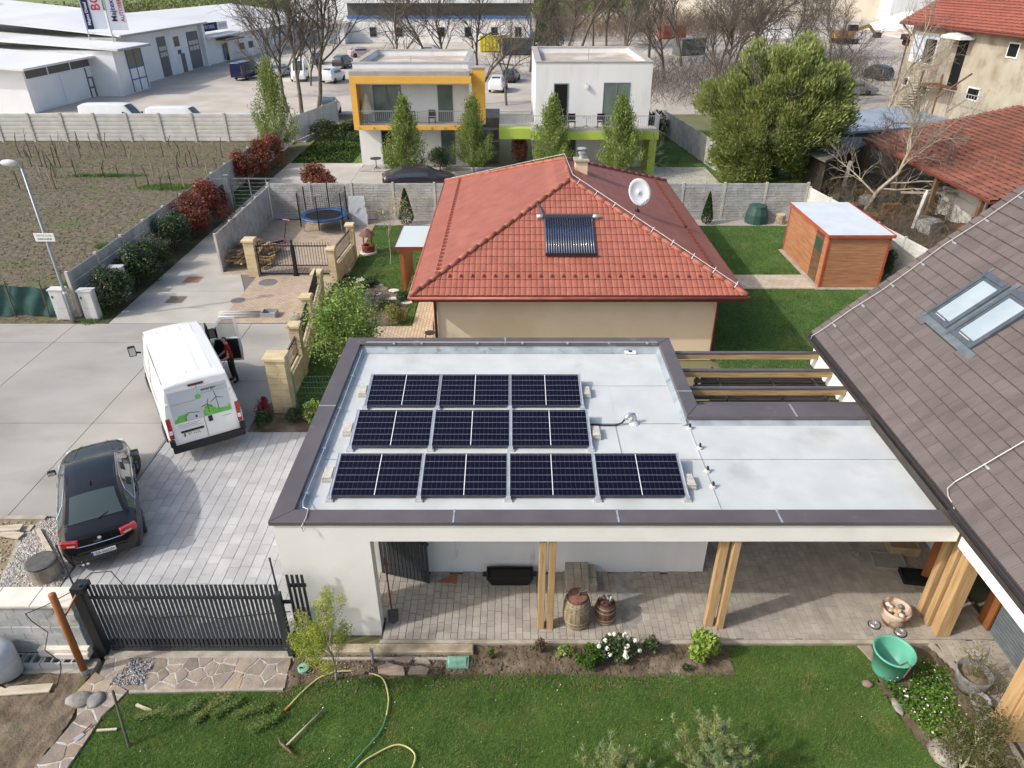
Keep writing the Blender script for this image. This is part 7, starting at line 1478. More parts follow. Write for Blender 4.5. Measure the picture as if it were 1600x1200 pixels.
put('parapet', B().box(-10.95, -3.0, 53, 53.35, 6.2, 6.85).box(-10.95, -3.0, 61.6, 62, 6.2, 6.85).box(-10.95, -10.6, 53.35, 61.6, 6.2, 6.85).box(-3.35, -3.0, 53.35, 61.6, 6.2, 6.85), m_hw, yh); put('parapet_cap', B().box(-11.0, -2.95, 52.95, 53.4, 6.85, 6.9).box(-11.0, -2.95, 61.55, 62.05, 6.85, 6.9).box(-11.0, -10.55, 53.4, 61.55, 6.85, 6.9).box(-3.4, -2.95, 53.4, 61.55, 6.85, 6.9), m_par, yh)
put('roof', B().box(-10.6, -3.35, 53.35, 61.6, 6.15, 6.45), m_flat, yh)
put('roof_slab', B().box(-10.95, -2.85, 51.55, 52.95, 6.2, 6.5), m_par, yh)
put('balcony_frame', B().box(-10.95, -2.75, 51.5, 53, 5.75, 6.2).box(-10.95, -10.55, 51.5, 53, 2.75, 5.75).box(-10.55, -2.75, 51.5, 51.7, 2.75, 3.05), m_yel, yh); put('balcony_floor', B().box(-10.55, -2.75, 51.7, 53, 2.75, 3.0), m_par, yh)
put('balcony_panel', B().box(-2.75, -1.85, 52.2, 52.7, 3.0, 6.6), m_yel, yh); put('panel_cap', B().box(-2.8, -1.8, 52.15, 53.2, 6.6, 6.68), m_par, yh)
put('balcony_ceiling', B().box(-10.55, -2.75, 51.55, 53, 5.7, 5.75), m_hw, yh)
window(yh, -9.7, -7.75, 3.05, 5.45, 53, bars=2); window(yh, -5.2, -4.15, 3.05, 5.45, 53); window(yh, -9.4, -7.6, .05, 2.45, 53, m_pdark, 2); window(yh, -5.1, -4.1, .05, 2.45, 53); railing(yh, -10.5, -2.8, 51.6, 3.05)
for x in (-10.6, -9.6, -6.7, -5.6, -4.7): put('drain_spout', B().tube([(x, 51.5, 2.9), (x, 51.4, 2.9)], .05, 6), m_rail, yh)
put('vent', B().tube([(-7.3, 56, 6.4), (-7.3, 56, 7.0)], .04, 6), m_rail, yh); put('stair', B().box(-2.9, -1.0, 57, 61, -.1, 2.6).box(-2.9, -1.0, 56, 57, -.1, 1.9).box(-2.9, -1.0, 55, 56, -.1, 1.2).box(-2.9, -1.0, 54, 55, -.1, .6), mat('stair_grey', S(120, 116, 110), S(100, 96, 92), sc=2), yh)
put('terrace_slab', B().box(-10.8, -7.0, 51.0, 53, -.1, .06), m_par, yh)
wh = thing('white_house', 'two storey white flat roofed house with lime green balcony supports', 'house', (6, 57, 0))
put('wall', B().box(1.6, 9.5, 53, 62.5, -.1, 6.4).box(1.6, 9.5, 52, 53, 2.95, 6.4), m_hw, wh); put('parapet', B().box(1.6, 9.5, 52, 52.35, 6.4, 7.0).box(1.6, 9.5, 62.1, 62.5, 6.4, 7.0).box(1.6, 1.95, 52.35, 62.1, 6.4, 7.0).box(9.15, 9.5, 52.35, 62.1, 6.4, 7.0), m_hw, wh)
put('parapet_cap', B().box(1.55, 9.55, 51.95, 52.4, 7.0, 7.06).box(1.55, 9.55, 62.05, 62.55, 7.0, 7.06).box(1.55, 2.0, 52.4, 62.05, 7.0, 7.06).box(9.1, 9.55, 52.4, 62.05, 7.0, 7.06), m_par, wh); put('roof', B().box(1.95, 9.15, 52.35, 62.1, 6.35, 6.62), m_flat, wh)
put('balcony', B().box(1.3, 10.0, 50.3, 52.0, 2.78, 2.95), m_par, wh); put('balcony_edge', B().box(1.3, 10.0, 50.25, 50.3, 2.35, 2.9), m_lime, wh); put('balcony_side', B().box(9.4, 9.9, 50.3, 53, -.1, 2.78), m_lime, wh, label='lime green slab wall under the balcony corner'); put('balcony_edge', B().box(-.9, 1.3, 51.2, 52, 2.2, 2.9), m_lime, wh); put('side_balcony', B().box(-.9, 1.6, 52, 56, 2.75, 2.95), m_par, wh)
put('lower_wall', B().box(1.6, 9.4, 52.8, 52.99, -.1, 2.78), m_hw, wh)
window(wh, 2.85, 3.85, 3.0, 5.7, 52, m_pdark); window(wh, 6.25, 8.05, 3.0, 5.75, 52, bars=2); railing(wh, 1.35, 9.95, 50.35, 2.95); railing(wh, -.85, 1.3, 52.05, 2.95); window(wh, 3.2, 4.6, .1, 2.3, 52.8, m_pdark, 2)
b = B()
for i in range(13): b.box(9.93, 9.97, 50.4 + i * .125, 50.42 + i * .125, 2.95, 3.9)
b.box(9.92, 9.98, 50.35, 52, 3.86, 3.9); put('railing', b, m_rail, wh); put('antenna', B().tube([(5.5, 56, 6.6), (5.5, 56, 8.4)], .03, 5), m_rail, wh)
for lb, x, y in (('white wall lamp on the yellow house balcony wall', -6.7, 52.95), ('white wall lamp on the white house front', 5.1, 51.95)):
    o = thing('wall_lamp', lb, 'lamp', (x, y, 5.5)); put('shade', B().box(-.1, .1, -.14, 0, -.1, .12), m_hw, o, local=True); put('bracket', B().box(-.04, .04, -.03, .0, .12, .2), m_par, o, local=True)
def balcony_set(xc, y, z, who):
    for s, w_ in ((-1, 'left'), (1, 'right')):
        o = thing('balcony_chair', 'black balcony chair on the %s side of the small table of the %s' % (w_, who), 'chair', (xc + s * 1.0, y, z), group='balcony chairs'); put('seat', B().box(-.25, .25, -.22, .22, .42, .46), m_iron, o, local=True); put('backrest', B().box(-.25, .25, .2, .24, .5, .92), m_iron, o, local=True)
        for lx in (-.22, .22):
            for ly in (-.2, .2): put('leg', B().tube([(lx, ly, 0), (lx, ly, .42)], .015, 5), m_iron, o, local=True)
    o = thing('balcony_table', 'small round table between the chairs on the balcony of the ' + who, 'table', (xc, y, z)); put('top', B().lathe([(.32, .7), (.32, .73)], 16), m_rail, o, local=True); put('stem', B().tube([(0, 0, .05), (0, 0, .7)], .025, 6), m_iron, o, local=True)
    for a in (.5, 2.6, 4.7): put('foot', B().tube([(0, 0, .2), (.28 * math.cos(a), .28 * math.sin(a), 0)], .015, 5), m_iron, o, local=True)
balcony_set(-6.6, 52.3, 3.0, 'yellow house'); balcony_set(5.1, 51.1, 2.95, 'white house')
o = thing('parasol', 'closed cream parasol at the corner of the yellow balcony', 'parasol', (-10.1, 52.3, 3.0)); put('pole', B().tube([(0, 0, 0), (0, 0, 2.1)], .03, 6), m_rail, o, local=True); put('canopy', B().lathe([(.5, .75), (.42, .95), (.2, 1.7), (.03, 2.1)], 10, cap=False), mat('cream_cloth', S(216, 204, 180), S(196, 184, 160), sc=3), o, local=True)
o = thing('bistro_table', 'small round table before the ground floor of the yellow house', 'table', (-9.7, 51.7, .06)); put('top', B().lathe([(.4, .7), (.4, .74)], 16), m_iron, o, local=True); put('stem', B().tube([(0, 0, 0), (0, 0, .7)], .03, 6), m_iron, o, local=True)
for a in (0, 2.1, 4.2): put('foot', B().tube([(0, 0, .15), (.3 * math.cos(a), .3 * math.sin(a), 0)], .02, 5), m_iron, o, local=True)
# ================================================================ WORKSHOP HALLS top left (facades nearly along y)
m_ind = mat('sheet_white', S(232, 234, 234), S(224, 227, 228), sc=.5, rough=.6, c3=S(196, 199, 200), sc3=.2, t3=(.55, .8)); m_indr = mat('sheet_roof', S(226, 227, 225), S(212, 214, 212), sc=.15, rough=.5, c3=S(196, 197, 193), sc3=.1, t3=(.5, .8), st=(1, .3, 1)); m_ig = mat('hall_grey', S(112, 112, 114)); m_blue = mat('hall_blue', S(72, 112, 160)); m_dk = mat('hall_dark', S(98, 96, 92)); m_beige = mat('hall_beige', S(128, 120, 108))
ind = thing('workshop_hall', 'white sheet metal workshop halls with grey roller doors', 'workshop', (-47.2, 74.2, 0), rad(-3.7))
def ip(nm, b, m, par=None, **k): return put(nm, b, m, par or ind, local=True, **k)
def flat_roof(x0, x1, y0, y1, z0, z1, rib=True):
    """mono pitch roof rising towards -x"""
    b = B(); b.v = [(x1, y0, z0), (x1, y1, z0), (x0, y1, z1), (x0, y0, z1), (x1, y0, z0 - .2), (x1, y1, z0 - .2), (x0, y1, z1 - .2), (x0, y0, z1 - .2)]; b.f = [(0, 1, 2, 3), (7, 6, 5, 4), (0, 4, 5, 1), (1, 5, 6, 2), (2, 6, 7, 3), (3, 7, 4, 0)]; return b
ip('wall', B().box(-34, 0, 0, 11, -.1, 4.0), m_ind); ip('roof', flat_roof(-34, .9, -1.0, 11.2, 4.15, 6.2), m_indr); ip('clerestory', B().box(-.2, .03, .3, 11, 3.1, 3.95), m_dk)
for y in (3.6, 7.4): ip('mullion', B().box(-.1, .06, y, y + .15, 3.1, 4.0), m_ind)
for ya, yb in ((.6, 5.2), (5.3, 9.6)): ip('sliding_door', B().box(.0, .07, ya, yb, .1, 3.0), m_ind)
dq = ip('side_door', B().box(.0, .08, 9.8, 9.95, 0, 3.0).box(.0, .08, 10.7, 10.85, 0, 2.0).box(.0, .08, 9.95, 10.7, 1.9, 2.05).box(.0, .08, 9.95, 10.7, .9, 1.05), m_ig)
ip('wall', B().box(-30, 3.0, 11, 17, -.1, 4.6), m_ind, label='projecting middle block of the workshop'); ip('roof', flat_roof(-30, 3.8, 10.6, 17.6, 4.8, 7.0), m_indr)
gd = ip('folding_gate', B().box(3.0, 3.06, 13.3, 16.6, .1, 2.6), m_ind); ip('gate_glazing', B().box(3.0, 3.07, 13.3, 16.6, 2.6, 4.4), m_beige)
for y in (13.3, 14.9, 16.5): ip('gate_bar', B().box(3.03, 3.12, y, y + .12, .1, 4.4), m_blue, gd)
for z in (2.5, 1.3): ip('gate_bar', B().box(3.03, 3.11, 13.42, 16.5, z, z + .12), m_blue, gd)
ip('front_wall', B().box(-.2, 3.0, 10.9, 11.0, -.1, 4.6), m_ind)
ip('wall', B().box(-36, .2, 17, 39, -.1, 5.4), m_ind, label='tall rear hall of the workshop'); ip('roof', flat_roof(-30, 1.1, 16.5, 39.6, 5.7, 8.6), m_indr); b = B(); b.v = [(-30, 16.5, 8.6), (-30, 39.6, 8.6), (-58, 39.6, 6), (-58, 16.5, 6)]; b.f = [(0, 1, 2, 3)]; ip('roof', b, m_indr)
for ya, yb in ((26, 28.2), (34.3, 37.6)):
    r_ = ip('roller_door', B().box(.2, .27, ya, yb, .05, 4.7), m_ig); 
    for k in range(3):
        for z in (2.4, 3.1): ip('door_pane', B().box(.27, .29, ya + .2 + k * (yb - ya - .3) / 3, ya + .2 + (k + .8) * (yb - ya - .3) / 3, z, z + .5), mat('pane_pale', S(176, 176, 172), rough=.2), r_)
w_ = ip('window', B().box(.2, .26, 30.2, 32.0, 3.1, 4.6), m_ind); ip('pane', B().box(.26, .28, 30.35, 31.85, 3.25, 4.45), m_pdark, w_); ip('door', B().box(.2, .27, 31.6, 32.7, 0, 2.3), m_ig); ip('logo_board', B().box(.2, .27, 31.0, 31.9, 2.3, 2.8), mat('logo_blue', S(90, 98, 140)))
ip('roof_gutter', B().box(.95, 1.15, 16.5, 39.6, 5.45, 5.62), m_par); ip('roof_gutter', B().box(3.7, 3.9, 10.6, 17.6, 4.55, 4.7), m_par); ip('corner_post', B().box(.2, .75, 38.2, 39, 0, 5.4), m_ind)
for x, y in ((-27, 22), (-26, 33)): ip('roof_vent', B().lathe([(.6, 8.3), (.6, 8.9), (.9, 9.1), (.1, 9.6)], 10, (x, y, 0)), m_par)
off = thing('office_wing', 'low white office wing with a glazed entrance beyond the halls', 'office', (-44.5, 114, 0), rad(-9))
def op(nm, b, m, par=None): return put(nm, b, m, par or off, local=True)
op('wall', B().box(-20, 0, 0, 46, -.1, 3.4), m_ind); op('roof', flat_roof(-20, 1.0, -1, 46.5, 3.7, 6.0), m_indr); op('canopy', B().box(.0, 2.0, 3, 8, 3.0, 3.2), m_dk); 
e_ = op('entrance', B().box(.0, .08, 4.2, 6.6, 0, 2.6), m_hw); op('door_pane', B().box(.08, .1, 5.0, 5.9, .05, 2.5), m_pdark, e_); op('door_pane', B().box(.08, .1, 4.3, 4.9, .2, 2.4), mat('logo_blue', S(90, 98, 140)), e_)
for y in (9.5, 12.5, 18, 26, 34): w_ = op('window', B().box(.0, .06, y, y + 1.8, 1.0, 2.2), m_hw); op('pane', B().box(.06, .08, y + .12, y + 1.68, 1.12, 2.08), m_pdark, w_)
sgn = op('roof_sign', B().cbox(-1.0, 3.0, 4.75, .15, 5.5, 1.1, Matrix.Rotation(rad(0), 3, 'Z')), mat('sign_navy', S(34, 44, 92))); op('sign_field', B().cbox(-1.0, 7.3, 4.75, .15, 3.0, 1.1), mat('sign_white', S(232, 230, 230)), sgn)
text('MAJTEX DIESEL', .6, mat('sign_white', S(232, 230, 230)), off, frame_m((-.915, 3.0, 4.75), (0, 1, 0), (0, 0, 1)), squash=1.0); text('BOSCH', .7, mat('sign_red', S(206, 30, 50)), off, frame_m((-.915, 7.4, 4.75), (0, 1, 0), (0, 0, 1)))
# banner flags
def flag(label, x, y, w, z0, z1, stripe, lines, rz):
    o = thing('banner_flag', label, 'flag', (x, y, 0), rad(rz)); put('pole', B().tube([(0, 0, 4.6), (0, 0, z1 + .3)], .07, 8), m_rail, o, local=True)
    n_ = 20; V = []; F = []
    for i in range(n_ + 1):
        t = i / n_; z = z0 + (z1 - z0) * t
        for j in range(6): s = j / 5; V.append((.1 + w * s, .06 * math.sin(s * 4 + t * 5) * s, z))
    for i in range(n_):
        for j in range(5): k = i * 6 + j; F.append((k, k + 1, k + 7, k + 6))
    c_ = put('cloth', npmesh('cloth', V, F, True), mat('flag_white', S(226, 230, 236), rough=.8), o, local=True)
    if stripe: put('stripe', B().box(.1, .1 + w * .32, -.085, -.07, z0, z1), mat('sign_navy', S(34, 44, 92)), o, local=True)
    for s_, sz, cx, cz, mm in lines: text(s_, sz, mm, o, frame_m((.1 + w * cx, -.095, cz), (0, 0, 1), (-1, 0, 0)), bold=.01)
navy, red_ = mat('sign_navy', S(34, 44, 92)), mat('sign_red', S(206, 30, 50))
flag('tall banner flag with navy stripe and red letters over the halls', -48.6, 90.6, 2.1, 6.3, 12, True, [('BOSCH', 1.3, .66, 10.3, red_), ('Majtex Diesel', .42, .16, 7.9, mat('sign_white', S(232, 230, 230)))], 20)
flag('tall white banner flag with blue and red letters over the halls', -45.9, 90.6, 1.8, 6.2, 12, False, [('Majtex Diesel', .8, .34, 9.3, navy), ('AUTOSERVIS', .55, .8, 8.6, red_)], 20)
# far hall, yard, quarry
fh = thing('warehouse', 'long white warehouse with a blue band seen through the bare trees', 'warehouse', (-15, 150, 0))
put('wall', B().box(-31, 3.5, 150, 172, -.1, 4.0), m_hw, fh); put('blue_band', B().box(-31, 3.7, 149.8, 150, 4.0, 4.5), m_blue, fh); put('gallery', B().box(-31, 3.5, 151, 172, 4.0, 6.6), m_dk, fh); put('roof', B().box(-31.5, 4, 149.5, 173, 6.6, 7.1), m_indr, fh)
for x in (-27, -22, -14, -9, -4, .5): w_ = put('window', B().box(x, x + 1.3, 149.92, 150, .9, 2.6), m_wf, fh); put('pane', B().box(x + .12, x + 1.18, 149.9, 149.92, 1.02, 2.48), m_pdark, w_)
put('column', B().box(3.4, 3.7, 149.7, 149.98, 0, 4.0), m_blue, fh)
ft = thing('tall_hall', 'tall plain white hall with a blue corner post', 'warehouse', (-36, 162, 0)); put('wall', B().box(-44, -32.2, 160, 185, -.1, 14), m_hw, ft); put('corner_post', B().box(-32.4, -31.9, 159.8, 160.3, 0, 14), m_blue, ft); put('roof', B().box(-44.3, -31.8, 159.7, 185, 14, 14.4), m_indr, ft)
lw = thing('grey_shed', 'low pale grey shed by the parked cars', 'shed', (-34, 146, 0)); put('wall', B().box(-42, -31, 146, 152, -.1, 3.2), m_ind, lw); put('roof', B().box(-42.4, -30.4, 145.4, 152, 3.2, 3.5), m_par, lw)
for x in (-40, -37, -34): put('door', B().box(x, x + 1.6, 145.95, 146, .1, 2.4), mat('logo_grey', S(150, 160, 160)), lw)
qw = thing('retaining_wall', 'long pale retaining wall behind the quarry yard', 'wall', (90, 215, 0)); put('wall', B().beam((40, 235, 3.0), (170, 200, 3.0), .8, 6.4), mat('quarry_wall', S(206, 198, 182), S(190, 182, 166), sc=.2), qw); put('coping', B().beam((40, 235, 6.3), (170, 200, 6.3), 1.0, .2), m_par, qw)
for lb, x, y, r_, hg, c_ in (('bright white heap of sand in the quarry yard', 92, 185, 11, 3.6, S(236, 232, 226)), ('pinkish heap of gravel in the quarry yard', 84, 165, 7, 1.8, S(200, 182, 172)), ('white heap of lime beside the excavator', 54, 165, 8, 2.0, S(230, 226, 220))):
    b = B().lathe([(r_, -.1), (r_ * .75, hg * .25), (r_ * .4, hg * .7), (r_ * .12, hg * .97), (.05, hg)], 20); rng = np.random.default_rng(int(x)); V = np.array(b.v); V[:, :2] *= 1 + .12 * np.sin(np.arctan2(V[:, 1], V[:, 0]) * 3 + x)[:, None]; b.v = [tuple(v) for v in V]
    put('sand_heap', b, mat('heap%d' % x, c_, tuple(v * .85 for v in c_), sc=.5, bump=.6, bsc=2), None, loc=(x, y, -.1), smooth=True, label=lb, cat='heap')
ex = thing('excavator', 'orange tracked excavator standing in the quarry yard', 'excavator', (62, 147, 0), rad(8)); m_exo = mat('excavator_orange', S(176, 138, 84), S(150, 116, 70), sc=1); 
for s in (-1, 1): put('track', B().box(-2.2, 2.2, s * 1.2 - .3, s * 1.2 + .3, 0, .9), m_iron, ex, local=True, bev=.2)
put('house', B().box(-2.0, 1.2, -1.3, 1.3, 1.0, 2.2), m_exo, ex, local=True); put('cab', B().box(.2, 1.6, -1.3, -.1, 2.2, 3.2), m_iron, ex, local=True); put('boom', B().beam((1.2, .3, 2.0), (4.6, .3, 3.0), .5, .6), m_exo, ex, local=True); put('stick', B().beam((4.6, .3, 3.0), (6.3, .3, 1.5), .4, .4), m_exo, ex, local=True); put('bucket', B().box(6.2, 7.2, -.3, .9, .9, 1.8), m_iron, ex, local=True)
tk = thing('flatbed_truck', 'dark flatbed lorry parked beside the excavator', 'truck', (76, 143, 0), rad(4)); put('bed', B().box(-5, 4, -1.2, 1.2, 1.0, 1.9), m_iron, tk, local=True); put('cab', B().box(4.2, 6.2, -1.2, 1.2, .8, 3.0), m_dk, tk, local=True, bev=.2); put('windscreen', B().box(6.2, 6.23, -1.0, 1.0, 1.9, 2.8), m_pdark, tk, local=True)
for x in (-4, -2.8, 5): put('wheel', B().lathe([(.5, -1.25), (.5, 1.25)], 14, (x, 0, .5), axis='y'), m_tyre, tk, local=True)
fr_ = thing('far_house', 'pale house with a red tiled roof at the yard corner', 'house', (113, 215, 0)); put('wall', B().box(100, 122, 212, 224, -.1, 8), m_hw, fr_); b = B().yprism([(211, 8), (225, 8), (218, 12)], 99, 123); put('roof', b, m_red, fr_)
for lb, x, y, c_, rz in (('yellow skip container behind the gnarled tree', -2.8, 133, S(206, 190, 60), 0), ('dark green container next to the yellow skip', 1.0, 128, S(70, 80, 84), 4), ('orange container among the tree trunks', 32, 158, S(196, 88, 60), 20), ('white delivery trailer in the tree belt gap', 21, 195, S(226, 228, 226), -30), ('grey container between the trunks behind the white house', 29, 128, S(96, 108, 104), 30)):
    o = thing('container', lb, 'container', (x, y, 0), rad(rz)); cm = mat('container' + str(int(x)), c_, tuple(v * .85 for v in c_), sc=1); put('body', B().box(-2.6, 2.6, -1.1, 1.1, .1, 2.3), cm, o, local=True, bev=.03); put('lid', B().box(-2.65, 2.65, -1.15, 1.15, 2.3, 2.42), cm, o, local=True)
    for k in range(9): put('rib', B().box(-2.4 + k * .6, -2.3 + k * .6, -1.16, -1.1, .2, 2.25), cm, o, local=True)
# ================================================================ OLD HOUSE and sheds on the right
m_old = mat('old_plaster', S(176, 170, 156), S(158, 150, 134), sc=.5, rough=.95, c3=S(140, 128, 108), sc3=.7, t3=(.52, .7), bump=.2, bsc=6)
oh = thing('old_house', 'weathered beige house with red tiled roof and outside stairs', 'house', (40, 79, 0), rad(7.9))
def hp_(nm, b, m, par=None, **k): return put(nm, b, m, par or oh, local=True, **k)
hp_('wall', B().box(0, 12, -30, 0, -.1, 7.7), m_old)
def courses(x0, z0, x1, z1, y0, y1, n_, par, m):
    """tile courses as overlapping strips rising from the eave, each a row of ribs"""
    L = math.hypot(x1 - x0, z1 - z0); dx_, dz_ = (x1 - x0) / n_, (z1 - z0) / n_
    for i in range(n_):
        b = B(); xa, za = x0 + dx_ * i, z0 + dz_ * i; nx_, nz_ = -(z1 - z0) / L * .09, (x1 - x0) / L * .09; k = int(abs(y1 - y0) / .6)
        for j in range(k):
            ya, yb = y0 + (y1 - y0) * j / k, y0 + (y1 - y0) * (j + 1) / k; ym = (ya + yb) / 2
            b.poly((xa + nx_, ya, za + nz_), (xa + nx_ * 1.6, ym, za + nz_ * 1.6), (xa + dx_ * 1.1, ym, za + dz_ * 1.1 + .03), (xa + dx_ * 1.1, ya, za + dz_ * 1.1)); b.poly((xa + nx_ * 1.6, ym, za + nz_ * 1.6), (xa + nx_, yb, za + nz_), (xa + dx_ * 1.1, yb, za + dz_ * 1.1), (xa + dx_ * 1.1, ym, za + dz_ * 1.1 + .03))
        b.poly((xa, y0, za), (xa + nx_, y0, za + nz_), (xa + nx_, y1, za + nz_), (xa, y1, za)); put('tile_course', b, m, par, local=True)
r_ = hp_('roof', B().xprism([(-1.0, 7.75), (6, 11.6), (13, 7.75), (13, 7.6), (6, 11.4), (-1.0, 7.6)], -31, .8), m_rtrim); courses(-1.05, 7.78, 6, 11.65, .85, -31, 19, r_, m_red)
hp_('gutter', B().tube([(-1.05, .8, 7.65), (-1.05, -31, 7.65)], .1, 6), m_rtrim); hp_('drainpipe', B().tube([(-1.0, .3, 7.6), (-.15, .2, 6.8), (-.15, .2, 0)], .09, 7), mat('rusty_pipe', S(132, 84, 64), S(104, 66, 52), sc=3))
def ow(ya, yb, z0, z1, mp=m_pdark):
    w = hp_('window', B().box(-.06, 0, ya, yb, z0, z1), m_hw); hp_('pane', B().box(-.08, -.06, ya + .12, yb - .12, z0 + .12, z1 - .12), mp, w); return w
w = ow(-4.4, -.6, 4.3, 7.0, mat('pale_sheet_blue', S(196, 208, 222), rough=.4)); hp_('pane', B().box(-.1, -.08, -4.2, -2.6, 4.4, 6.5), m_pdark, w); ow(-1.4, -.5, 2.0, 2.9); ow(-4.6, -3.4, 1.6, 2.6); ow(-14.5, -13.2, 5.9, 7.1); ow(-11.6, -10.0, 2.1, 3.2)
hp_('stair_recess', B().box(-.1, .0, -8.4, -7.2, 2.9, 7.0), m_pdark); hp_('porch_roof', B().yprism([(-9.2, 6.9), (-6.5, 6.9), (-6.6, 7.15), (-7.8, 7.4), (-9.1, 7.15)], -1.6, -.1), m_indr); hp_('landing', B().box(-1.8, 0, -8.6, -5.5, 2.75, 2.9), mat('old_timber', S(120, 90, 66), S(96, 72, 54), sc=3))
for k in range(9): hp_('step', B().box(-1.7, -.1, -5.5 + k * .34, -5.2 + k * .34, 2.6 - k * .3, 2.68 - k * .3), m_dk)
for y in (-8.4, -5.6): hp_('stair_post', B().tube([(-1.7, y, 0), (-1.7, y, 4.0)], .09, 6), mat('old_timber', S(120, 90, 66)))
hp_('brace', B().beam((-1.7, -8.4, 2.0), (-1.7, -12, 4.5), .12, .12), mat('old_timber', S(120, 90, 66))); b = B()
for k in range(16): b.box(-1.75, -1.72, -9 - k * .35, -8.97 - k * .35, 1.9, 2.9)
b.box(-1.76, -1.71, -14.4, -9, 2.86, 2.92); hp_('railing', b, m_rail)
rs = thing('barn', 'open junk barn with a sagging red tiled roof', 'barn', (23.2, 35, 0)); r_ = put('roof', B().xprism([(-.1, 2.65), (9.4, 4.7), (9.4, 4.8), (-.1, 2.75)], -1, 13.5), m_rtrim, rs, local=True); courses(-.15, 2.78, 9.4, 4.85, -1, 13.5, 24, r_, mat('old_red_tile', S(148, 96, 78), S(126, 80, 66), sc=1.2, c3=S(112, 82, 68), sc3=.6, t3=(.5, .75), isl=.15, rough=.8))
for y in (0, 4.3, 8.6, 13): put('post', B().box(.05, .25, y - .1, y + .1, 0, 2.66), mat('old_timber', S(120, 90, 66)), rs, local=True)
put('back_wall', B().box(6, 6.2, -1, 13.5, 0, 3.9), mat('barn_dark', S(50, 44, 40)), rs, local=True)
gs = thing('grey_sheds', 'row of low sheds with blue grey sheet roofs in the junk yard', 'shed', (22, 48, 0))
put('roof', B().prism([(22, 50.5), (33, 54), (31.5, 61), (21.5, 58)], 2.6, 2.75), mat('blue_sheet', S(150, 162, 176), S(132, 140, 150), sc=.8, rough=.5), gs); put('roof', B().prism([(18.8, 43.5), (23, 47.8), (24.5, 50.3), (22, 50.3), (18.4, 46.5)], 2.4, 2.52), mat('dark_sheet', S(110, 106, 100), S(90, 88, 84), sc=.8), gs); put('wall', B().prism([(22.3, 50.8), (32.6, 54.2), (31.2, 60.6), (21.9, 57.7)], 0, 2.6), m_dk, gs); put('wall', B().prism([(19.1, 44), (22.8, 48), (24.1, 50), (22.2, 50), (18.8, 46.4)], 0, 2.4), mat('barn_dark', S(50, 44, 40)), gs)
put('skylight_frame', B().beam((25.5, 50, 3.5), (29, 50, 3.5), .3, .1).beam((25.5, 50, 3.5), (24.6, 49.4, 2.7), .1, .1).beam((27, 50, 3.5), (26.6, 49.4, 2.8), .1, .1).beam((29, 50, 3.5), (28.4, 49.4, 2.9), .1, .1), m_kerb, gs); put('polycarbonate', B().prism([(27, 50), (34, 51.5), (33.8, 53), (27, 51.6)], 3.2, 3.26), mat('polycarb', S(120, 126, 128), rough=.2), gs)
sheet('junk_yard', [(17.2, 40.2), (18.9, 27), (45, 27), (45, 62), (24, 66), (18, 62)], -.03, mat('junk_ground', S(92, 84, 72), S(64, 58, 50), sc=.8, bump=.8, bsc=8))
rg = random.Random(5)
for k in range(34):
    x, y = rg.uniform(19.5, 28), rg.uniform(36.5, 46); o = put('scrap', B().cbox(0, 0, .25, rg.uniform(.4, 1.4), rg.uniform(.3, .9), rg.uniform(.3, .8)), mat('scrap_%d' % (k % 5), (S(60, 56, 52), S(96, 84, 70), S(150, 150, 150), S(50, 62, 66), S(120, 82, 56))[k % 5], rough=.8), None, loc=(x, y, 0), rz=rg.uniform(0, 3), label='piece of scrap lying in the junk yard', cat='scrap', group='scrap in the junk yard', bev=.04)
for lb, x, y, hg, ln in (('leaning concrete post beside the bare tree, left one', 20.9, 45.0, 2.0, (.1, 0)), ('leaning concrete post beside the bare tree, right one', 22.4, 38.6, 1.9, (.25, .1))):
    o = thing('concrete_post', lb, 'post', (x, y, 0)); put('post', B().beam((0, 0, -.1), (ln[0], ln[1], hg), .2, .2), m_cpost, o, local=True, bev=.03); put('tip', B().beam((ln[0], ln[1], hg), (ln[0] * 1.1, ln[1] * 1.1, hg + .15), .14, .14), m_cpost, o, local=True)
o = thing('wall_fragment', 'short pale wall piece standing in front of the barn', 'wall', (25.3, 39.5, 0)); put('wall', B().cbox(0, 0, .9, .2, 2.6, 1.8, Matrix.Rotation(rad(30), 3, 'Z')), m_cpw, o, local=True); put('rail', B().beam((-3.2, .8, 1.5), (-.4, .2, 1.6), .1, .1), m_kerb, o, local=True)
# ================================================================ PLANTS
m_bark = mat('bark', S(112, 102, 90), S(84, 76, 66), sc=4, st=(3, 3, .6), bump=.5, rough=.95); m_barkd = mat('bark_dark', S(112, 103, 93), S(84, 77, 69), sc=3, st=(3, 3, .6), bump=.5, rough=.95); m_barkp = mat('bark_pale', S(172, 162, 144), S(136, 126, 110), sc=3, st=(3, 3, .6), bump=.4, rough=.95)
def leafmat(name, c1, c2, isl=.6, tr_=.25, rough=.55, hue=.04, sc=1.5): return mat(name, c1, c2, sc=sc, isl=isl, rough=rough, trans=tr_, hue=hue, spec=.3)
m_horn = leafmat('hornbeam_leaf', S(140, 158, 82), S(118, 138, 66)); m_dk_leaf = leafmat('laurel_leaf', S(74, 92, 58), S(58, 76, 46), tr_=.1, rough=.5); m_redleaf = leafmat('photinia_leaf', S(142, 74, 58), S(112, 76, 52), tr_=.15, hue=.06); m_wil = leafmat('willow_leaf', S(156, 164, 100), S(130, 142, 80), tr_=.4); m_yg = leafmat('young_leaf', S(142, 164, 86), S(118, 144, 66)); m_con = leafmat('conifer_leaf', S(58, 84, 42), S(44, 68, 34), tr_=.05); m_yew = leafmat('yew_leaf', S(52, 66, 36), S(70, 82, 40), tr_=.05)
def tree_thing(name, label, x, y, cat='tree', group=None, rz=0): return thing(name, label, cat, (x, y, 0), rad(rz), group)
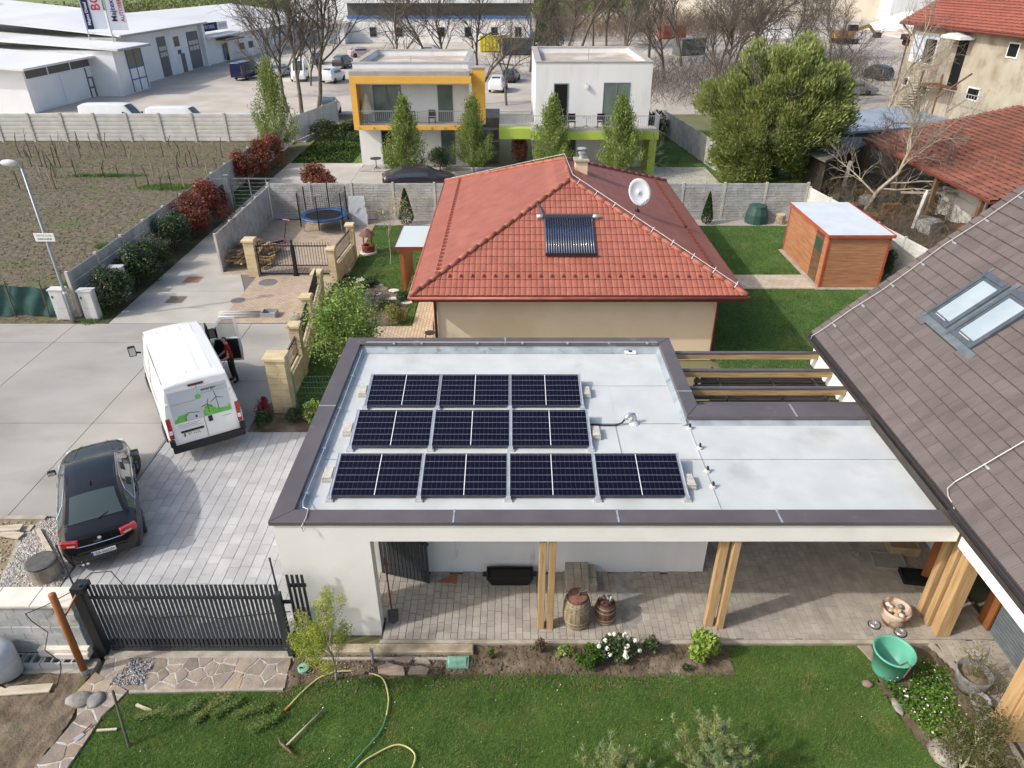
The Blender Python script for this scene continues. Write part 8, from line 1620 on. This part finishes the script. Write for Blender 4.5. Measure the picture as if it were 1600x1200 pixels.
# --- upright hornbeams
def hornbeam(label, x, y, hgt, w, seed):
    rng = np.random.default_rng(seed); o = tree_thing('hornbeam_tree', label, x, y, group='upright young hornbeams')
    segs = [((0, 0, 0), (0, 0, hgt * .5), .07, .05), ((0, 0, hgt * .5), (0, 0, hgt * .92), .05, .015)]; tw_ = []; P = []; D = []
    for k in range(95):
        t = .2 + .8 * (k + .5) / 95; a = rng.uniform(0, 6.28); prof_ = (t / .36) ** .6 if t < .36 else max(0, 1 - (t - .36) / .66) ** .85; out = w * prof_ * rng.uniform(.35, 1.05) ** .7
        zt = hgt * t; z0_ = max(.1 * hgt, zt - hgt * rng.uniform(.22, .42)); p = np.array([0, 0, z0_]); q = np.array([math.cos(a) * out, math.sin(a) * out, zt]); mid = (p + q) / 2 + np.array([math.cos(a), math.sin(a), -.25]) * out * .3; tw_ += [(tuple(p), tuple(mid), .014, .01), (tuple(mid), tuple(q), .01, .004)]
        for j in range(12):
            s = .3 + .74 * j / 12; c_ = (1 - s) ** 2 * p + 2 * s * (1 - s) * mid + s * s * q
            for i in range(13): P.append(c_ + rng.normal(0, .13, 3)); D.append((math.cos(a) * .25, math.sin(a) * .25, 1))
            if j % 4 == 0: tw_.append((tuple(c_), tuple(c_ + rng.normal(0, .1, 3) + np.array([math.cos(a) * .1, math.sin(a) * .1, .35])), .005, .002))
    put('trunk', segs_mesh('trunk', segs + tw_, 5), m_barkp, o, local=True); v, f_ = leaf_quads(np.array(P), .12, rng, aspect=.5, D=np.array(D, float)); put('crown', npmesh('crown', v, f_), m_horn, o, local=True)
hornbeam('tall upright hornbeam at the end of the white rendered fence', -18.0, 56.6, 7.0, 2.0, 1); hornbeam('upright hornbeam before the left bay of the yellow house', -7.1, 48.8, 5.5, 1.75, 2); hornbeam('upright hornbeam before the right corner of the yellow house', -2.7, 50.8, 5.2, 1.75, 3); hornbeam('upright hornbeam before the left bay of the white house', 2.7, 50.1, 5.3, 1.75, 4); hornbeam('upright hornbeam before the right bay of the white house', 7.3, 49.6, 5.5, 1.8, 5)
# --- rounded shrubs
def shrub(name, label, x, y, rx, ry, hgt, n, size, m, seed, cat='shrub', group=None, lumps=14, bark=None):
    rng = np.random.default_rng(seed); o = tree_thing(name, label, x, y, cat, group); cl = []
    for k in range(lumps):
        a = rng.uniform(0, 6.28); e = rng.uniform(.1, 1.0); r_ = (1 - e ** 2) ** .5 * rng.uniform(.3, .75); cl.append((rx * r_ * math.cos(a), ry * r_ * math.sin(a), hgt * (.18 + .58 * e), rx * rng.uniform(.3, .5), ry * rng.uniform(.3, .5), hgt * rng.uniform(.16, .26)))
    P = clump_points(rng, n, cl, .6); P[:, 2] = np.abs(P[:, 2]); v, f_ = leaf_quads(P, size, rng, up=.5, aspect=.55); put('foliage', npmesh('foliage', v, f_), m, o, local=True)
    low, hi, tp = skel(rng, hgt * .75, .04, 2, (8, 4), (.9, .8), (.7, .5), first=.05); put('stem', segs_mesh('stem', low + hi), bark or m_bark, o, local=True); return o
g_ = 'dark evergreen shrubs along the lane'
for i, (x, y, r_, hg, lb) in enumerate(((-17.0, 27.9, 1.15, 2.1, 'dark evergreen shrub nearest the street'), (-17.1, 30.4, 1.1, 2.1, 'dark evergreen shrub, second from the street'), (-17.15, 32.2, 1.0, 2.0, 'dark evergreen shrub, third from the street'), (-17.2, 34.8, 1.2, 2.3, 'dark evergreen shrub next to the red shrubs'))): shrub('laurel_shrub', lb, x, y, r_, r_, hg, 5200, .11, m_dk_leaf, 50 + i, group=g_, lumps=20)
for i, (x, y, r_, ry_, hg, n_, lb) in enumerate(((-17.1, 37.1, 1.15, 1.0, 2.6, 6500, 'red leaved shrub before the lane gate, nearer one'), (-16.9, 39.0, 1.2, 1.2, 2.8, 6500, 'red leaved shrub before the lane gate, farther one'), (-17.6, 47.5, 1.2, 1.3, 2.6, 6000, 'red leaved shrub behind the lane gate, nearest one'), (-17.3, 50.0, 1.2, 1.3, 2.7, 6000, 'red leaved shrub behind the lane gate, middle one'), (-17.2, 52.6, 1.1, 1.2, 2.7, 5000, 'red leaved shrub at the foot of the tall hornbeam'), (-12.6, 46.2, 1.3, 1.1, 1.9, 5000, 'low red leaved shrub beyond the trampoline fence'), (.55, 52.0, .8, .8, 2.7, 4500, 'red leaved shrub between the yellow and white houses'))): shrub('photinia_shrub', lb, x, y, r_, ry_, hg, n_, .12, m_redleaf, 60 + i, group='red leaved shrubs', lumps=20)
shrub('boxwood_ball', 'round dark green bush before the yellow house', -5.1, 51.2, 1.0, 1.0, 1.9, 5000, .09, m_dk_leaf, 70, lumps=24)
for i, (x, y, rx_, hg, lb) in enumerate(((-15.8, 62.5, 1.6, 1.7, 'low yew bush at the foot of the twin trunks, left'), (-13.6, 62.0, 1.6, 1.6, 'low yew bush at the foot of the twin trunks, right'))): shrub('yew_shrub', lb, x, y, rx_, 1.2, hg, 4000, .14, m_yew, 72 + i)
shrub('juniper_shrub', 'dark shrub beside the lime green house wall', 12.0, 63, 1.6, 1.4, 2.4, 3500, .16, m_yew, 75); shrub('juniper_shrub', 'small dark shrub behind the timber shed corner', 17.4, 31.2, .5, .6, 1.5, 2500, .08, m_con, 76)
# --- cone cypresses
for i, (x, y, hg, r_, lb) in enumerate(((11.0, 39.3, 1.75, .38, 'small cone cypress by the composter'), (-5.95, 39.2, 2.0, .5, 'small cone cypress behind the bungalow lawn'))):
    rng = np.random.default_rng(80 + i); o = tree_thing('cypress', lb, x, y); n_ = 5000; t = rng.uniform(0, 1, n_) ** .8; a = rng.uniform(0, 6.28, n_); rr_ = r_ * np.minimum(1, .55 + t * 3) * (1 - t) ** .75 * rng.uniform(.75, 1.05, n_); P = np.stack([rr_ * np.cos(a), rr_ * np.sin(a), .05 + t * hg], 1)
    v, f_ = leaf_quads(P, .07, rng, aspect=.45, D=np.stack([np.cos(a) * .3, np.sin(a) * .3, np.ones(n_)], 1)); put('crown', npmesh('crown', v, f_), m_con, o, local=True); put('trunk', B().tube([(0, 0, -.05), (0, 0, hg * .9)], [.04, .01], 6), m_bark, o, local=True)
# --- big willow-like tree
rng = np.random.default_rng(90); o = tree_thing('willow_tree', 'big bushy light green tree behind the neighbour\'s back fence', 16.8, 48.2); cl = []
for k in range(240):
    a = rng.uniform(0, 6.28); e = rng.uniform(-1.12, 1); r_ = max(.5 if e < 0 else .2, 1 - e ** 2) ** .5 * rng.uniform(.5, .98); cl.append((4.9 * r_ * math.cos(a), 4.0 * r_ * math.sin(a), 4.3 + 3.7 * e + rng.normal(0, .3), rng.uniform(.5, 1.1), rng.uniform(.5, 1.0), rng.uniform(.45, 1.0)))
P = clump_points(rng, 120000, cl, .3); P[:, 2] = np.abs(P[:, 2]) + .1
dirs = P - np.array([0, 0, 3.5]); dirs /= np.linalg.norm(dirs, axis=1)[:, None]; dirs[:, 2] += .9
v, f_ = leaf_quads(P, .24, rng, aspect=.36, D=dirs); put('crown', npmesh('crown', v, f_), m_wil, o, local=True)
low, hi, tp = skel(rng, 6.5, .3, 3, (9, 6, 4), (.9, .8, .8), (.65, .55, .5), first=.08); put('trunk', segs_mesh('trunk', low + hi, 5), m_bark, o, local=True)
# --- leafy young tree beyond the garage corner, bushes there
def leafy(name, label, x, y, hgt, r, n, size, m, seed, kids=(9, 6, 4), first=.2, spread=(.8, .8, .8), bark=None, jit=.12, ratio=(.62, .55, .5)):
    rng = np.random.default_rng(seed); o = tree_thing(name, label, x, y); low, hi, tp = skel(rng, hgt, r, 3, kids, spread, ratio, first=first, up=.3); put('trunk', segs_mesh('trunk', low + hi, 5), bark or m_bark, o, local=True)
    T = np.array([t_[0] for t_ in tp]); P = T[rng.integers(0, len(T), n)] + rng.normal(0, jit, (n, 3)); P[:, 2] = np.maximum(P[:, 2], .05); v, f_ = leaf_quads(P, size, rng, up=.4, aspect=.5); put('crown', npmesh('crown', v, f_), m, o, local=True); return o
leafy('fruit_tree', 'fresh green fruit tree between stone fence and garage corner', -5.9, 22.3, 2.1, .06, 9500, .1, m_yg, 101, first=.12, kids=(11, 6, 4), spread=(1.0, .9, .8), jit=.2, ratio=(.72, .55, .5))
leafy('birch_sapling', 'thin sapling with sparse yellow leaves on the neighbour\'s lawn', -5.95, 33.0, 2.6, .03, 260, .09, leafmat('yellow_leaf', S(196, 176, 90), S(170, 160, 80)), 102, kids=(7, 4, 2), first=.4, bark=m_barkp)
leafy('larch_sapling', 'small larch with fresh yellow green needles before the white pillar', -3.6, 9.47, 1.95, .03, 9500, .036, leafmat('larch_leaf', S(158, 166, 56), S(130, 146, 44)), 103, kids=(15, 7, 4), first=.12, spread=(1.2, .8, .8), jit=.045, bark=m_barkp, ratio=(.5, .45, .4))
g_ = 'plants at the driveway bed'
shrub('bed_shrub', 'green shrub at the coping corner beside the stone pillar', -6.2, 18.95, .55, .4, .9, 1800, .08, m_yg, 110); shrub('bed_shrub', 'low dark shrub at the foot of the stone pillar', -7.0, 19.1, .4, .3, .5, 1100, .07, m_dk_leaf, 111); shrub('barberry_shrub', 'small crimson shrub left of the stone pillar', -8.0, 19.3, .25, .4, .8, 1200, .06, leafmat('crimson_leaf', S(150, 40, 62), S(110, 34, 48)), 112); shrub('bed_shrub', 'green plant below the crimson shrub', -7.85, 18.8, .4, .35, .6, 1100, .08, m_con, 113)
sheet('driveway_bed', [(-8.3, 18.42), (-4.85, 18.42), (-4.85, 19.2), (-7.0, 19.4), (-8.0, 20.4), (-8.3, 19.4)], .008, m_soil)
for i, (x, y, r_, hg, mm, nm, lb) in enumerate(((-7.5, 29.6, .6, .7, m_yew, 'heather_shrub', 'dark low shrub at the stone fence in the bed'), (-6.8, 29.2, .6, .5, m_con, 'heather_shrub', 'mid green low shrub in the neighbour\'s bed'), (-5.9, 28.0, .75, .8, leafmat('lavender_leaf', S(122, 126, 112), S(100, 104, 92)), 'lavender_shrub', 'grey lavender bush in the neighbour\'s bed'), (-5.1, 27.6, .5, .5, m_dk_leaf, 'heather_shrub', 'dark cushion shrub in the neighbour\'s bed'), (-4.9, 26.4, .62, .8, leafmat('straw_leaf', S(150, 146, 84), S(112, 116, 60)), 'grass_tuft', 'straw tipped ornamental grass ball'), (-4.7, 28.6, .4, .5, m_con, 'heather_shrub', 'small green bush near the canopy post'), (-7.0, 26.9, .5, .8, leafmat('orange_leaf', S(170, 120, 60), S(128, 124, 56)), 'spirea_shrub', 'orange tinted shrub behind the fruit tree'), (-6.5, 30.2, .5, .45, m_con, 'heather_shrub', 'low conifer at the edge of the neighbour\'s lawn'))): shrub(nm, lb, x, y, r_, r_, hg, 2200, .07, mm, 120 + i)
# --- bed plants by the kerb
m_lime_leaf = leafmat('lime_leaf', S(150, 172, 84), S(126, 152, 62)); m_bush = leafmat('bush_leaf', S(84, 116, 40), S(64, 96, 30))
shrub('rose_plant', 'small reddish rose plant in the flower bed', .62, 10.15, .22, .16, .4, 420, .045, leafmat('rose_leaf', S(110, 76, 62), S(84, 84, 50)), 140); shrub('peony_plant', 'small light green plant next to the rose', 1.12, 10.05, .2, .16, .35, 520, .06, m_yg, 141); shrub('bushy_plant', 'bright green bushy plant beside the white flowers', 1.6, 9.85, .32, .28, .55, 2600, .05, m_bush, 142); shrub('rhododendron', 'dark leaved plant right of the white flowers', 2.95, 10.15, .22, .18, .5, 500, .08, m_dk_leaf, 144); shrub('lime_shrub', 'lime green shrub at the carport posts', 4.0, 10.02, .38, .36, .85, 1700, .1, m_lime_leaf, 145); shrub('bushy_plant', 'tiny dark plant at the lawn edge of the bed', 3.6, 9.68, .14, .1, .22, 240, .05, m_dk_leaf, 146); shrub('bushy_plant', 'grass tuft growing through the kerb', -.45, 10.0, .1, .1, .3, 260, .05, m_bush, 147)
o = shrub('hydrangea', 'dark bush covered with white blossom balls before the barrels', 2.2, 9.98, .5, .3, .72, 1900, .075, m_dk_leaf, 143); rng = np.random.default_rng(5); m_blos = mat('white_blossom', S(236, 234, 224), S(216, 214, 200), sc=30, rough=.8, bump=.6, bsc=60)
for k in range(24):
    a = rng.uniform(0, 6.28); rr_ = rng.uniform(.1, .6) ** .7; x, y = rr_ * .7 * math.cos(a), rr_ * .42 * math.sin(a) - .05; z = .72 * (1 - rr_ ** 2 * .8) * rng.uniform(.6, 1.05); bl = B()
    for j in range(16): d_ = rng.normal(size=3); d_ /= np.linalg.norm(d_); c_ = d_ * .042; u_ = np.cross(d_, rng.normal(size=3)); u_ /= np.linalg.norm(u_); w_ = np.cross(d_, u_); bl.poly(*[tuple(c_ + u_ * a1 * .028 + w_ * b1 * .028) for a1, b1 in ((-1, 0), (0, -1), (1, 0), (0, 1))])
    put('blossom', bl, m_blos, o, local=True, loc=(x, y, z))
# --- blue pines at the bottom edge
def pine(label, x, y, hgt, spread_, seed, n_sh=46):
    rng = np.random.default_rng(seed); o = tree_thing('pine_tree', label, x, y); segs = [((0, 0, 0), (0, 0, hgt), .05, .015)]; P = []; D = []
    for k in range(n_sh):
        t = rng.uniform(.15, 1); a = rng.uniform(0, 6.28); out = spread_ * (1.1 - t) * rng.uniform(.6, 1.1); p = np.array([0, 0, hgt * t * .85]); q = p + np.array([math.cos(a) * out, math.sin(a) * out, .3 + out * .35]); segs.append((tuple(p), tuple(q), .014, .008)); d_ = (q - p) / np.linalg.norm(q - p); tip = q + np.array([d_[0] * .08, d_[1] * .08, .14]); segs.append((tuple(q), tuple(tip), .009, .006))
        for s in np.linspace(.35, 1.0, 26):
            c_ = p + (q - p) * s if s < .8 else q + (tip - q) * (s - .8) / .2
            for i in range(9): r_ = rng.normal(size=3); dd_ = d_ * .9 + r_ * .6 + np.array([0, 0, .3]); dd_ /= np.linalg.norm(dd_); P.append(c_ + dd_ * .05); D.append(dd_)
    put('trunk', segs_mesh('trunk', segs, 5), m_bark, o, local=True); v, f_ = leaf_quads(np.array(P), .1, rng, aspect=.07, D=np.array(D)); put('crown', npmesh('crown', v, f_), leafmat('pine_needle', S(128, 150, 108), S(150, 156, 92), tr_=.1), o, local=True)
pine('blue green pine top at the bottom edge of the lawn, larger one', 3.45, 7.2, 1.55, .95, 150, 60); pine('blue green pine top at the bottom edge of the lawn, smaller one', 1.75, 6.95, 1.0, .75, 151, 40)
# --- ground cover and gnarled shrub bottom right
rng = np.random.default_rng(160); X = rng.uniform(7.3, 9.1, 12000); Y = rng.uniform(7.2, 10.0, 12000); k = inside([(7.5, 9.45), (7.9, 9.2), (8.6, 9.95), (8.95, 9.6), (8.7, 8.8), (8.9, 7.6), (8.2, 7.4), (7.75, 8.4)], X, Y); X, Y = X[k], Y[k]; P = np.stack([X, Y, np.abs(rng.normal(.08, .06, len(X)))], 1); v, f_ = leaf_quads(P, .06, rng, up=.8, aspect=.6); put('periwinkle_cover', npmesh('periwinkle_cover', v, f_), leafmat('cover_leaf', S(96, 128, 50), S(70, 102, 36)), kind='stuff')
Pf = P[rng.integers(0, len(P), 90)] + np.array([0, 0, .08]); v, f_ = leaf_quads(Pf, .045, rng, up=3, aspect=.9); put('cover_blossom', npmesh('cover_blossom', v, f_), m_blos, kind='stuff')
leafy('gnarled_shrub', 'gnarled shrub with pale twisting branches at the bottom right corner', 7.95, 7.4, 1.05, .04, 6500, .045, leafmat('tamarisk_leaf', S(96, 94, 56), S(74, 84, 46)), 161, kids=(8, 7, 5), first=.1, spread=(1.4, 1.0, .9), bark=m_barkp, jit=.1); leafy('potted_plant', 'thin straggly plant growing from the stone planter', 9.2, 9.25, .8, .012, 500, .04, leafmat('straggly_leaf', S(130, 128, 66), S(104, 108, 54)), 162, kids=(8, 4, 3), first=.35); leafy('potted_plant', 'wiry twigs beside the lower carport post', 9.55, 8.75, .7, .012, 350, .04, leafmat('straggly_leaf', S(130, 128, 66), S(104, 108, 54)), 163, kids=(8, 4, 3), first=.1)
shrub('bare_bush', 'twiggy leafless bush behind the pergola', 7.9, 20.6, .5, .4, 1.0, 60, .04, m_yg, 164, bark=m_barkp)
# --- bare trees
def bare(label, x, y, hgt, seed, m=m_barkd, kids=(14, 10, 8), r=None, lean=(0, 0), first=.16, spread=(.8, .9, .9), lev=3, nm='bare_tree', ratio=(.62, .55, .5), wob=.16, kidz=None):
    rng = np.random.default_rng(seed); o = tree_thing(nm, label, x, y, group='bare trees'); low, hi, tp = skel(rng, hgt, r or hgt * .017, lev, kids, spread, ratio, up=.2, first=first, wob=wob, lean=lean)
    thick = max(.006, math.hypot(x, y) * .00016)
    low = [(a, b_, max(c_, thick * 1.3), max(d_, thick)) for a, b_, c_, d_ in low]; hi = [(a, b_, max(c_, thick), max(d_, thick * .6)) for a, b_, c_, d_ in hi]
    put('trunk', segs_mesh('trunk', low, 6), m, o, local=True); put('crown', segs_mesh('crown', hi, 3), m, o, local=True); return o
bare('twin trunked bare tree behind the fence, leaning left trunk', -19.6, 69.8, 12, 201, lean=(-.28, .05), first=.3); bare('twin trunked bare tree behind the fence, upright trunk', -18.3, 70, 13, 202, lean=(-.04, 0), first=.32); bare('bare tree with a dark trunk left of the twin trunks', -21.4, 72, 11, 203, lean=(-.12, .1), first=.3)
bare('gnarled bare tree between the yellow and white houses, left', -3.4, 80, 9, 204, wob=.3, kids=(9, 7, 6)); bare('gnarled bare tree between the yellow and white houses, right', -.6, 79, 9, 205, wob=.3, kids=(9, 7, 6))
protos = [bare('bare tree behind the yellow house, left of its roof', -14.5, 95, 11, 206), bare('bare tree behind the yellow house, over its roof centre', -9, 100, 11, 207), bare('bare tree behind the yellow house, over its right edge', -4.6, 104, 12, 208)]
spots = [(2.5, 106, 1.0, 'bare tree behind the white house, over its left edge'), (8, 118, 1.1, 'bare tree behind the white house, second from its left edge'), (12, 136, 1.25, 'straight trunk behind the white house, first of the close row'), (14.5, 140, 1.2, 'straight trunk behind the white house, second of the close row'), (17.2, 143, 1.25, 'straight trunk behind the white house, third of the close row'), (19.5, 134, 1.3, 'leaning trunk at the right edge of the white house roof'), (21.5, 122, 1.2, 'bare tree just right of the white house'), (24.5, 112, 1.1, 'dense bare tree right of the white house'), (19.5, 98, .9, 'low bare tree behind the big green tree, left'), (28, 104, 1.0, 'bare tree behind the big green tree, centre'), (33, 122, 1.15, 'bare tree behind the big green tree, right'), (40, 130, 1.2, 'bare tree near the excavator'), (37, 99, .8, 'bare tree before the silver saloon'), (-24.5, 93, .7, 'bare tree between the parked vans'), (47, 115, .85, 'bare tree left of the old house'), (30, 90, .75, 'small bare tree over the grey sheds'), (23, 84, .8, 'small bare tree at the edge of the big green tree'), (-12, 112, .9, 'bare tree before the warehouse, left of the yellow skip'), (5, 96, .7, 'low bare tree behind the white house wall'), (26.5, 96, .95, 'bare tree in the tangle right of the white house'), (31.5, 110, 1.0, 'bare tree in the middle of the tangle'), (36, 116, 1.0, 'bare tree in the far part of the tangle'), (44, 124, .9, 'bare tree left of the quarry lorry'), (16, 112, .95, 'bare tree close behind the white house right corner'), (-26, 84, .75, 'bare tree beside the navy van'), (34, 78, .7, 'bare tree between the grey sheds and the old house')]
for i, (x, y, s, lb) in enumerate(spots): dup(protos[i % 3], (x, y, 0), rad(37 * i + 20), lb, 'bare trees', s)
bare('pale barked bare tree in the junk yard behind the shed', 20.9, 41.5, 6.8, 230, m_barkp, lean=(.3, .0), first=.12, kids=(13, 11, 8), r=.13, spread=(.9, .9, .9), wob=.22); bare('low bare thicket beside the pale barked tree', 23.2, 42.5, 4.2, 231, m_bark, kids=(13, 9, 6), first=.05, spread=(1.0, .9, .9)); bare('bare thicket in front of the barn', 24.6, 40.6, 3.4, 232, m_bark, kids=(13, 9, 6), first=.05, spread=(1.0, .9, .9)); bare('bare climbing tree at the corner of the old house', 36, 72, 9, 233, m_barkp, kids=(10, 8, 6), first=.15); bare('tall bare shrub beside the blue grey shed roofs', 27, 63, 7, 234, m_bark, kids=(11, 8, 6), first=.1)
bare('small bare fruit tree before the lime green wall', 8.6, 49.4, 2.6, 235, m_bark, kids=(6, 5, 4), first=.3)
rng = np.random.default_rng(240); o = tree_thing('spruce_tree', 'dark narrow conifer behind the left edge of the white house', 6.0, 128); n_ = 9000; t = rng.uniform(0, 1, n_); a = rng.uniform(0, 6.28, n_); rr_ = 2.6 * (1 - t) ** .8 * rng.uniform(.3, 1.05, n_); v, f_ = leaf_quads(np.stack([rr_ * np.cos(a), rr_ * np.sin(a), .6 + t * 13], 1), .5, rng, aspect=.3); put('crown', npmesh('crown', v, f_), m_yew, o, local=True); put('trunk', B().tube([(0, 0, 0), (0, 0, 13)], [.25, .03], 6), m_barkd, o, local=True)
# --- far scrub on the rise at the top left and top middle
def scrub(name, pl, n, seed, m, z0=0, zh=5, s=.9, twig=False):
    rng = np.random.default_rng(seed); xs_ = [p[0] for p in pl]; ys_ = [p[1] for p in pl]; X = rng.uniform(min(xs_), max(xs_), n); Y = rng.uniform(min(ys_), max(ys_), n); k = inside(pl, X, Y); X, Y = X[k], Y[k]
    hgt = zh * (.5 + .5 * np.clip(noise2(X, Y, .16, seed), -1, 1)) + .6; Z = z0 + hgt * rng.uniform(.2, 1, len(X)); v, f_ = leaf_quads(np.stack([X, Y, Z], 1), s, rng, aspect=.02 if twig else .4, D=np.stack([rng.normal(0, .9, len(X)), rng.normal(0, .9, len(X)), np.ones(len(X))], 1) if twig else None); put(name, npmesh(name, v, f_), m, kind='stuff')
put('meadow', B().prism([(-240, 135), (-74, 128), (-58, 185), (-10, 205), (40, 260), (300, 270), (300, 700), (-240, 700)], -.14, .02), mat('meadow_green', S(108, 128, 62), S(128, 132, 80), sc=.05, bump=.5, bsc=1), kind='structure')
scrub('scrub_wood', [(-150, 135), (-75, 130), (-66, 185), (-45, 196), (-45, 215), (-150, 215)], 42000, 300, leafmat('scrub_leaf', S(122, 118, 84), S(98, 104, 62), sc=.15), 0, 5, .75); scrub('blossom_scrub', [(-70, 158), (-48, 165), (-45, 190), (-68, 185)], 9000, 301, leafmat('blossom_leaf', S(196, 190, 172), S(150, 150, 116), sc=.2), 0, 5, .6); scrub('green_scrub', [(-130, 190), (-20, 205), (60, 280), (60, 330), (-130, 300)], 30000, 302, leafmat('green_scrub_leaf', S(96, 122, 52), S(120, 118, 76), sc=.1), 0, 5, 1.2); scrub('brown_scrub', [(5, 150), (48, 150), (60, 190), (5, 190)], 15000, 303, leafmat('brown_scrub_leaf', S(134, 112, 92), S(106, 96, 76), sc=.2), 0, 6, 2.6, True)
scrub('twig_thicket', [(13, 74), (30, 72), (46, 92), (42, 112), (14, 104)], 13000, 305, leafmat('twig_brown', S(112, 104, 94), S(90, 84, 74), sc=.3), 0, 4.0, 2.0, True)
scrub('bramble', [(18.2, 38), (19.5, 32), (24, 34), (24.5, 41), (19, 46)], 6000, 304, leafmat('bramble_leaf', S(120, 106, 84), S(88, 80, 62), sc=.6), 0, 1.6, .8, True)
